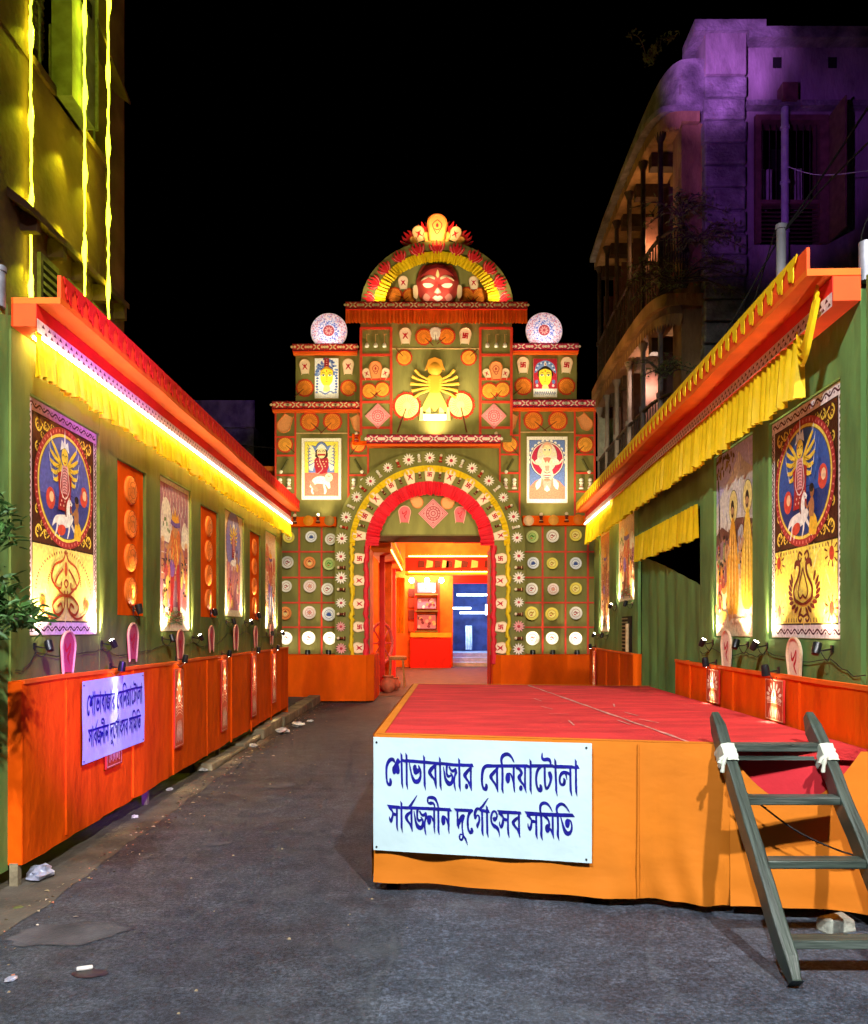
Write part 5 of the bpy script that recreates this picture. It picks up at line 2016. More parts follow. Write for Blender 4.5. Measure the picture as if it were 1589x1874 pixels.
for xa, xb, yy, Y in ((718, 880, 638, YT), (540, 640, 793, YW), (950, 1052, 791, YW)):
    pxbox(gate, 'bamboo_batten', 'bamboo', Y, xa, yy - 1, xb, yy + 1, .0, .012)

# arch ring: thick band, stepping forward
ro, ri = RO, 113 * kA
out = []
N_ = 44
zb = gz(1199, YA)
outer = [(acx - ro, zb)] + [(acx - ro * math.cos(PI * i / N_), acy + ro * math.sin(PI * i / N_)) for i in range(N_ + 1)] + [(acx + ro, zb)]
inner = [(acx - ri, zb)] + [(acx - ri * math.cos(PI * i / N_), acy + ri * math.sin(PI * i / N_)) for i in range(N_ + 1)] + [(acx + ri, zb)]
g = MB()
c0, c1 = YW - YA - .5, YW - YA
n = len(outer)
v = [(p[0], p[1], c1) for p in outer] + [(p[0], p[1], c1) for p in inner] + [(p[0], p[1], c0) for p in outer] + [(p[0], p[1], c0) for p in inner]
f = []
for i in range(n - 1):
    f += [(i, i + 1, n + i + 1, n + i), (i, 2 * n + i, 2 * n + i + 1, i + 1), (n + i, n + i + 1, 3 * n + i + 1, 3 * n + i)]
g.add(v, f)
g.build('arch_ring', 'gate_cloth', gate)


def arch_path(r, Y=YA, c=0.0, zend=None, leg=True):
    """Path up the left leg, over the arch and down the right leg, with inward and radial directions (gate space)."""
    z_ = gz(1199, YA) if zend is None else zend
    H = acy - z_ if leg else 0
    Ls, La = H, PI * r

    def fn(s):
        if s < Ls:
            return (acx - r, z_ + s, c), (1, 0, 0), (0, 0, 1)
        if s > Ls + La:
            return (acx + r, acy - (s - Ls - La), c), (-1, 0, 0), (0, 0, 1)
        t = PI - (s - Ls) / r
        return (acx + r * math.cos(t), acy + r * math.sin(t), c), (-math.cos(t), -math.sin(t), 0), (0, 0, 1)
    return fn, 2 * Ls + La


cA = YW - YA
# red frill: broad over the arch, thin cord down the legs
g = MB()
fn, L = arch_path(118 * kA, c=cA + .03, leg=False)
ruffle(g, fn, L, 25 * kA, .03, .085, 3, 4)
fr = g.build('red_frill', 'red_frill', gate, True)
for sd in (-1, 1):
    g = MB()
    rr = random.Random(sd + 5)
    pts = [(acx + sd * (116 + rr.uniform(-1.5, 1.5)) * kA, acy - (acy - gz(1215, YA)) * i / 40, cA + .05) for i in range(41)]
    g.tube(pts, [0.055 + rr.uniform(-.012, .012) for _ in pts], 6)
    g.build('red_cord', 'red_frill', gate, True)
# yellow garland
g = MB()
fn, L = arch_path(RY_, c=cA + .03, leg=False)
ruffle(g, fn, L, 11 * kA, .02, .09, 2, 8)
g.build('yellow_garland', 'yellow_cloth', gate, True)
for sd in (-1, 1):
    g = MB()
    rr = random.Random(sd + 9)
    pts = [(acx + sd * (143 + rr.uniform(-2, 2)) * kA, acy + .05 - (acy + .05 - gz(1205, YA)) * i / 36, cA + .05) for i in range(37)]
    g.tube(pts, [0.045 + rr.uniform(-.014, .014) for _ in pts], 6)
    g.build('yellow_cord', 'yellow_cloth', gate, True)

# panel inside the arch head, its soffit and the jambs of the passage
zbot = gz(976, YA)
tp = [(acx + (ri + .05) * math.cos(t), acy + (ri + .05) * math.sin(t)) for t in [PI * i / 30 for i in range(31)]]
tp = [p for p in tp if p[1] > zbot]
tp = tp + [(tp[-1][0], zbot), (tp[0][0], zbot)]
MB().prism(tp, cA - .30, cA - .22).build('arch_panel', 'gate_cloth', gate)
MB().box(acx - ri, acx + ri, zbot - .03, zbot, cA - 1.6, cA - .22).build('arch_soffit', 'inner_brown', gate)
for sd in (-1, 1):
    xa, xb = sorted((acx + sd * ri, acx + sd * (ri + .25)))
    MB().box(xa + .002, xb, 0.0, acy, cA - 1.5, cA - .5).build('jamb', 'inner_orange' if sd < 0 else 'inner_red', gate)

# orange plinths
YP = 17.25
for xa, xb, nm in ((470, 684, 0), (903, 1130, 1)):
    (a0, z1) = gp(xa, 1199, YP)
    a1 = gx(xb, YP)
    cp = YW - YP
    ch = .16
    pl = [(a0, -1.0), (a1, -1.0), (a1, cp - ch), (a1 - ch, cp), (a0, cp)] if nm == 0 else [(a0, -1.0), (a1, -1.0), (a1, cp), (a0 + ch, cp), (a0, cp - ch)]
    g = MB()
    m_ = len(pl)
    v = [(p[0], 0.03, p[1]) for p in pl] + [(p[0], z1, p[1]) for p in pl]
    g.add(v, [tuple(range(m_)), tuple(range(2 * m_ - 1, m_ - 1, -1))] + [(i, m_ + i, m_ + (i + 1) % m_, (i + 1) % m_) for i in range(m_)])
    g.build('plinth', 'orange_cloth', gate)
    for q in range(5):
        xx = a0 + (a1 - a0) * (q + .5) / 5
        MB().box(xx - .006, xx + .006, .03, z1 - .01, cp, cp + .004).build('plinth_seam', 'orange_cloth', gate)

# ------------------------------------------------------------------ tiers: tile bands
def tile_mesh(w, h, sch):
    g = MB(0.0006)
    base, lt, dk = sch
    g.box(0, w * .95, 0, h, 0, .02, dk)
    g.z = .021
    g.rect(w * .03, h * .12, w * .92, h * .88, base)
    cx, cy = w * .475, h * .5
    for s in (-1, 1):
        g.line([(cx - h * .45, cy - s * h * .34), (cx + h * .45, cy + s * h * .34)], h * .15, lt)
        for q in (0, 1):
            g.ell(cx + s * h * (.75 + .42 * q) * w / (h * 2.0) * .9, cy, h * .19, h * .19, lt, 0, 9)
    g.ell(cx, cy, h * .09, h * .09, dk, 0, 8)
    return g.mesh('tile', 'print')


T_RED = (C('dc3034'), C('ffdcae'), C('5a0c14'))
T_PINK = (C('d02858'), C('ffe6dc'), C('5a0c28'))


def tile_band(Y, x0, x1, y0, y1, n, sch, out_=.12, under='eave_orange'):
    (a0, b0), (a1, b1) = gp(x0, y1, Y), gp(x1, y0, Y)
    off = YW - Y
    bd = MB().box(a0, a1, b0, b1, off - .1, off + out_).build('tile_band', 'eave_red', gate)
    w, h = (a1 - a0) / n, (b1 - b0)
    me = tile_mesh(w, h * .92, sch)
    for i in range(n):
        part('tile', me, bd, Matrix.Translation((a0 + w * (i + .025), b0 + h * .04, off + out_ + .002)))
    if under:
        MB().box(a0 + .01, a1 - .01, b0 - .05, b0 - .002, off - .05, off + out_ * .8).build('band_ledge', under, gate)
    return bd


tile_band(YD, 635, 963, 561, 575, 12, T_RED, .28, None)
tile_band(YW, 537, 655, 632, 646, 4, T_RED, .12)
tile_band(YW, 938, 1058, 631, 645, 4, T_PINK, .12)
tile_band(YW, 500, 674, 737, 752, 6, T_RED, .14)
tile_band(YW, 916, 1093, 734, 749, 6, T_PINK, .14)
tile_band(YT, 672, 916, 798, 815, 9, T_PINK, .16)
g = MB()
a0, b0 = gp(635, 575, YD)
a1, _ = gp(963, 575, YD)
fn, L = straight(a0, b0, a1, b0, YW - YD + .24)
ruffle(g, fn, L, 24 * k, .03, .07, 3, 31)
g.build('orange_frill', 'orange_frill', gate, True)

# dome: band, yellow frill, back panel
dcx, dcz = gp(800, 562, YD)
DR, DH = 140 * YD / FPX, 122 * YD / FPX
cD = YW - YD


def dome_pt(t, q, c=0.0):
    return (dcx + DR * q * math.cos(t), dcz + DH * q * math.sin(t), c)


N_ = 48
v, f = [], []
for i in range(N_ + 1):
    t = PI * i / N_
    v += [dome_pt(t, 1.0, cD), dome_pt(t, .80, cD), dome_pt(t, 1.0, cD - .5), dome_pt(t, .80, cD - .15)]
    if i:
        o = 4 * (i - 1)
        f += [(o, o + 4, o + 5, o + 1), (o, o + 2, o + 6, o + 4), (o + 1, o + 5, o + 7, o + 3)]
MB().add(v, f).build('dome_band', 'gate_cloth', gate, True)
MB().prism([dome_pt(PI * i / 40, .86)[:2] for i in range(41)], cD - .32, cD - .15).build('dome_panel', 'gate_cloth', gate)
LS = [0]
for i in range(1, 201):
    p, q = dome_pt(PI * (i - 1) / 200, .83), dome_pt(PI * i / 200, .83)
    LS.append(LS[-1] + math.hypot(q[0] - p[0], q[1] - p[1]))


def dome_fn(s):
    i = 0
    lo, hi = 0, 200
    while hi - lo > 1:
        m_ = (lo + hi) // 2
        if LS[m_] <= s:
            lo = m_
        else:
            hi = m_
    t = PI * (lo + (s - LS[lo]) / max(LS[hi] - LS[lo], 1e-6)) / 200
    dx, dz_ = -math.cos(t), -math.sin(t)
    return dome_pt(t, .83, cD + .03), (dx, dz_, 0), (0, 0, 1)


g = MB()
ruffle(g, dome_fn, LS[-1], 20 * k, .025, .075, 3, 40)
g.build('dome_frill', 'yellow_cloth', gate, True)

# ------------------------------------------------------------------ red frames and lattices (parts of the gate)
def strip(Y, x0, y0, x1, y1, w=3.0, c=.03, m='lattice_red', name='lattice_strip'):
    if abs(x1 - x0) > abs(y1 - y0):
        return pxbox(gate, name, m, Y, x0, y0 - w / 2, x1, y0 + w / 2, .0, c)
    return pxbox(gate, name, m, Y, x0 - w / 2, y0, x0 + w / 2, y1, .0, c + .004)


for xs, ys in (((505, 541), (753, 800, 834, 870, 905)), ((638, 674), (753, 800, 834, 870, 905))):
    for x in xs:
        strip(YW, x, 753, x, 945)
    for y in ys:
        strip(YW, xs[0], y, xs[1], y)
for xs, ys in (((915, 951), (750, 797, 832, 866, 900)), ((1052, 1088), (750, 797, 832, 866, 900))):
    for x in xs:
        strip(YW, x, 750, x, 945)
    for y in ys:
        strip(YW, xs[0], y, xs[1], y)
for xs in ((661, 716), (879, 936)):
    for x in xs:
        strip(YT, x, 600, x, 797, 4.5)
    for y in (601, 650, 694, 736, 783):
        strip(YT, xs[0], y, xs[1], y, 4)
for xs in ((513, 548, 589), (993, 1035, 1076)):
    for x in xs:
        strip(YW, x, 963, x, 1197, 3.2)
for (xa, xb) in ((513, 614), (961, 1088)):
    for y in (1010, 1057, 1103, 1148):
        strip(YW, xa, y, xb, y, 2.8)
# orange rails with coloured pads
for xa, xb, ya in ((528, 617, 948), (955, 1090, 946)):
    pxbox(gate, 'orange_rail', 'orange_cloth', YW, xa, ya, xb, ya + 17, 0, .20)
for xa, xb in ((646, 673), (898, 916)):
    pxbox(gate, 'orange_rail', 'orange_cloth', YW, xa, 797, xb, 815, 0, .16)
for cx_, cy_, col_ in ((567, 955, 'e8921c'), (605, 955, 'a88848'), (966, 955, 'f4c898'), (1011, 954, 'e8a040'), (1056, 953, 'e07820')):
    a, b = gp(cx_, cy_, YW)
    MB().lathe([(0, .04), (.09, .03), (.115, 0)], 14, (a, b, .20), col=C(col_)).build('rail_pad', 'paint_relief', gate, True)

# ================================================================== things hung on the gate
# round plates in the lattices
LP = [[(530, 983), (570, 984), (606, 987)], [(528, 1030), (568, 1030), (604, 1033)], [(526, 1073), (568, 1074), (601, 1078)],
      [(524, 1123), (567, 1122), (603, 1124)], [(525, 1168), (566, 1168), (604, 1168)]]
RP = [[(973, 983), (1010, 982), (1052, 981)], [(975, 1031), (1010, 1031), (1052, 1031)], [(972, 1078), (1011, 1078), (1052, 1077)],
      [(973, 1123), (1009, 1123), (1053, 1123)], [(973, 1168), (1009, 1168), (1053, 1168)]]
PF = {'w': (C('f2ece4'), C('f6f2ec'), C('a02838')), 'bl': (C('e8eaf2'), C('f0f2f8'), C('3450a0')), 'or': (C('e88848'), C('f0a058'), C('a03018')),
      'gr': (C('c8d488'), C('a8c870'), C('4c7a2c')), 'ye': (C('f0dc60'), C('f4e68c'), C('b88418')), 'pk': (C('f4ded8'), C('f8eae4'), C('d06070'))}
LC = [['ye', 'bl', 'w'], ['w', 'or', 'gr'], ['w', 'pk', 'w'], ['or', 'pk', 'bl'], ['w', 'w', 'w']]
RC = [['gr', 'w', 'ye'], ['bl', 'ye', 'bl'], ['w', 'pk', 'ye'], ['ye', 'ye', 'w'], ['w', 'w', 'w']]
CN = {'w': 'white', 'bl': 'white and blue', 'or': 'orange', 'gr': 'green', 'ye': 'yellow', 'pk': 'pink-patterned white'}
for side, PP, CC in (('left', LP, LC), ('right', RP, RC)):
    for r in range(5):
        for q in range(3):
            a, b = gp(*PP[r][q], YW)
            plate(FW, a, b, (11 if r < 3 else 12) * k, '%s plate, row %s column %s of the %s gate lattice' % (CN[CC[r][q]], 'one two three four five'.split()[r], 'one two three'.split()[q], side),
                  'painted plates in the gate lattices', PF[CC[r][q]], .06)
    # up-lights under the bottom row
    for q in range(3):
        a, b = gp(PP[4][q][0], 1196, YW)
        spot_lamp(FW, a, b, 'black up-light under lattice column %s on the %s of the gate' % (ORD[q], side), 'up-lights at the foot of the gate lattices', (0, 1, -.30), 17, .26, 1.5, 66, lens=True)

# flowers, dolls and trays round the arch
for r_, nm in ((160, 'flower'),):
    seq = []
    for sd in (-1, 1):
        seq += [(sd, 'leg', y) for y in (1187, 1147, 1103, 1058, 1018)]
    zc = acy
    cnt = {-1: 0, 1: 0}
    for sd, _, y in seq:
        a, b = acx + sd * 162 * kA, gz(y, YA)
        side = 'left' if sd < 0 else 'right'
        flower(FA, a, b, 11.5 * kA, 'pith flower %s from the bottom of the %s leg of the arch' % (ORD[cnt[sd]], side), 'pith flowers round the arch', 'pink' if y in (1187, 1147) and sd < 0 or y == 1147 else 'white', .02)
        doll(FA, a, b - 21 * kA, 16 * kA, 'tiny dark doll below flower %s on the %s leg of the arch' % ('one two three four five'.split()[cnt[sd]], side), 'tiny dolls between the arch flowers', PI / 2, 'brown', .02) if y != 1187 else None
        cnt[sd] += 1
    NF = 13
    for i in range(NF):
        t = PI - PI * (i + .35) / (NF - .3)
        a, b = acx + 161 * kA * math.cos(t), acy + 161 * kA * math.sin(t)
        pos = '%s clockwise over the curve of the arch' % ORD[i]
        flower(FA, a, b, 11.5 * kA, 'pith flower %s' % pos, 'pith flowers round the arch', 'white', .02)
        if i < NF - 1:
            t2 = PI - PI * (i + .85) / (NF - .3)
            doll(FA, acx + 161 * kA * math.cos(t2), acy + 161 * kA * math.sin(t2), 15 * kA, 'tiny doll %s, between two flowers' % pos, 'tiny dolls between the arch flowers', t2 - PI / 2, ('red', 'white')[i % 2], .02)
for sd in (-1, 1):
    side = 'left' if sd < 0 else 'right'
    for i, y in enumerate((1186, 1147, 1105, 1063, 1022)):
        mk = ('figure', 'swastika', 'figure', 'figure', 'swastika')[i]
        kulo(FA, acx + sd * 129 * kA, gz(y, YA), 26 * kA, 'cream winnowing tray lying sideways, %s up the %s leg of the arch' % (ORD[i], side), PI / 2 * (1 if sd < 0 else -1), 'cream', mk, 'winnowing trays round the arch', .02)
NK = 11
for i in range(NK):
    t = PI - PI * (i + .5) / NK
    kulo(FA, acx + 131 * kA * math.cos(t), acy + 131 * kA * math.sin(t), 25 * kA, 'cream winnowing tray %s clockwise round the curve of the arch' % ORD[i], t - PI / 2, 'cream', ('figure', 'swastika')[i % 2], 'winnowing trays round the arch', .02)
for i in range(NK - 1):
    t = PI - PI * (i + 1.0) / NK
    doll(FA, acx + 130 * kA * math.cos(t), acy + 130 * kA * math.sin(t), 12 * kA, 'small dark doll after the %s tray clockwise round the arch curve' % ORD[i], 'small dolls between the arch trays', t - PI / 2, 'brown', .02)
# things in the arch head
FP = GF(YA + .22)
YH = YA + .22
a, b = gp(793, 940, YH)
diamond(FP, a, b, 27 * k, 'pink patterned diamond mat hanging in the arch head', 'pink diamond mats on the gate', .01)
for px, py, rt, ti, mk, lab in ((741, 941, 0, 'pink', 'curl', 'pink winnowing tray left of the diamond in the arch head'), (842, 941, 0, 'pink', 'curl', 'pink winnowing tray right of the diamond in the arch head'),
                                (762, 917, .7, 'peach', None, 'plain peach tray tilted at the upper left of the arch-head diamond'), (822, 917, -.7, 'peach', None, 'plain peach tray tilted at the upper right of the arch-head diamond')):
    a, b = gp(px, py, YH)
    kulo(FP, a, b, 29 * k, lab, rt + (PI if mk is None else 0), ti, mk, 'winnowing trays in the arch head', .01)
for sd in (-1, 1):
    a, b = gp(793 + sd * 55, 984, YH)
    lamp_light('SPOT', 'assumed_arch_light', (a, YH - 1.1, b - .35), (a * .6, YH, b + .7), 30, WARM, .05, 95, .9)  # assumed light without a fixture, in open air before the arch head

# framed pictures on the wings
a, b = gp(553, 915, YW)
w, h = 72 * k, 112 * k
hang_picture(FW, a, b, w, h, art_arch(w, h), 'picture of a goddess under a blue lobed arch, left wing of the gate', 'pictures on the gate', .02, .03)
a, b = gp(964, 921, YW)
w, h = 74 * k, 121 * k
hang_picture(FW, a, b, w, h, art_crescent(w, h), 'picture of a goddess in a red crescent, right wing of the gate', 'pictures on the gate', .02, .03)
a, b = gp(577, 730, YW)
w, h = 43 * k, 73 * k
hang_picture(FW, a, b, w, h, art_face(w, h, 'a'), 'yellow face with blue curls on white, upper left wing of the gate', 'pictures on the gate', .02, .03)
a, b = gp(976, 728, YW)
w, h = 43 * k, 70 * k
hang_picture(FW, a, b, w, h, art_face(w, h, 'b'), 'yellow face with blue crown on red, upper right wing of the gate', 'pictures on the gate', .02, .03)

# wings: trays, fans, pestles, dolls in the red cells
for side, xs in (('left', (522, 656)), ('right', (933, 1071))):
    for q, px in enumerate(xs):
        io = (('outer', 'inner') if side == 'left' else ('inner', 'outer'))[q]
        lean = (.5 if q == 0 else -.5)
        a, b = gp(px, 776 if side == 'left' else 773, YW)
        kulo(FW, a, b, 32 * k, 'plain peach tray tilted in top cell of the %s ladder, %s wing' % (io, side), PI + (-.55 if q == 0 else .55), 'peach', None, 'peach trays in the gate ladders', .02)
        a, b = gp(px, 814, YW)
        hand_fan(FW, a, b, 13 * k, 'small orange fan in second cell of the %s ladder, %s wing' % (io, side), (0 if q == 0 else -PI / 2), .9, 'gold', 'small fans on the gate', .02)
        a, b = gp(px, 852, YW)
        o = thing('wooden_pestle', 'dark pestle leaning in third cell of the %s ladder, %s wing' % (io, side), 'pestle', put(FW, a, b, .02, (-.5 if q == 0 else .5), k), 'pestles in the gate ladders')
        MB().tube([(0, -13, 3), (0, 13, 3)], [2.4, 2.0], 8, C('4a4a20')).build('shaft', 'paint_relief', o, True)
        MB().lathe([(0, -18), (3.2, -16), (3.2, -12), (0, -10)], 8, (0, 0, 3), 'y', C('f2ead8')).build('knob', 'paint_relief', o, True)
        for j, dx in enumerate((-8, 8)):
            a, b = gp(px + dx, 886, YW)
            doll(FW, a, b, 20 * k, 'white doll, %s of the pair in bottom cell of the %s ladder, %s wing' % (('left one', 'right one')[j], io, side), 'white dolls in the gate ladders', 0, 'white', .02)
for side, (xa, xb), y in (('left', (567, 609), 772), ('right', (976, 1021), 770)):
    for q, px in enumerate((xa, xb)):
        a, b = gp(px, y, YW)
        hand_fan(FW, a, b, 14.5 * k, 'orange fan %s of the crossed pair atop the %s wing picture' % (('left', 'right')[q], side), (0 if q == 0 else -PI / 2) + (.12 if q == 0 else -.12), 1.1, 'amber', 'small fans on the gate', .02)
# upper wings
for side, xs, ti in (('left', (558, 638), 'figure'), ('right', (958, 1037), 'swastika')):
    for q, px in enumerate(xs):
        a, b = gp(px, 671 if side == 'left' else 668, YW)
        kulo(FW, a, b, 27 * k, 'cream tray with red mark, %s of the face picture on the upper %s wing' % (('left', 'right')[q], side), 0, 'cream', ti, 'cream trays on the upper wings', .0)
        a, b = gp(px, 710 if side == 'left' else 707, YW)
        hand_fan(FW, a, b, 13.5 * k, 'orange fan %s of the face picture on the upper %s wing' % (('left', 'right')[q], side), (-PI / 2 if q == 0 else 0), .7 if q == 0 else 0, 'amber', 'small fans on the gate', .0)
# tower ladders
for side, cx_ in (('left', 688), ('right', 908)):
    for j, dx in enumerate((-16, 0, 16)):
        a, b = gp(cx_ + dx, 632, YT)
        o = thing('hanging_bell', 'white bell on a string, %s in the top cell of the %s tower ladder' % (('left', 'middle', 'right')[j], side), 'bell', put(FT, a, b, .02, 0, k), 'hanging bells in the tower ladders')
        MB().lathe([(0, 4), (2.5, 2), (4, -2), (3.6, -4.5), (0, -4.5)], 8, (0, 0, 3), 'y', C('f2ece0')).build('bell', 'paint_relief', o, True)
        MB().tube([(0, 3, 3), (-.5, 19, 2), (4, 19.5, 0)], .5, 4, C('d0a060')).build('string', 'paint_relief', o)
    for j, (dx, dy, hh, ti, rt) in enumerate(((-17, 684, 18, 'cream', .3), (0, 678, 30, 'peach', 0), (17, 684, 18, 'cream', -.3))):
        a, b = gp(cx_ + dx, dy, YT)
        kulo(FT, a, b, hh * k, '%s tray in second cell of the %s tower ladder' % (('small left cream', 'tall middle peach', 'small right cream')[j], side), rt, ti, 'face' if j == 1 else 'figure', 'trays in the tower ladders', .02)
    for j, (dx, rt) in enumerate(((-12, 0), (12, -PI / 2))):
        a, b = gp(cx_ + dx, 716 if j == 0 else 713, YT)
        hand_fan(FT, a, b, 12.5 * k, '%s fan of the pair in third cell of the %s tower ladder' % (('left', 'right')[j], side), rt, .5, 'gold', 'small fans on the gate', .02)
    a, b = gp(cx_ + 4 * (1 if side == 'left' else -1), 762, YT)
    diamond(FT, a, b, 23 * k, 'pink diamond mat in bottom cell of the %s tower ladder' % side, 'pink diamond mats on the gate', .03)
# tower centre
for px, mk, lab in ((742, 'figure', 'cream tray at top left of the tower panel'), (852, 'swastika', 'cream tray at top right of the tower panel')):
    a, b = gp(px, 615, YT)
    kulo(FT, a, b, 28 * k, lab, 0, 'cream', mk, 'cream trays on the tower', .02)
for px, py, r_, rt, L_, ti, lab in ((776, 617, 13, 0, .8, 'amber', 'orange fan top centre of the tower, left of the white fan'), (818, 616, 13, -PI / 2, .8, 'amber', 'orange fan top centre of the tower, right of the white fan'),
                                    (797, 611, 10, -PI / 4, .6, 'white', 'small white fan at top centre of the tower panel'),
                                    (740, 655, 12, PI, .8, 'gold', 'fan at upper left of the golden goddess'), (858, 655, 12, PI / 2, .8, 'gold', 'fan at upper right of the golden goddess'),
                                    (745, 744, 23, -1.0, 1.35, 'pale', 'large pale yellow fan low left of the golden goddess'), (843, 742, 23, -.55, 1.35, 'pale', 'large pale yellow fan low right of the golden goddess')):
    a, b = gp(px, py, YT)
    hand_fan(FT, a, b, r_ * k, lab, rt, L_, ti, 'fans on the tower panel', .02)
# golden many-armed figure
a, b = gp(796, 756, YT)
gd = thing('golden_goddess', 'golden relief of a many-armed goddess on the tower panel', 'relief', put(FT, a, b, .03, 0, k))
GOLD, PALE = C('dc9a2c'), C('e8d080')
g = MB()
g.prism([(-9, 35), (-14, 60), (-10, 66), (10, 66), (14, 60), (9, 35)], 0, 5, GOLD)
g.prism(smooth_path([(-9, 36), (-22, 10), (-18, 2), (-8, 10), (0, 2), (8, 10), (18, 2), (22, 10), (9, 36)], 3), 0, 4.4, C('e0b850'))
g.build('torso', 'paint_relief', gd)
MB().lathe([(13, 0), (13, 4), (9, 7), (0, 8)], 20, (0, 79, 0), col=GOLD).build('head', 'paint_relief', gd, True)
MB().prism([(-15, 84), (-12, 94), (0, 99), (12, 94), (15, 84), (18, 76), (14, 78), (0, 90), (-14, 78), (-18, 76)], 0, 6, C('d08a2c')).build('crown', 'paint_relief', gd)
for sd in (-1, 1):
    for i in range(5):
        an = .62 - .27 * i
        L_ = 42 - 1.5 * abs(i - 2)
        g = MB()
        p0 = (sd * 8, 57 - 4 * i)
        p1 = (p0[0] + sd * L_ * .55 * math.cos(an * .8), p0[1] + L_ * .55 * math.sin(an * .8))
        p2 = (p0[0] + sd * L_ * .85 * math.cos(an), p0[1] + L_ * .85 * math.sin(an))
        g.tube([(*p0, 3), (*p1, 3), (*p2, 3)], [2.4, 2.2, 3.2], 6, C('e0ac40'))
        g.build('arm', 'paint_relief', gd, True)
    for (lx, ly, w_) in ((12, 4, 5), (24, -6, 4)):
        MB().prism([(sd * lx - w_, ly - 8), (sd * lx + w_, ly - 8), (sd * lx + w_ * .5, ly + 16), (sd * lx - w_ * .5, ly + 14)], 0, 4, PALE).build('skirt_fold', 'paint_relief', gd)
MB().box(-21, 21, -14, -4, 0, 6, C('fbf2d8')).build('pedestal', 'paint_relief', gd)

# ------------------------------------------------------------------ the mask in the dome
a, b = gp(801, 525, YD)
mk_ = thing('goddess_mask', 'big red goddess mask with pale eyes in the dome', 'mask', put(FD, a, b - .0, -.10, 0, k * 1.06))
nu, nv = 26, 32
v, f = [], []


def gs(x, y, cx, cy, sx, sy):
    return math.exp(-((x - cx) / sx) ** 2 - ((y - cy) / sy) ** 2)


def face_z(x, y):
    q = 1 - (x / 37) ** 2 - ((y - 2) / 42) ** 2
    z = 17 * math.sqrt(max(q, 0))
    z += 9 * gs(x, y, 0, -8, 4.2, 9) + 4 * gs(x, y, 0, -14, 7, 4) + 3.5 * gs(x, y, 0, -22, 10, 3.5)
    for s in (-1, 1):
        z += -4 * gs(x, y, s * 15, 1, 8, 5) + 3 * gs(x, y, s * 15, 11, 11, 3.5) + 2.5 * gs(x, y, s * 18, -15, 8, 8)
    return z


for j in range(nv + 1):
    y = -34 + 74 * j / nv
    t = (y + 34) / 74
    hw = 36 * math.sqrt(max(0.0, 1 - ((y - 8) / 42.5) ** 2)) if y > -2 else (14 + 21 * math.sqrt(max(0.0, min(1, (y + 34) / 32))))
    for i in range(nu + 1):
        x = hw * (2 * i / nu - 1)
        v.append((x, y, face_z(x * .99, y) * (1 - (2 * i / nu - 1) ** 6)))
for j in range(nv):
    for i in range(nu):
        o = j * (nu + 1) + i
        f.append((o, o + 1, o + nu + 2, o + nu + 1))
RED_F = C('c8443e')
MB().add(v, f, RED_F).build('face', 'paint_relief', mk_, True)


def relief(name, pts, col, off=.6, th=1.0):
    g = MB()
    pts = smooth_path(pts + [pts[0]], 4)[:-1]
    cx_ = sum(p[0] for p in pts) / len(pts)
    cy_ = sum(p[1] for p in pts) / len(pts)
    v = [(p[0], p[1], face_z(*p) + off) for p in pts] + [(cx_, cy_, face_z(cx_, cy_) + off + th)]
    m_ = len(pts)
    g.add(v, [(i, (i + 1) % m_, m_) for i in range(m_)], col)
    return g.build(name, 'paint_relief', mk_, True)


for s in (-1, 1):
    relief('eye', [(s * 6, -1), (s * 13, 3.5), (s * 25, 3), (s * 20, -4), (s * 11, -4.5)], C('f8ecd8'), 1.2, 1.5)
    relief('eyebrow', [(s * 5, 8), (s * 14, 13), (s * 27, 8), (s * 26, 11), (s * 14, 17), (s * 5, 12)], C('f0c8a8'), .8, .8)
    relief('cheek', [(s * 12, -20), (s * 20, -14), (s * 25, -20), (s * 17, -26)], C('ec9488'), .3, .5)
    MB().prism(smooth_path([(s * 35, 4), (s * 41, 2), (s * 41, -14), (s * 36, -20), (s * 33, -8), (s * 35, 4)], 3)[:-1], 0, 6, C('f0d0a8')).build('ear', 'paint_relief', mk_)
relief('third_eye', [(-3, 16), (0, 27), (3, 16), (0, 11)], C('f6d898'), .8, .8)
relief('lips', [(-9, -22), (-4, -19), (0, -21), (4, -19), (9, -22), (0, -27)], C('f4e2d8'), 1.0, 1.6)
relief('nose_tip', [(-6, -14), (0, -9), (6, -14), (0, -17)], C('f0a898'), .6, .8)
for s in (-1, 1):
    relief('hair_lock', [(0, 36), (s * 16, 33), (s * 31, 16), (s * 25, 20), (s * 12, 28), (0, 31)], C('7a1420'), .6, .6)
# dome trays and fans, flames on the band, crown on top
for px, lab in ((738, 'left'), (868, 'right')):
    a, b = gp(px, 513, YD)
    kulo(FD, a, b, 24 * k, 'cream tray %s of the mask in the dome' % lab, 0, 'cream', 'figure', 'trays in the dome', -.13)
for px, py, rt, lab in ((721, 536, PI / 6, 'outer left'), (750, 537, -PI / 2, 'inner left'), (854, 536, 0, 'inner right'), (879, 536, -PI / 2, 'outer right')):
    a, b = gp(px, py, YD)
    hand_fan(FD, a, b, 12.5 * k, 'orange fan in the dome, %s of the mask' % lab, rt, .3, 'amber', 'fans in the dome', -.13)
NFl = 11
for i in range(NFl):
    t = PI - PI * (i + .42) / (NFl - .16)
    x, y, _ = dome_pt(t, .90)
    flame(FD, x, y, 25 * k, 'red lotus cutout %s from the left on the dome band' % ORD[i], 'red lotus cutouts on the dome band', t - PI / 2, .01)
ytop = dcz + DH
for j, (dx, dy, rt) in enumerate(((-50, 8, .9), (-24, 24, .35), (24, 24, -.35), (50, 8, -.9))):
    flame(FD, dcx + dx * k, ytop + (dy) * k, 30 * k, 'red lotus cutout %s from the left in the crown atop the dome' % ORD[j], 'red lotus cutouts in the crown', rt, -.10)
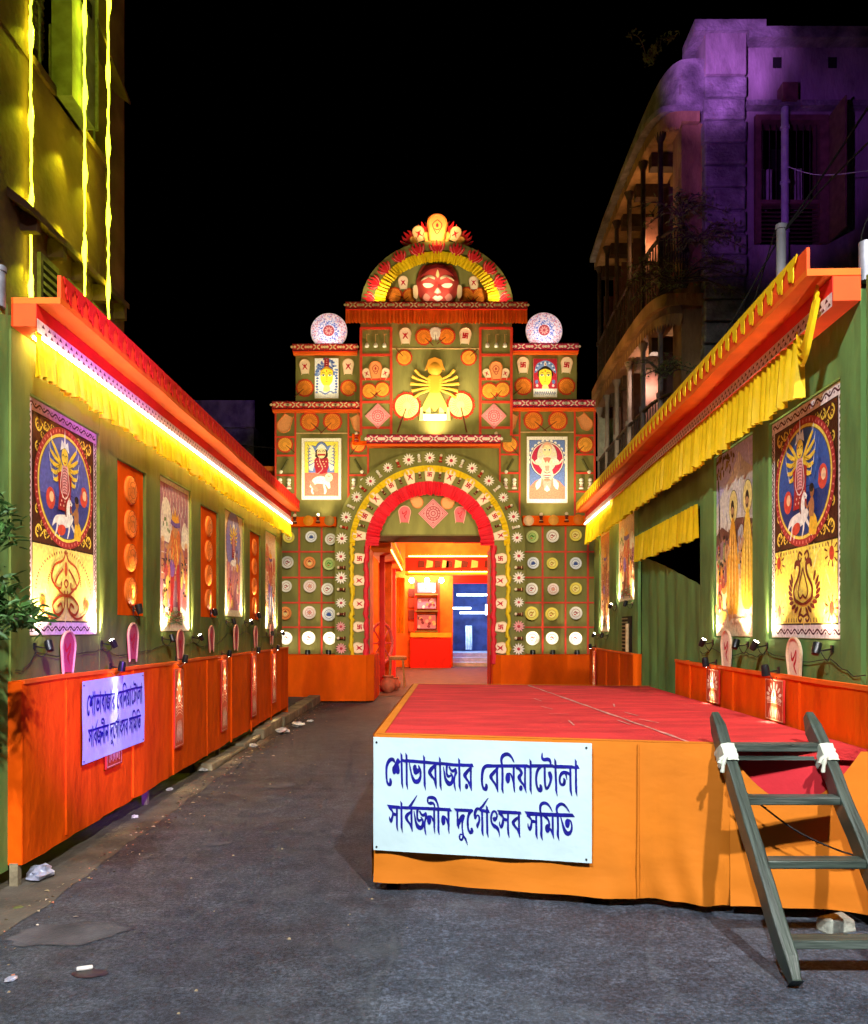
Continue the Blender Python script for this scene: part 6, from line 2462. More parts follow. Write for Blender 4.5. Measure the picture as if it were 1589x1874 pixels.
for j, (dx, dy, hh, rt, mk2, ti) in enumerate(((0, 24, 44, 0, 'face', 'peach'), (-33, 14, 27, .35, 'figure', 'cream'), (33, 14, 27, -.35, 'figure', 'cream'), (-17, 8, 20, .2, None, 'gold'), (17, 8, 20, -.2, None, 'gold'), (-42, 1, 18, .6, None, 'gold'), (42, 1, 18, -.6, None, 'gold'))):
    kulo(FD, dcx + dx * k, ytop + dy * k, hh * k, '%s in the crown atop the dome' % ('tall centre tray', 'left cream tray', 'right cream tray', 'left inner gold tray', 'right inner gold tray', 'left outer gold tray', 'right outer gold tray')[j], rt, ti, mk2, 'trays in the crown', -.06 if j else -.02)

# painted discs on the shoulders
for side, (px, py) in (('left', (601, 603)), ('right', (997, 602))):
    a, b = gp(px, py, YW)
    o = thing('painted_disc', 'large pink and blue painted disc on the %s shoulder of the gate' % side, 'disc', put(FW, a, b, -.1, 0, 34 * k), 'painted discs on the gate shoulders')
    MB().lathe([(0, .05), (.3, .05), (.98, .0), (1.0, -.04), (.3, .0), (0, .0)], 40, col=C('f0dce4')).build('disc', 'paint_relief', o, True)
    g = MB(0.001)
    g.z = .056
    hz = lambda q: .05 + max(0, (q - .3)) * -.0735 + .006
    rr = random.Random(12)
    for i in range(320):
        t = rr.uniform(0, 2 * PI)
        q = rr.uniform(.62, .95)
        g.z = hz(q) + .004
        g.ell(q * math.cos(t), q * math.sin(t), .045, .018, C('d06a88') if rr.random() < .7 else C('8a9ad8'), rr.uniform(0, 3), 6)
    for i in range(220):
        t = rr.uniform(0, 2 * PI)
        q = rr.uniform(.34, .6)
        g.z = hz(q) + .004
        g.ell(q * math.cos(t), q * math.sin(t), .05, .02, C('4a68c0') if rr.random() < .75 else C('e8eaf6'), rr.uniform(0, 3), 6)
    g.z = .06
    g.ell(0, 0, .3, .3, C('a83c44'))
    for i in range(9):
        g.ell(.15 * math.cos(i * .7), .15 * math.sin(i * .7), .08, .04, C('d8988a'), i * .7, 8)
    g.build('disc_print', 'print', o, kind='stuff')
    a, b = gp(px, 634, YW)
    lamp_light('SPOT', 'assumed_disc_light', (a, YW - .55, b + .05), (a, YW - .05, b + .42), 34, (1, .93, .88), .03, 95, .8)  # assumed, unseen light below and in front of the disc, no fixture

# unseen lights assumed in open air, without fixtures, that wash the panels from below
def wash(px, py, Y, out_, up, power, ang=100, col=WARM, drop=0.0):
    a, b = gp(px, py, Y)
    lamp_light('SPOT', 'assumed_wash_light', (a, Y - out_, b - drop), (a, Y + .05, b + up), power, col, .04, ang, .95)


for q_ in (560, 617):
    wash(q_, 946, YW, .75, 1.7, 72, 100)
for q_ in (972, 1032):
    wash(q_, 945, YW, .75, 1.7, 72, 100)
for q_ in (750, 797, 845):
    wash(q_, 797, YT, .85, 2.0, 110, 105)
wash(690, 797, YT, .45, 1.1, 34, 90)
wash(905, 797, YT, .45, 1.1, 34, 90)
wash(598, 736, YW, .62, 1.3, 42, 115)
wash(996, 733, YW, .62, 1.3, 42, 115)
wash(797, 560, YD, .75, 1.1, 80, 115)
wash(690, 560, YD, .42, .6, 38, 110)
wash(910, 560, YD, .42, .6, 38, 110)
wash(797, 799, YT, .34, .7, 70, 130)
wash(588, 946, YW, .34, .6, 18, 130)
wash(1002, 945, YW, .34, .6, 18, 130)
a, b = dcx, ytop
lamp_light('SPOT', 'assumed_crown_light', (a, YD - .42, b - .05), (a, YD, b + .40), 70, (1, .55, .16), .04, 125, .9)  # assumed from the crown's orange glow, no fixture there
# two unseen lights added to brighten the gate, its orange frill and ladders
lamp_light('SPOT', 'gate_fill_light', (-1.6, 10.5, 3.9), (-1.4, 18.0, 4.2), 950, (1, .80, .44), .12, 76, .9)
lamp_light('SPOT', 'gate_fill_light', (1.7, 10.5, 3.9), (1.4, 18.0, 4.2), 950, (1, .80, .44), .12, 76, .9)

# dolls on the orange rails
for px, py, ti in ((543, 952, 'brown'), (585, 951, 'brown'), (988, 950, 'brown'), (1034, 949, 'brown'), (654, 803, 'red'), (907, 803, 'red')):
    a, b = gp(px, py, YW)
    doll(FW, a, b, 18 * k, 'dark doll on the orange rail at the gate %s' % {543: 'far left end', 585: 'left of the arch', 988: 'right of the arch', 1034: 'far right end', 654: 'left of the tower foot', 907: 'right of the tower foot'}[px], 'dolls on the orange rails', 0, ti, .2 if py > 900 else .16)
# ================================================================== passage beyond the gate
hall = thing('decorated_hall', 'red and orange lit hall seen through the gate arch', 'hall', Matrix.Translation((0, 18.9, 0)))
def hb(name, m, x0, x1, y0, y1, z0, z1, smooth=False):
    return MB().box(x0, x1, y0 - 18.9, y1 - 18.9, z0, z1).build(name, m, hall)


YB = 33.0
kb = YB / FPX
hb('floor', 'inner_floor', -4.2, 3.0, 18.8, YB + .3, -.2, .012)
hb('ceiling', 'inner_orange', -4.2, 3.2, 18.9, YB, 5.2, 5.3)
hb('side_wall', 'inner_red', -3.6, -3.5, 18.9, YB, 0, 5.2)
hb('side_wall', 'inner_red', 2.75, 2.85, 18.9, YB, 0, 5.2)
bx0, bx1 = gx(829, YB), gx(906, YB)
bz1 = gz(1068, YB)
hb('back_wall', 'inner_orange', -3.5, bx0, YB, YB + .1, 0, 5.2)
hb('back_wall', 'inner_orange', bx1, 2.75, YB, YB + .1, 0, 5.2)
hb('back_wall', 'inner_red', bx0, bx1, YB, YB + .1, bz1, 5.2)
# cornices crossing the hall
YC = 26.0
for z0, z1, m, c in ((gz(1018, YC), gz(994, YC), 'inner_orange', 0.0), (gz(1046, YC), gz(1021, YC), 'inner_red', -.10), (gz(1052, YC), gz(1046, YC), 'inner_yellow', -.16)):
    hb('cross_beam', m, gx(742, YC), 2.7, YC + c, YC + .3, z0, z1)
hb('cornice_led', 'led_amber', -1.02, -1.0, 19.4, 25.9, 3.40, 3.43)
hb('beam_led', 'led_amber', gx(748, YC), 2.7, YC - .03, YC - .01, gz(1019, YC), gz(1017, YC))
hb('beam_led', 'led_amber', gx(748, YC), 2.7, YC - .20, YC - .17, gz(1048, YC), gz(1046.5, YC))
cb = hb('cornice', 'inner_orange', -1.5, -1.02, 19.4, 25.9, 3.36, 3.62)
hb('cornice_lip', 'inner_yellow', -1.5, -.96, 19.4, 25.9, 3.62, 3.68)
hb('cornice_frieze', 'inner_red', -1.5, -1.05, 19.4, 25.9, 3.68, 3.98)
for i, px in enumerate((771, 786, 801, 815, 822, 838, 850, 868, 892)):
    a, b = gp(px, 1033, YC)
    g = MB()
    g.prism([(a - .11, b - .12), (a + .1, b - .1), (a + .12, b + .09), (a - .08, b + .13)], 0, .02, C(('5a1a10', 'f2c070')[i % 2]))
    MBo = g
    part('frieze_motif', g.mesh('frieze_motif', 'paint_relief'), hall, frame((0, YC - 18.9 - .115, 0), (1, 0, 0), (0, 0, 1), (0, -1, 0)))
# columns and yellow hangings on the left side
for i, (y, m) in enumerate(((20.2, 'inner_red'), (22.4, 'inner_orange'), (24.6, 'inner_red'))):
    hb('column', m, (-1.34, -1.52, -1.62)[i], (-1.22, -1.16, -1.16)[i], y, y + (.16, .34, .34)[i], 0, 3.4)
for i, y in enumerate((26.8, 27.9)):
    g = MB()
    fn, L = straight(-1.62 + .34 * i, 3.3, -1.34 + .34 * i, 3.3)
    ruffle(g, fn, L, 1.9, .05, .12, 6, 60 + i)
    part('yellow_hanging', g.mesh('yellow_hanging', 'inner_yellow', True), hall, frame((0, y - 18.9, 0), (1, 0, 0), (0, 0, 1), (0, -1, 0)))
# shelves with pictures on the back wall, red dado, bright counter
FB = frame((0, YB - .12 - 18.9, 0), (1, 0, 0), (0, 0, 1), (0, -1, 0))
for x0, y0, x1, y1, c in ((748, 1078, 759, 1092, '5a1410'), (748, 1095, 759, 1112, '8a2c14'), (748, 1116, 759, 1134, '6a1c10'), (748, 1138, 759, 1156, 'a84c1c')):
    (a0, b0), (a1, b1) = gp(x0, y1, YB), gp(x1, y0, YB)
    part('small_picture', MB().box(a0, a1, b0, b1, 0, .05, C(c)).mesh('small_picture', 'paint_relief'), hall, FB)
rr = random.Random(3)
for x0, y0, x1, y1, c in ((763, 1066, 799, 1086, 'b06080'), (763, 1094, 799, 1115, '9a70a0'), (763, 1124, 799, 1152, 'a880a8')):
    (a0, b0), (a1, b1) = gp(x0, y1, YB), gp(x1, y0, YB)
    A = Art(a1 - a0, b1 - b0)
    A.B(0, 0, 1, 1, '5a2018')
    A.B(.03, .06, .97, .94, c)
    for i in range(12):
        A.E(rr.uniform(.1, .9), rr.uniform(.15, .8), .07, .09, rr.choice(('e0c0d0', 'd08060', '6a3050', 'f0d0a0')), rr.uniform(0, 3), 9)
    part('shelf_picture', A.mesh('shelf_picture', 'print'), hall, FB @ Matrix.Translation((a0, b0, .03)))
for y_ in (1088, 1118, 1155):
    (a0, b0), (a1, b1) = gp(760, y_ + 2, YB), gp(802, y_ - 1, YB)
    part('shelf', MB().box(a0, a1, b0, b1, -.1, .22).mesh('shelf', 'inner_brown'), hall, FB)
for px in (761, 803):
    (a0, b0), (a1, b1) = gp(px - 2, 1160, YB), gp(px + 2, 1062, YB)
    part('shelf_post', MB().box(a0, a1, b0, b1, -.1, .14).mesh('shelf_post', 'inner_red'), hall, FB)
(a0, b0), (a1, b1) = gp(752, 1214, YB), gp(825, 1168, YB)
part('counter', MB().box(a0, a1, 0, b1, 0, .6).mesh('counter', 'inner_red'), hall, FB)
(a0, b0), (a1, b1) = gp(752, 1166, YB), gp(826, 1158, YB)
part('counter_cloth', MB().box(a0, a1, b0, b1, 0, .5).mesh('counter_cloth', 'inner_yellow'), hall, FB)
for px in (754, 782, 808):
    a, b = gp(px, 1064, YB)
    part('ceiling_bulb', MB().lathe([(0, -.1), (.09, -.04), (.1, .04), (.05, .12), (0, .13)], 12, (a, YB - .35 - 18.9, b)).mesh('ceiling_bulb', 'bulb', True), hall)
    lamp_light('POINT', 'hall_bulb_light', (a, YB - .75, b), (0, 0, 0), 90, (1, .72, .38), .1)
for (x, y, z, p) in ((0.6, 22.0, 4.4, 250), (-.3, 28.5, 4.3, 520), (.9, 29.5, 2.8, 160), (-2.2, 23.5, 2.2, 260), (.5, 24.6, 4.5, 260)):
    lamp_light('POINT', 'added_hall_light', (x, y, z), (0, 0, 0), p, (1, .58, .24), .15)  # unseen point lights without fixtures, added to light the hall
# pots, stool and wheel just inside on the left
for j, (x, y, s) in enumerate(((-1.12, 20.0, 1.0), (-1.0, 20.6, .8))):
    o = thing('clay_pot', ('larger clay pot just inside the arch', 'smaller clay pot behind the other inside the arch')[j], 'pot', Matrix.Translation((x, y, .014)) @ Matrix.Scale(s, 4), 'clay pots inside the arch')
    MB().lathe([(.10, 0), (.19, .1), (.21, .2), (.15, .3), (.11, .34)], 16).build('belly', 'terracotta', o, True)
    MB().lathe([(.11, .34), (.15, .38), (.14, .40), (.10, .36)], 16).build('lip', 'terracotta', o, True)
o = thing('cane_stool', 'cane stool standing inside the arch on the left', 'stool', Matrix.Translation((-.98, 21.6, .014)))
MB().lathe([(.24, .72), (.26, .75), (.26, .80), (.22, .82), (0, .82)], 18).build('seat', 'cane', o, True)
for sx in (-1, 1):
    for sy in (-1, 1):
        MB().tube([(sx * .16, sy * .16, .74), (sx * .21, sy * .21, 0)], .025, 6).build('leg', 'cane', o, True)
o = thing('cart_wheel', 'pink wooden cart wheel leaning inside the arch on the left', 'wheel', frame((-1.36, 21.2, 1.18), (.5, .86, 0), (0, 0, 1), (.86, -.5, 0)))
g = MB()
g.tube([(.52 * math.cos(t * PI / 16), .52 * math.sin(t * PI / 16), 0) for t in range(33)], .045, 6)
g.build('rim', 'pink_wood', o, True)
MB().lathe([(.09, -.06), (.09, .08), (.04, .1)], 12).build('hub', 'pink_wood', o, True)
for t in range(8):
    MB().tube([(.07 * math.cos(t * PI / 4), .07 * math.sin(t * PI / 4), 0), (.5 * math.cos(t * PI / 4), .5 * math.sin(t * PI / 4), 0)], .022, 6).build('spoke', 'pink_wood', o, True)
# blue-lit room behind
blue = thing('blue_room', 'blue lit room with white tube lamps beyond the hall door', 'room', Matrix.Translation((0, YB + .1, 0)))
def bb(name, m, x0, x1, y0, y1, z0, z1):
    return MB().box(x0, x1, y0, y1, z0, z1).build(name, m, blue)


bb('back_wall', 'blue_wall', -1, 5, 6, 6.1, 0, 5)
bb('side_wall', 'blue_wall', .3, .4, .1, 6, 0, 5)
bb('side_wall', 'blue_wall', 4.0, 4.1, .1, 6, 0, 5)
bb('ceiling', 'blue_wall', -1, 5, .1, 6, 4.6, 4.7)
bb('floor', 'white_step', -1, 5, .05, 6, -.1, .0)
for i in range(3):
    bb('step', 'white_step', .4, 4.0, .6 + .8 * i, 6, .0 + .17 * i, .17 * (i + 1))
for x0, x1, z, y in ((1.0, 2.2, 3.0, 3.0), (2.3, 3.3, 3.05, 4.2), (.8, 1.7, 2.45, 4.5), (1.2, 2.4, 2.25, 5.2), (2.4, 2.5, 2.2, 5.2)):
    bb('tube_lamp', 'tube_white', x0, x1, y, y + .06, z, z + .10 if x1 - x0 > .2 else z + .5)
g = MB()
fn, L = straight(1.45, 1.7, 1.75, 1.7)
ruffle(g, fn, L, 1.1, .04, .1, 4, 90)
part('white_cloth', g.mesh('white_cloth', 'white_step', True), blue, frame((0, 4.6, 0), (1, 0, 0), (0, 0, 1), (0, -1, 0)))
lamp_light('POINT', 'assumed_blue_light', (2.2, YB + 2.2, 3.6), (0, 0, 0), 300, (.35, .55, 1.0), .2)  # both room lights are unseen, assumed from the blue glow
lamp_light('POINT', 'assumed_blue_light', (1.6, YB + 4.0, 1.6), (0, 0, 0), 60, (.55, .75, 1.0), .2)

# ================================================================== stage
SH = .92
A0, B0, D0, C0 = (-.352, 4.87), (2.268, 4.285), (2.36, 9.0), (-.228, 9.36)
st = thing('stage', 'low stage with red carpet top and orange cloth front', 'stage', Matrix.Translation((0, 0, 0)))
MB().hexa([(p[0], p[1], SH - .06) for p in (A0, B0, D0, C0)], [(p[0], p[1], SH) for p in (A0, B0, D0, C0)]).build('deck', 'red_carpet', st)
# carpet seam tape, slightly rucked
g = MB()
rr = random.Random(9)
pts = []
for i in range(26):
    t = i / 25
    # seam from rear middle to the front by the ladder
    p = Vector((1.05, 9.14)).lerp(Vector((1.42, 4.50)), t)
    pts.append((p[0] + rr.uniform(-.006, .006), p[1], .024 * (1 + rr.uniform(-.5, .6))))
g.line(pts, .02, z=SH + .004)
g.build('carpet_tape', 'carpet_fray', st)
for i in range(9):
    p = (rr.uniform(.9, 1.5), rr.uniform(5, 8.8))
    an = rr.uniform(0, 3)
    g = MB()
    g.line([(p[0], p[1]), (p[0] + .14 * math.cos(an), p[1] + .14 * math.sin(an) * 2)], .012, z=SH + .0045)
    g.build('tape_scrap', 'carpet_fray', st)
fu = Vector((B0[0] - A0[0], B0[1] - A0[1], 0))
FLN = fu.length
fu.normalize()
fn_ = Vector((fu.y, -fu.x, 0))
FS = frame((A0[0], A0[1], 0), fu, (0, 0, 1), fn_)


def skirt_sheet(name, F, L, parent, m, z0, z1f, seed, amp=.012, cut=0):
    g = MB()
    n, r_ = int(L / .035), 16
    rr = random.Random(seed)
    ks = [(rr.uniform(1, 16), rr.uniform(-3, 3), rr.uniform(0, 6)) for _ in range(7)]
    v, f = [], []
    for i in range(n + 1):
        x = L * i / n
        zt_ = z1f(x)
        for j in range(r_ + 1):
            t = j / r_
            z = zt_ + (z0(x) - zt_) * t
            c = amp * sum(math.sin(a * x + b_ * z + p) for a, b_, p in ks) * .35 * (0.15 + t)
            c += .010 * t * t + .006 * math.sin(30 * z + 1.5 * math.sin(3 * x)) * max(0, t - .6) * 2
            c += cut * .011 * math.sin(34 * x + 7 * z + 2 * math.sin(5 * z)) * max(0, min(1, (x - 1.25) / .5)) * (.3 + t) if cut else 0
            v.append((x, z, .012 + c))
        if i:
            o = (i - 1) * (r_ + 1)
            for j in range(r_):
                f.append((o + j, o + r_ + 1 + j, o + r_ + 2 + j, o + j + 1))
    g.add(v, f)
    me = g.mesh(name, m, True)
    inv = parent.matrix_basis.inverted() @ F
    return part(name, me, parent, inv)


XL = 2.00                                                         # where the ladder bay starts along the front
skirt_sheet('front_cloth', FS, XL, st, 'stage_cloth', lambda x: .055 + .004 * math.sin(2 * x), lambda x: SH + .006, 1, .026, 1.0)
MB().box(-.0025, .0025, .07, SH, .018, .026).build('cloth_seam', 'stage_cloth', st).matrix_basis = FS @ Matrix.Translation((1.52, 0, 0))


def swag(x):
    t = max(0, min(1, (x) / (FLN - XL)))
    return SH - .02 - .27 * math.sin(PI * min(1, t * 1.08)) ** .8 + (.01 if t > .93 else 0)


FS2 = FS @ Matrix.Translation((XL, 0, 0))
skirt_sheet('red_under_cloth', FS2 @ Matrix.Translation((0, 0, -.05)), FLN - XL, st, 'stage_red_cloth', lambda x: .30, lambda x: SH, 2)
skirt_sheet('swagged_cloth', FS2 @ Matrix.Translation((0, 0, .004)), FLN - XL, st, 'stage_cloth', lambda x: .06 + .012 * math.sin(4 * x), swag, 3, .03)
# hem turned onto the deck and left side cloth
g = MB()
w_ = Vector((-fn_.x, -fn_.y, 0))
P0, P1 = Vector((A0[0], A0[1], 0)), Vector((A0[0], A0[1], 0)) + fu * XL
g.add([(P0.x, P0.y, SH + .006), (P1.x, P1.y, SH + .006), (P1.x + w_.x * .07, P1.y + w_.y * .07, SH + .006), (P0.x + w_.x * .07, P0.y + w_.y * .07, SH + .006)], [(0, 1, 2, 3)])
g.build('front_hem', 'stage_cloth', st)
sv = Vector((A0[0] - C0[0], A0[1] - C0[1], 0))
SL = sv.length
sv.normalize()
FSL = frame((C0[0], C0[1], 0), sv, (0, 0, 1), (sv.y, -sv.x, 0))
skirt_sheet('side_cloth', FSL, SL, st, 'stage_cloth', lambda x: .06, lambda x: SH + .006, 5)
MB().add([(A0[0], A0[1], SH + .007), (A0[0] + .055, A0[1] + .03, SH + .007), (C0[0] + .055, C0[1] - .03, SH + .007), (C0[0], C0[1], SH + .007)], [(0, 1, 2, 3)]).build('side_hem', 'stage_cloth', st)
MB().add([(C0[0] + .05, C0[1] - .06, SH + .008), (D0[0], D0[1] - .06, SH + .008), (D0[0], D0[1], SH + .008), (C0[0] + .05, C0[1], SH + .008)], [(0, 1, 2, 3)]).build('rear_hem', 'stage_cloth', st)
for p in (A0, B0, D0, C0, (.9, 4.66), (.9, 9.1)):
    cx_, cy_ = p[0] + (1.0 - p[0]) * .08, p[1] + (7 - p[1]) * .06
    MB().box(cx_ - .04, cx_ + .04, cy_ - .04, cy_ + .04, 0, SH - .06).build('stage_leg', 'dark_wood', st)
# the white banner pinned to the front
def front_at(px):
    t = .5
    for _ in range(8):
        X = A0[0] + fu.x * t
        D_ = A0[1] + fu.y * t
        e = X / D_ - (px - CXP) / FPX
        t -= e * D_ / fu.x * .95
    return t


s0, s1 = front_at(688), front_at(1084)
banner(FS @ Matrix.Translation((s0, .25, .042)), s1 - s0, .665, 'white banner with blue lettering pinned to the orange stage front', .004)

# ladder leaning on the stage front
ld = thing('wooden_ladder', 'weathered dark wooden ladder leaning on the stage front', 'ladder', Matrix.Translation((.012, .03, 0)))


def lad(t, x, o=0.0):
    return (x, 3.48 + .99 * t + o * .74, 1.017 * t + o * .67)


for j, x in enumerate((1.535, 2.055)):
    g = MB()
    n = 14
    v, f = [], []
    rr = random.Random(j)
    for i in range(n + 1):
        t = -.0 + 1.03 * i / n
        sx = .030 if 0 < i < n else .020
        dd = .050 if 0 < i < n else .028
        jx = rr.uniform(-.003, .003)
        for (ux, ud) in ((-sx, -dd), (sx, -dd), (sx, dd), (-sx, dd)):
            # depth axis is perpendicular to the rail in its own plane
            v.append((x + ux + jx, 3.48 + .99 * t + ud * .742, 1.017 * t - ud * .671 + .03))
        if i:
            o = 4 * (i - 1)
            for q in range(4):
                f.append((o + q, o + (q + 1) % 4, o + 4 + (q + 1) % 4, o + 4 + q))
    f += [(0, 1, 2, 3), (4 * n, 4 * n + 1, 4 * n + 2, 4 * n + 3)]
    g.add(v, f)
    bevel(g.build('rail', 'ladder_wood', ld), .008)
for t in (.13, .40, .645, .875):
    y_, z_ = 3.48 + .99 * t, 1.017 * t + .03
    g = MB()
    g.box(1.55, 2.04, y_ - .045, y_ + .045, z_ - .02, z_ + .02)
    bevel(g.build('rung', 'ladder_rung', ld), .006)
MB().box(1.55, 2.04, 3.48 + .99 * .84, 3.48 + .99 * .84 + .02, 1.017 * .84, 1.017 * .84 + .02).build('rung_batten', 'ladder_rung', ld)
def rail_pt(t, ux, ud, x):
    return (x + ux, 3.48 + .99 * t + ud * .742, 1.017 * t - ud * .671 + .03)


for j, x in enumerate((1.535, 2.055)):
    rr = random.Random(40 + j)
    g = MB()
    v, f = [], []
    ring = [(-.036, -.058), (0, -.064), (.036, -.058), (.040, 0), (.036, .058), (0, .062), (-.036, .058), (-.040, 0)]
    for i in range(9):
        t = .795 + .075 * i / 8
        for (ux, ud) in ring:
            w_ = 1 + .05 * math.sin(i * 2.4 + ux * 60) + rr.uniform(-.03, .03)
            v.append(rail_pt(t + ud * .12, ux * w_, ud * w_, x))
        if i:
            o = 8 * (i - 1)
            for q in range(8):
                f.append((o + q, o + (q + 1) % 8, o + 8 + (q + 1) % 8, o + 8 + q))
    g.add(v, f)
    for (dx, dy, dz) in ((-.030, -.05, -.075), (-.045, -.04, -.03)):           # knot and its tails
        p0 = Vector(rail_pt(.80, -.03, -.06, x))
        T = smooth_path([tuple(p0), tuple(p0 + Vector((dx * .6, dy * .4, dz * .2))), tuple(p0 + Vector((dx, dy * .6, dz)))], 5)
        g.tube(T, [.015 - .002 * math.cos(i * 1.7) - .006 * i / (len(T) - 1) for i in range(len(T))], 7)
    g.build('cloth_tie', 'tie_cloth', ld, True)

o = thing('stone_block', 'grey stone block on the asphalt behind the ladder', 'block', Matrix.Translation((2.06, 4.20, 0)) @ Matrix.Rotation(.35, 4, 'Z'))
rr = random.Random(2)
bb_ = [(-.09, -.05, 0), (.09, -.05, 0), (.09, .05, 0), (-.09, .05, 0)]
bevel(MB().hexa(bb_, [(p[0] * .95 + rr.uniform(-.01, .01), p[1], .075 + rr.uniform(-.012, .012)) for p in bb_]).build('block_body', 'grey_brick', o), .012)
o = tag(MB().tube(smooth_path([(1.62, 4.27, .70), (1.85, 4.22, .52), (2.06, 4.20, .42), (2.2, 4.2, .38)], 6), .005, 5).build('stage_cable', 'wire_black', None), 'thin dark cable hanging across the stage front behind the ladder', 'cable')

# ================================================================== litter on the road
def crumple(name, label, x, y, s, m, seed, flat=.5, cat='litter', group='litter on the road'):
    rr = random.Random(seed)
    v, f = [], []
    nu, nv = 10, 6
    for j in range(nv + 1):
        th = PI * j / nv
        for i in range(nu):
            ph = 2 * PI * i / nu
            q = 1 + rr.uniform(-.35, .35)
            v.append((s * q * math.sin(th) * math.cos(ph) * 1.3, s * q * math.sin(th) * math.sin(ph), s * flat * (1 + q * math.cos(th))))
        if j:
            o = (j - 1) * nu
            for i in range(nu):
                f.append((o + i, o + (i + 1) % nu, o + nu + (i + 1) % nu, o + nu + i))
    ob = MB().add(v, f).build(name, m)
    ob.matrix_basis = Matrix.Translation((x, y, .002)) @ Matrix.Rotation(rr.uniform(0, 3), 4, 'Z')
    return tag(ob, label, cat, group)


def gr(px, py, z=0.0):
    d = (CAMZ - z) * FPX / (py - HOR)
    return (px - CXP) * d / FPX, d


x, y = gr(73, 1608)
crumple('plastic_bag', 'shiny blue and silver plastic bag beside the near leg of the left wall', x, y, .075, 'foil', 1, .5, 'bag')
x, y = gr(155, 1776)
ob = MB().box(-.035, .035, -.011, .011, 0, .016).build('paper_roll', 'litter_white')
bevel(ob, .006)
ob.matrix_basis = Matrix.Translation((x, y, .003)) @ Matrix.Rotation(.35, 4, 'Z')
tag(ob, 'small white paper roll lying on a dark stain at lower left', 'litter', 'litter on the road')
x, y = gr(20, 1795)
crumple('wrapper', 'tiny pale wrapper at the lower left corner of the road', x, y, .022, 'foil', 3, .3)
x, y = gr(33, 1662)
crumple('leaf_scrap', 'small yellow-green leaf on the asphalt left of the patch', x, y, .02, 'leaf_dry', 4, .15)
for j, (px, py, s) in enumerate(((247, 1498, .03), (310, 1447, .03), (373, 1412, .045), (400, 1400, .03), (463, 1367, .05), (517, 1342, .10), (545, 1330, .09), (568, 1322, .05))):
    x, y = gr(px, py)
    crumple('paper_scrap', 'crumpled pale scrap along the left gutter, %s from the camera' % ORD[j], x, y, s, 'litter_white', 20 + j, .4)
st_ = MB(.004)
x, y = gr(165, 1783)
rr = random.Random(8)
st_.poly([(x + .09 * math.cos(t) * (1 + rr.uniform(-.2, .2)), y + .045 * math.sin(t) * (1 + rr.uniform(-.2, .2)), 0) for t in [2 * PI * i / 20 for i in range(20)]])
mat('damp_stain', (0.022, 0.020, 0.020), 0.4, .3, 8)
structure(st_.build('road_stain', 'damp_stain'))
grit = MB()
for j in range(60):                                              # loose crumbs of grit
    x, y, q = rr.uniform(-2.0, .2), rr.uniform(2.6, 11), rr.uniform(.003, .008)
    grit.hexa([(x - q, y - q, .001), (x + q * 1.2, y - q, .001), (x + q, y + q, .001), (x - q, y + q * .8, .001)],
              [(x - q * .6, y - q * .5, q), (x + q * .5, y - q * .6, q * 1.2), (x + q * .6, y + q * .5, q), (x - q * .4, y + q * .5, q * .9)])
tag(grit.build('grit', 'concrete', kind='stuff'), 'loose crumbs of pale grit scattered over the asphalt', 'grit')

trash = MB()
rr = random.Random(77)
for j in range(420):                                             # dust, petals and paper bits swept against the kerb
    y = rr.uniform(3.2, 17.0)
    x = -2.30 + abs(rr.gauss(0, .16)) - .012 * (y - 6)
    q = rr.uniform(.006, .022) * (1.0 if y < 9 else 1.5)
    an = rr.uniform(0, 3.1)
    c_, s_ = math.cos(an) * q, math.sin(an) * q
    z = rr.uniform(.004, .012)
    trash.add([(x - c_, y - s_, .006), (x + s_ * .5, y - c_ * .5, z + .004), (x + c_, y + s_, .007), (x - s_ * .5, y + c_ * .5, z)], [(0, 1, 2, 3)],
              rr.choice((C('8a7a5a'), C('6a5438'), C('a89a80'), C('584834'), C('c8b8a8'), C('b07058'))))
tag(trash.build('gutter_litter', 'paint_relief', kind='stuff'), 'dust, petals and paper bits swept along the left gutter', 'litter')

# ================================================================== leafy branches at the left edge
def leaf_mesh():
    g = MB()
    g.add([(0, 0, 0), (.022, .012, .006), (.055, .010, .004), (.085, 0, -.006), (.055, -.010, .004), (.022, -.012, .006), (.045, 0, -.002)],
          [(0, 1, 6), (1, 2, 6), (2, 3, 6), (3, 4, 6), (4, 5, 6), (5, 0, 6)])
    return g


def leafy(parent, name, m, twigs, per, seed, size=1.0, spread=.05):
    rr = random.Random(seed)
    G = MB()
    lm = leaf_mesh()
    for tw in twigs:
        for i in range(per):
            t = rr.random() ** .7
            j = min(int(t * (len(tw) - 1)), len(tw) - 2)
            fr_ = t * (len(tw) - 1) - j
            p = Vector(tw[j]).lerp(Vector(tw[j + 1]), fr_) + Vector((rr.gauss(0, spread * .5), rr.gauss(0, spread * .5), rr.gauss(0, spread * .5)))
            e = Matrix.Translation(p) @ Matrix.Rotation(rr.uniform(0, 6.28), 4, 'Z') @ Matrix.Rotation(rr.uniform(-.9, .9), 4, 'Y') @ Matrix.Rotation(rr.uniform(-.8, .8), 4, 'X') @ Matrix.Scale(size * rr.uniform(.6, 1.25), 4)
            G.add([tuple(e @ Vector(q)) for q in lm.v], lm.f)
    return G.build(name, m, parent)


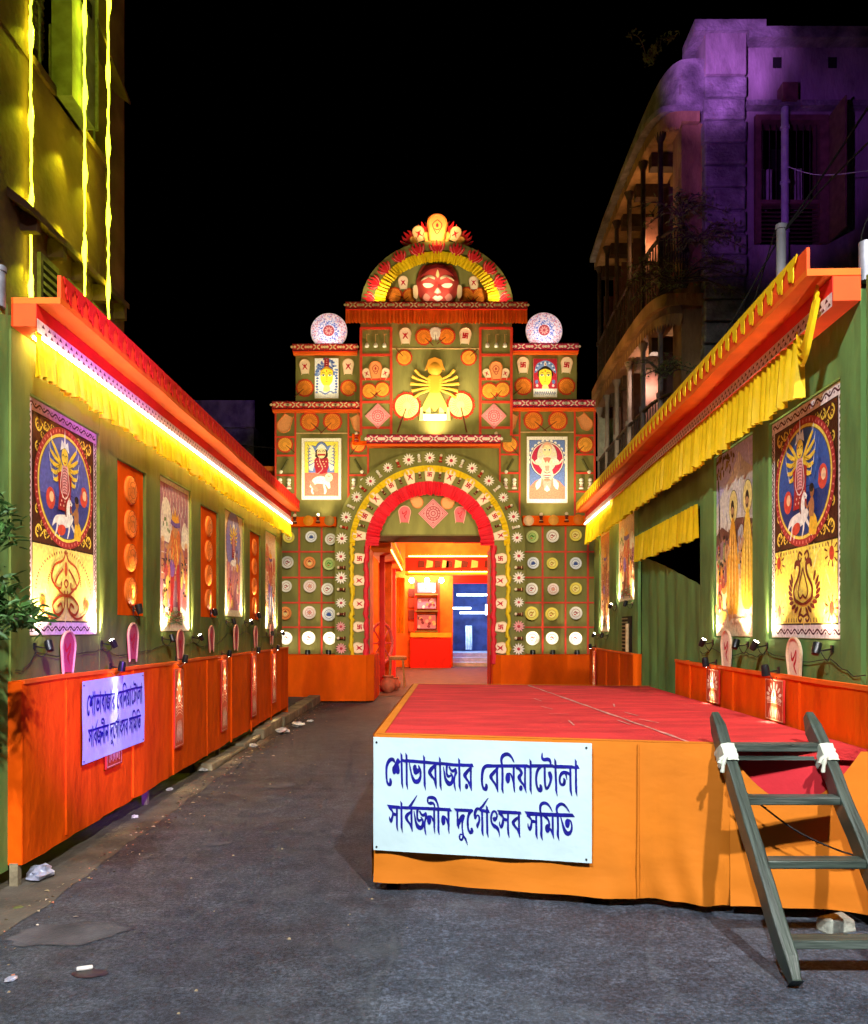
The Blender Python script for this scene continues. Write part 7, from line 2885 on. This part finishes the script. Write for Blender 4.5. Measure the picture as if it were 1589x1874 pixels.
tr = thing('small_tree', 'dark leafy tree reaching in at the left edge before the cloth wall', 'tree', Matrix.Translation((-2.62, 3.95, 0)))
MB().tube(smooth_path([(0, 0, 0), (.04, .05, .6), (-.05, .1, 1.2), (.02, .08, 1.8), (-.04, .05, 2.5)], 4), [.05 - .035 * i / 16 for i in range(17)], 8).build('trunk', 'bark', tr, True)
tw = []
rr = random.Random(14)
for z0, dx, dz in ((1.5, .42, .35), (1.75, .40, .42), (1.95, .34, .30), (1.55, .46, .10), (1.5, .44, .22), (1.55, .50, .16), (1.7, .36, .1), (1.6, .50, .0), (1.8, .2, .3), (1.9, .30, .2)):
    a0_ = rr.uniform(-.5, .6)
    tw.append(smooth_path([(0, .08, z0), (dx * .5, .08 + a0_ * .3, z0 + dz * .6), (dx, .10 + a0_ * .5, z0 + dz * .8), (dx * 1.12, .1 + a0_ * .55, z0 + dz * .6)], 4))
g = MB()
for t_ in tw:
    g.tube(t_, [.010 - .007 * i / (len(t_) - 1) for i in range(len(t_))], 5)
g.build('branches', 'bark', tr, True)
leafy(tr, 'crown', 'leaf', tw, 110, 5, .95, .08)
# ================================================================== old house on the left, strings of lime lights
FHL = frame((-5.0, 0, 0), (0, 1, 0), (0, 0, 1), (1, 0, 0))
lh = thing('old_house', 'tall brown plastered house at upper left hung with lime lights', 'house', FHL)
def lb(name, m, a0, a1, z0, z1, c0, c1, parent=None):
    return MB().box(a0, a1, z0, z1, c0, c1).build(name, m, parent or lh)


lb('wall', 'plaster_brown', 4.0, 12.45, 0, 8.55, -.4, 0)
lb('corner_pier', 'plaster_brown', 12.45, 13.15, 0, 13.5, -.6, .03)
lb('pier', 'plaster_brown', 4.0, 10.15, 8.55, 13.5, -.4, .02)
lb('parapet_cap', 'plaster_brown', 10.15, 12.45, 8.55, 8.66, -.4, .05)
lb('recess_wall', 'plaster_grey', 10.15, 12.45, 8.66, 13.5, -1.3, -1.2)
lb('recess_ceiling', 'plaster_brown', 10.15, 12.45, 11.6, 11.8, -1.2, -.05)
w1 = lb('shutter', 'shutter_green', 10.2, 10.75, 9.0, 11.4, -.18, -.12)
for i in range(24):
    z = 9.06 + i * .095
    MB().hexa([(10.24, z, -.12), (10.71, z, -.12), (10.71, z + .05, -.10), (10.24, z + .05, -.10)], [(10.24, z + .02, -.085), (10.71, z + .02, -.085), (10.71, z + .07, -.095), (10.24, z + .07, -.095)]).build('slat', 'shutter_green', w1)
for i in range(8):
    lb('rail_bar', 'steel', 10.2 + .28 * i, 10.225 + .28 * i, 8.66, 9.5, -.06, -.035)
# tin cupboard hung off the balcony
bx = lb('tin_cupboard', 'pale_sheet', 10.75, 11.5, 8.55, 11.9, -.02, .25)
lb('cupboard_slot', 'void_dark', 10.85, 11.37, 10.0, 10.2, .25, .255, bx)
lb('cupboard_edge', 'steel', 11.48, 11.53, 8.55, 11.9, .24, .28, bx)
MB().hexa([(11.5, 10.25, 0), (12.75, 9.9, 0), (12.75, 9.98, 0), (11.5, 10.33, 0)], [(11.5, 10.05, .28), (12.75, 9.7, .28), (12.75, 9.76, .28), (11.5, 10.11, .28)]).build('sunshade', 'plaster_brown', lh)
MB().hexa([(9.6, 6.62, 0), (12.75, 6.70, 0), (12.75, 6.82, 0), (9.6, 6.74, 0)], [(9.6, 6.46, .26), (12.75, 6.52, .26), (12.75, 6.60, .26), (9.6, 6.54, .26)]).build('sunshade', 'plaster_brown', lh)
for i in range(5):
    a_ = 9.9 + .7 * i
    lb('sunshade_rib', 'plaster_brown', a_, a_ + .1, 6.36, 6.6, 0, .2)
for a_ in (10.32, 11.1, 11.9):
    wf = lb('window_frame', 'shutter_green', a_, a_ + .5, 4.6, 6.3, .0, .05)
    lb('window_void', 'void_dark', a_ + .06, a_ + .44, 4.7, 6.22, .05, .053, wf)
    for i in range(15):
        z = 4.72 + i * .1
        MB().hexa([(a_ + .06, z, .053), (a_ + .44, z, .053), (a_ + .44, z + .045, .053), (a_ + .06, z + .045, .053)], [(a_ + .06, z - .03, .085), (a_ + .44, z - .03, .085), (a_ + .44, z + .015, .085), (a_ + .06, z + .015, .085)]).build('slat', 'shutter_green', wf)
for j, (a_, z0, z1, c) in enumerate(((10.02, 3.4, 10.6, .07), (10.98, 3.4, 11.4, .32), (11.80, 3.4, 12.2, .31))):
    o = thing('light_string', 'glowing lime light string on the left house, %s from the left' % ORD[j], 'light string', put(FHL, a_, 0, 0), 'lime light strings on the left house')
    rr = random.Random(j)
    g = MB()
    n = int((z1 - z0) / .09)
    cc = c
    P = []
    for i in range(n + 1):
        z = z0 + (z1 - z0) * i / n
        cz = cc
        P.append((rr.uniform(-.008, .008), z, cz + rr.uniform(-.008, .008)))
    rad = [.013 + .020 * max(0, math.sin(i * .55 + j)) ** 2 for i in range(n + 1)]
    g.tube(P, rad, 6)
    g.build('rope_light', 'led_lime', o, True)
    for i, z in enumerate([z0 + .6 + .95 * q for q in range(int((z1 - z0 - .6) / .95))]):
        lamp_light('SPOT', 'string_bulb_light', (0.02, z + .16, .16), (-.12, z - .42, 0), 24, (.80, 1.0, .02), .03, 92, .7, o)

# ================================================================== far dark house beyond the left wall
fh = thing('far_house', 'dark flat-roofed house far behind the left wall, faintly violet', 'house', Matrix.Translation((-8.0, 30, 0)))
MB().box(-3.5, 1.4, 0, 5, 0, 9.0).build('wall', 'plaster_grey', fh)
MB().box(-3.5, 1.45, -.1, 0, 8.9, 9.9).build('parapet', 'plaster_pale', fh)
for i in range(4):
    MB().box(-3.0 + i * 1.1, -2.3 + i * 1.1, -.03, -.002, 5.6, 7.2).build('window', 'void_dark', fh)
lamp_light('SPOT', 'assumed_violet_roof_light', (-5.6, 27.0, 9.4), (-8.2, 30, 9.5), 60, (.25, .05, 1), .05, 60, .8)  # unseen light assumed from the violet tint of the parapet

# ================================================================== old house on the right with curved balconies
YF = 12.0
kf = YF / FPX
FHR = frame((0, YF, 0), (1, 0, 0), (0, 0, 1), (0, -1, 0))
rh = thing('corner_house', 'old corner house at upper right with rounded balconies under violet light', 'house', FHR)
def rb(name, m, x0, y0, x1, y1, c0, c1, parent=None):
    (a0, b0), (a1, b1) = gp(x0, y1, YF), gp(x1, y0, YF)
    return MB().box(a0, a1, b0, b1, c0, c1).build(name, m, parent or rh)


zt = gz(60, YF)
rb('front_wall', 'plaster_pale', 1366, 78, 1385, 1250, -.4, -.10)
rb('front_wall', 'plaster_pale', 1520, 78, 1760, 1250, -.4, -.10)
rb('front_wall', 'plaster_pale', 1385, 78, 1520, 205, -.4, -.10)
rb('front_wall', 'plaster_pale', 1385, 442, 1520, 1250, -.4, -.10)
rb('roof_cornice', 'plaster_grey', 1366, 58, 1760, 78, -.5, .12)
rb('string_course', 'plaster_grey', 1366, 186, 1760, 196, -.11, .05)
rb('roof_slab', 'plaster_grey', 1268, 44, 1398, 64, -.5, .10)
rb('corner_block', 'plaster_pale', 1290, 64, 1364, 138, -.4, .04)
rr = random.Random(6)
for i in range(27):
    y0 = 139 + i * 41
    o_ = rb('quoin', 'plaster_grey', 1288 + rr.uniform(-2, 2), y0 + 2, 1365 + rr.uniform(-2, 2), y0 + 39, -.4, .02 + rr.uniform(0, .03))
    bevel(o_, .025)
rb('quoin_core', 'plaster_grey', 1290, 138, 1364, 1250, -.4, -.03)
for px in (1428, 1530):
    rb('scaffold_hole', 'void_dark', px - 8, 96, px + 8, 116, -.1, -.096)
rb('column_capital', 'plaster_pale', 1246, 150, 1292, 168, -.6, -.05)
rb('corner_column', 'plaster_ochre', 1252, 168, 1288, 1250, -.55, -.12)
# window: frame, curtain, glazing bars, louvred lower leaf, open side leaf
wd = rb('window_frame', 'shutter_wood', 1386, 206, 1396, 441, -.3, -.04)
rb('frame_head', 'shutter_wood', 1396, 206, 1520, 216, -.3, -.04, wd)
rb('frame_jamb', 'shutter_wood', 1504, 216, 1520, 441, -.3, -.04, wd)
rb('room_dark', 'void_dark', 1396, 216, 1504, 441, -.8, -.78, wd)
g = MB()
(a0, b0), (a1, b1) = gp(1402, 362, YF), gp(1432, 285, YF)
fn, L = straight(a0, b1, a1, b1, -.35)
ruffle(g, fn, L, b1 - b0, .03, .08, 4, 71)
g.build('curtain', 'curtain_grey', rh, True)
(a0, b0), (a1, b1) = gp(1456, 362, YF), gp(1490, 280, YF)
fn, L = straight(a0, b1, a1, b1, -.40)
g = MB()
ruffle(g, fn, L, b1 - b0, .02, .10, 4, 72)
g.build('curtain', 'curtain_grey', rh, True)
for i in range(9):
    px = 1402 + i * 12.5
    rb('window_bar', 'old_iron', px, 218, px + 1.4, 364, -.14, -.125, wd)
rb('frame_rail', 'shutter_wood', 1396, 362, 1504, 369, -.2, -.05, wd)
for i in range(9):
    y0 = 371 + i * 7.6
    (a0, b0), (a1, b1) = gp(1398, y0 + 5, YF), gp(1502, y0, YF)
    MB().hexa([(a0, b0, -.10), (a1, b0, -.10), (a1, b1, -.15), (a0, b1, -.15)], [(a0, b0, -.075), (a1, b0, -.075), (a1, b1, -.125), (a0, b1, -.125)]).build('slat', 'shutter_wood', wd)
(a0, b0), (a1, b1) = gp(1521, 440, YF), gp(1524, 208, YF)
MB().box(a0, a1, b0, b1, -.1, .42).build('open_leaf', 'shutter_wood', wd)
# rain pipe
pp = MB()
a, _ = gp(1438, 0, YF)
pp.tube([(a, gz(490, YF), -.02), (a, gz(178, YF), -.02)], .055, 10)
for y_ in (230, 330, 420):
    pp.tube([(a, gz(y_ + 4, YF), -.02), (a, gz(y_, YF), -.02)], .07, 10)
po = pp.build('rain_pipe', 'pole_paint', rh, True)
(a0, b0), (a1, b1) = gp(1428, 190, YF), gp(1455, 158, YF)
MB().box(a0, a1, b0, b1, -.1, .10).build('rain_hopper', 'shutter_wood', po)

# ---- street side: recessed wall, curved slabs, posts, rails (house space: x across, y up, z towards camera)
def depth(Y):
    return YF - Y


sw = MB()
sw.box(3.95, 4.1, 0, 9.9, depth(17.4), depth(12.1))
sw.build('side_wall', 'plaster_ochre', rh)
CURVE = smooth_path([(3.66, 12.02), (3.46, 12.10), (3.33, 12.5), (3.29, 13.3), (3.29, 14.4), (3.31, 15.6), (3.37, 17.0)], 6)


def slab(name, z0, z1, m, out_=0.0, back=4.0):
    g = MB()
    v, f = [], []
    for i, (x, y) in enumerate(CURVE):
        xo = x - out_
        v += [(xo, z0, depth(y)), (xo, z1, depth(y)), (back, z1, depth(y + .001)), (back, z0, depth(y + .001))]
        if i:
            o = 4 * (i - 1)
            for q in range(4):
                f.append((o + q, o + (q + 1) % 4, o + 4 + (q + 1) % 4, o + 4 + q))
    f += [(0, 1, 2, 3)]
    e = len(v) - 4
    f += [(e, e + 1, e + 2, e + 3)]
    g.add(v, f)
    return g.build(name, m, rh)


def lace(name, z, h, m, out_=.03, step=.11):
    g = MB()
    P = []
    acc = 0
    for i in range(1, len(CURVE)):
        a_, b_ = Vector(CURVE[i - 1]), Vector(CURVE[i])
        n_ = max(1, int((b_ - a_).length / step))
        for q in range(n_):
            P.append((a_.lerp(b_, q / n_), (b_ - a_).normalized()))
    for i, (p, d_) in enumerate(P):
        t = d_ * step * .42
        x0, y0, x1, y1 = p.x - t.x - out_, p.y - t.y, p.x + t.x - out_, p.y + t.y
        g.add([(x0, z, depth(y0)), (x1, z, depth(y1)), ((x0 + x1) / 2, z - h, depth((y0 + y1) / 2))], [(0, 1, 2)])
        g.add([(x0, z + .06, depth(y0)), (x1, z + .06, depth(y1)), (x1, z, depth(y1)), (x0, z, depth(y0))], [(0, 1, 2, 3)])
    return g.build(name, m, rh, kind='stuff')


slab('eave_slab', 9.15, 9.24, 'plaster_grey', .14)
slab('eave_band', 9.0, 9.15, 'plaster_ochre', .02, 3.9)
lace('eave_lace', 9.02, .15, 'plaster_ochre', .06)
slab('roof_parapet', 9.24, 9.92, 'plaster_grey', -.12)
slab('balcony_slab', 6.30, 6.48, 'plaster_ochre', .10)
slab('balcony_fascia', 6.10, 6.30, 'plaster_brown', .02, 3.6)
lace('balcony_lace', 6.12, .14, 'plaster_ochre', .06)
slab('low_balcony_slab', 3.95, 4.12, 'plaster_ochre', .05)
lace('low_balcony_lace', 3.95, .14, 'plaster_brown', .06)
# beams under the slabs
for zt_, ys in ((9.0, (12.9, 13.8, 14.8, 15.9, 16.9)), (6.10, (12.9, 13.8, 14.8, 15.9, 16.9))):
    for y_ in ys:
        xo = min(CURVE, key=lambda p: abs(p[1] - y_))[0]
        MB().box(xo + .1, 3.96, zt_ - .22, zt_, depth(y_ + .09), depth(y_ - .09)).build('beam', 'dark_wood', rh)
# slender iron posts with capitals, rail by rail
for y_ in (12.35, 13.1, 14.0, 15.0, 16.0, 16.9):
    xo = min(CURVE, key=lambda p: abs(p[1] - y_))[0] + .05
    for z0, z1 in ((4.12, 6.1), (6.48, 9.0)):
        pm = MB()
        pm.tube([(xo, z0, depth(y_)), (xo, z1, depth(y_))], .04, 8)
        pm.tube([(xo, z0 + .9, depth(y_)), (xo, z0 + .98, depth(y_))], .065, 8)
        pm.tube([(xo, z1 - .12, depth(y_)), (xo, z1, depth(y_))], [.045, .09], 8)
        pm.build('iron_post', 'plaster_pale' if z0 < 5 else 'old_iron', rh, True)
for z0, hh in ((6.48, .95), (4.12, .9)):
    for nm, zz in (('hand_rail', z0 + hh), ('bottom_rail', z0 + .1)):
        MB().tube([(x + .05, zz, depth(y)) for x, y in CURVE], .03, 6).build(nm, 'old_iron', rh, True)
    g = MB()
    acc = 0.0
    for i in range(1, len(CURVE)):
        a_, b_ = Vector(CURVE[i - 1]), Vector(CURVE[i])
        n_ = max(1, int((b_ - a_).length / .10))
        for q in range(n_):
            p = a_.lerp(b_, q / n_)
            g.tube([(p.x + .05, z0 + .1, depth(p.y)), (p.x + .05, z0 + hh, depth(p.y))], .011, 4, cap=False)
            if q % 2 == 0:
                g.tube([(p.x + .05, z0 + .55 + .1 * math.sin(t), depth(p.y + .1 * math.cos(t))) for t in [2 * PI * e / 8 for e in range(9)]], .008, 3, cap=False)
    g.build('balusters', 'old_iron', rh, kind='stuff')
# door openings on the side wall with shutters
for z0 in (4.15, 6.5):
    for y_ in (12.9, 14.6, 16.2):
        dr = MB().box(3.93, 3.95, z0, z0 + 2.0, depth(y_ + .9), depth(y_)).build('door_opening', 'void_dark', rh)
        for q in (0, 1):
            yy = y_ - .02 if q == 0 else y_ + .92
            MB().box(3.55, 3.94, z0, z0 + 2.0, depth(yy + .03), depth(yy)).build('door_leaf', 'shutter_wood', dr)
MB().box(3.4, 3.9, 4.12, 5.9, depth(16.9), depth(16.85)).build('partition', 'pale_sheet', rh)
lamp_light('POINT', 'assumed_balcony_light', (3.65, 13.6, 5.6), (0, 0, 0), 28, (1, .66, .48), .06)  # two unseen lights assumed from the lit balconies, no bulbs built
lamp_light('POINT', 'assumed_balcony_light', (3.6, 13.6, 8.0), (0, 0, 0), 17, (1, .50, .20), .06)

# plants rooted in the ledges
def ledge_plant(label, px, py, Y, n, seed, s, fall=0.0, m='leaf_dry'):
    x, z = gx(px, Y), gz(py, Y)
    o = thing('ledge_plant', label, 'plant', Matrix.Translation((x, Y, z)), 'plants growing on the corner house')
    rr = random.Random(seed)
    tw = []
    g = MB()
    for i in range(n):
        an = rr.uniform(0, 2 * PI)
        L_ = s * rr.uniform(.5, 1.1)
        up = rr.uniform(.2, 1.0) - fall
        t_ = smooth_path([(0, 0, 0), (L_ * .4 * math.cos(an), L_ * .25 * math.sin(an), L_ * .5 * up + .1 * s), (L_ * .9 * math.cos(an), L_ * .4 * math.sin(an), L_ * .8 * up - .1 * s)], 4)
        tw.append(t_)
        g.tube(t_, [.014 - .010 * q / (len(t_) - 1) for q in range(len(t_))], 4, cap=False)
    g.build('stems', 'bark', o, True)
    leafy(o, 'foliage', m, tw, 26, seed, .9, .10 * s)
    return o


ledge_plant('feathery plant hanging over the upper balcony of the corner house', 1245, 395, 11.7, 16, 1, .8, .3)
ledge_plant('bushy plant below the violet pillar of the corner house', 1240, 520, 11.5, 20, 2, 1.0, .4)
ledge_plant('small plant on the lower balcony rail of the corner house', 1215, 690, 11.6, 12, 3, .55, .2)
ledge_plant('tuft of weeds on the roof edge of the corner house', 1185, 110, 13.2, 9, 4, .55, 0.0)
ledge_plant('creeper on the corner column of the corner house', 1275, 440, 11.6, 12, 5, .7, .5)

# utility pole behind the right wall, conduit, overhead wires
o = thing('utility_pole', 'pale utility pole rising behind the right wall', 'pole', Matrix.Translation((gx(1430, 8.5), 8.5, 0)))
MB().tube([(0, 0, 0), (0, 0, gz(414, 8.5))], [.055, .048], 12).build('shaft', 'pole_paint', o, True)
MB().lathe([(.06, gz(420, 8.5)), (.06, gz(412, 8.5)), (.0, gz(411, 8.5))], 12).build('cap', 'pole_paint', o, True)
def wire(label, pts, r=.009, group='overhead wires'):
    ob = MB().tube(smooth_path(pts, 8), r, 5).build('overhead_wire', 'wire_black' if 'pale' not in label else 'tie_cloth', None, True)
    return tag(ob, label, 'wire', group)


pt = Vector((gx(1430, 8.5), 8.5, gz(430, 8.5)))
def at(px, py, Y):
    return (gx(px, Y), Y, gz(py, Y))


wire('dark wire climbing from the utility pole to the right edge', [tuple(pt), at(1500, 330, 8.2), at(1600, 180, 7.6)], .012)
wire('second wire from the utility pole sagging to the right edge', [tuple(pt), at(1500, 350, 8.2), at(1600, 250, 7.6)], .010)
wire('dark wire running from the pole down behind the right eave', [tuple(pt), at(1340, 590, 9.0), at(1260, 730, 9.6)], .010)
wire('second dark wire running down from the pole behind the eave', [at(1420, 420, 8.5), at(1390, 520, 8.8), at(1360, 620, 9.2)], .008)
wire('thin pale wire sagging before the violet window', [at(1442, 305, 11.6), at(1500, 320, 11.4), at(1589, 312, 11.0), at(1640, 300, 10.8)], .006)
wire('thin dark wire at the far right edge of the view', [at(1572, 480, 7.0), at(1580, 420, 7.0), at(1600, 380, 7.0)], .006)
wire('thin wire crossing the dark gap left of the gate', [at(440, 815, 19.0), at(480, 818, 18.8), at(515, 822, 18.6)], .012)
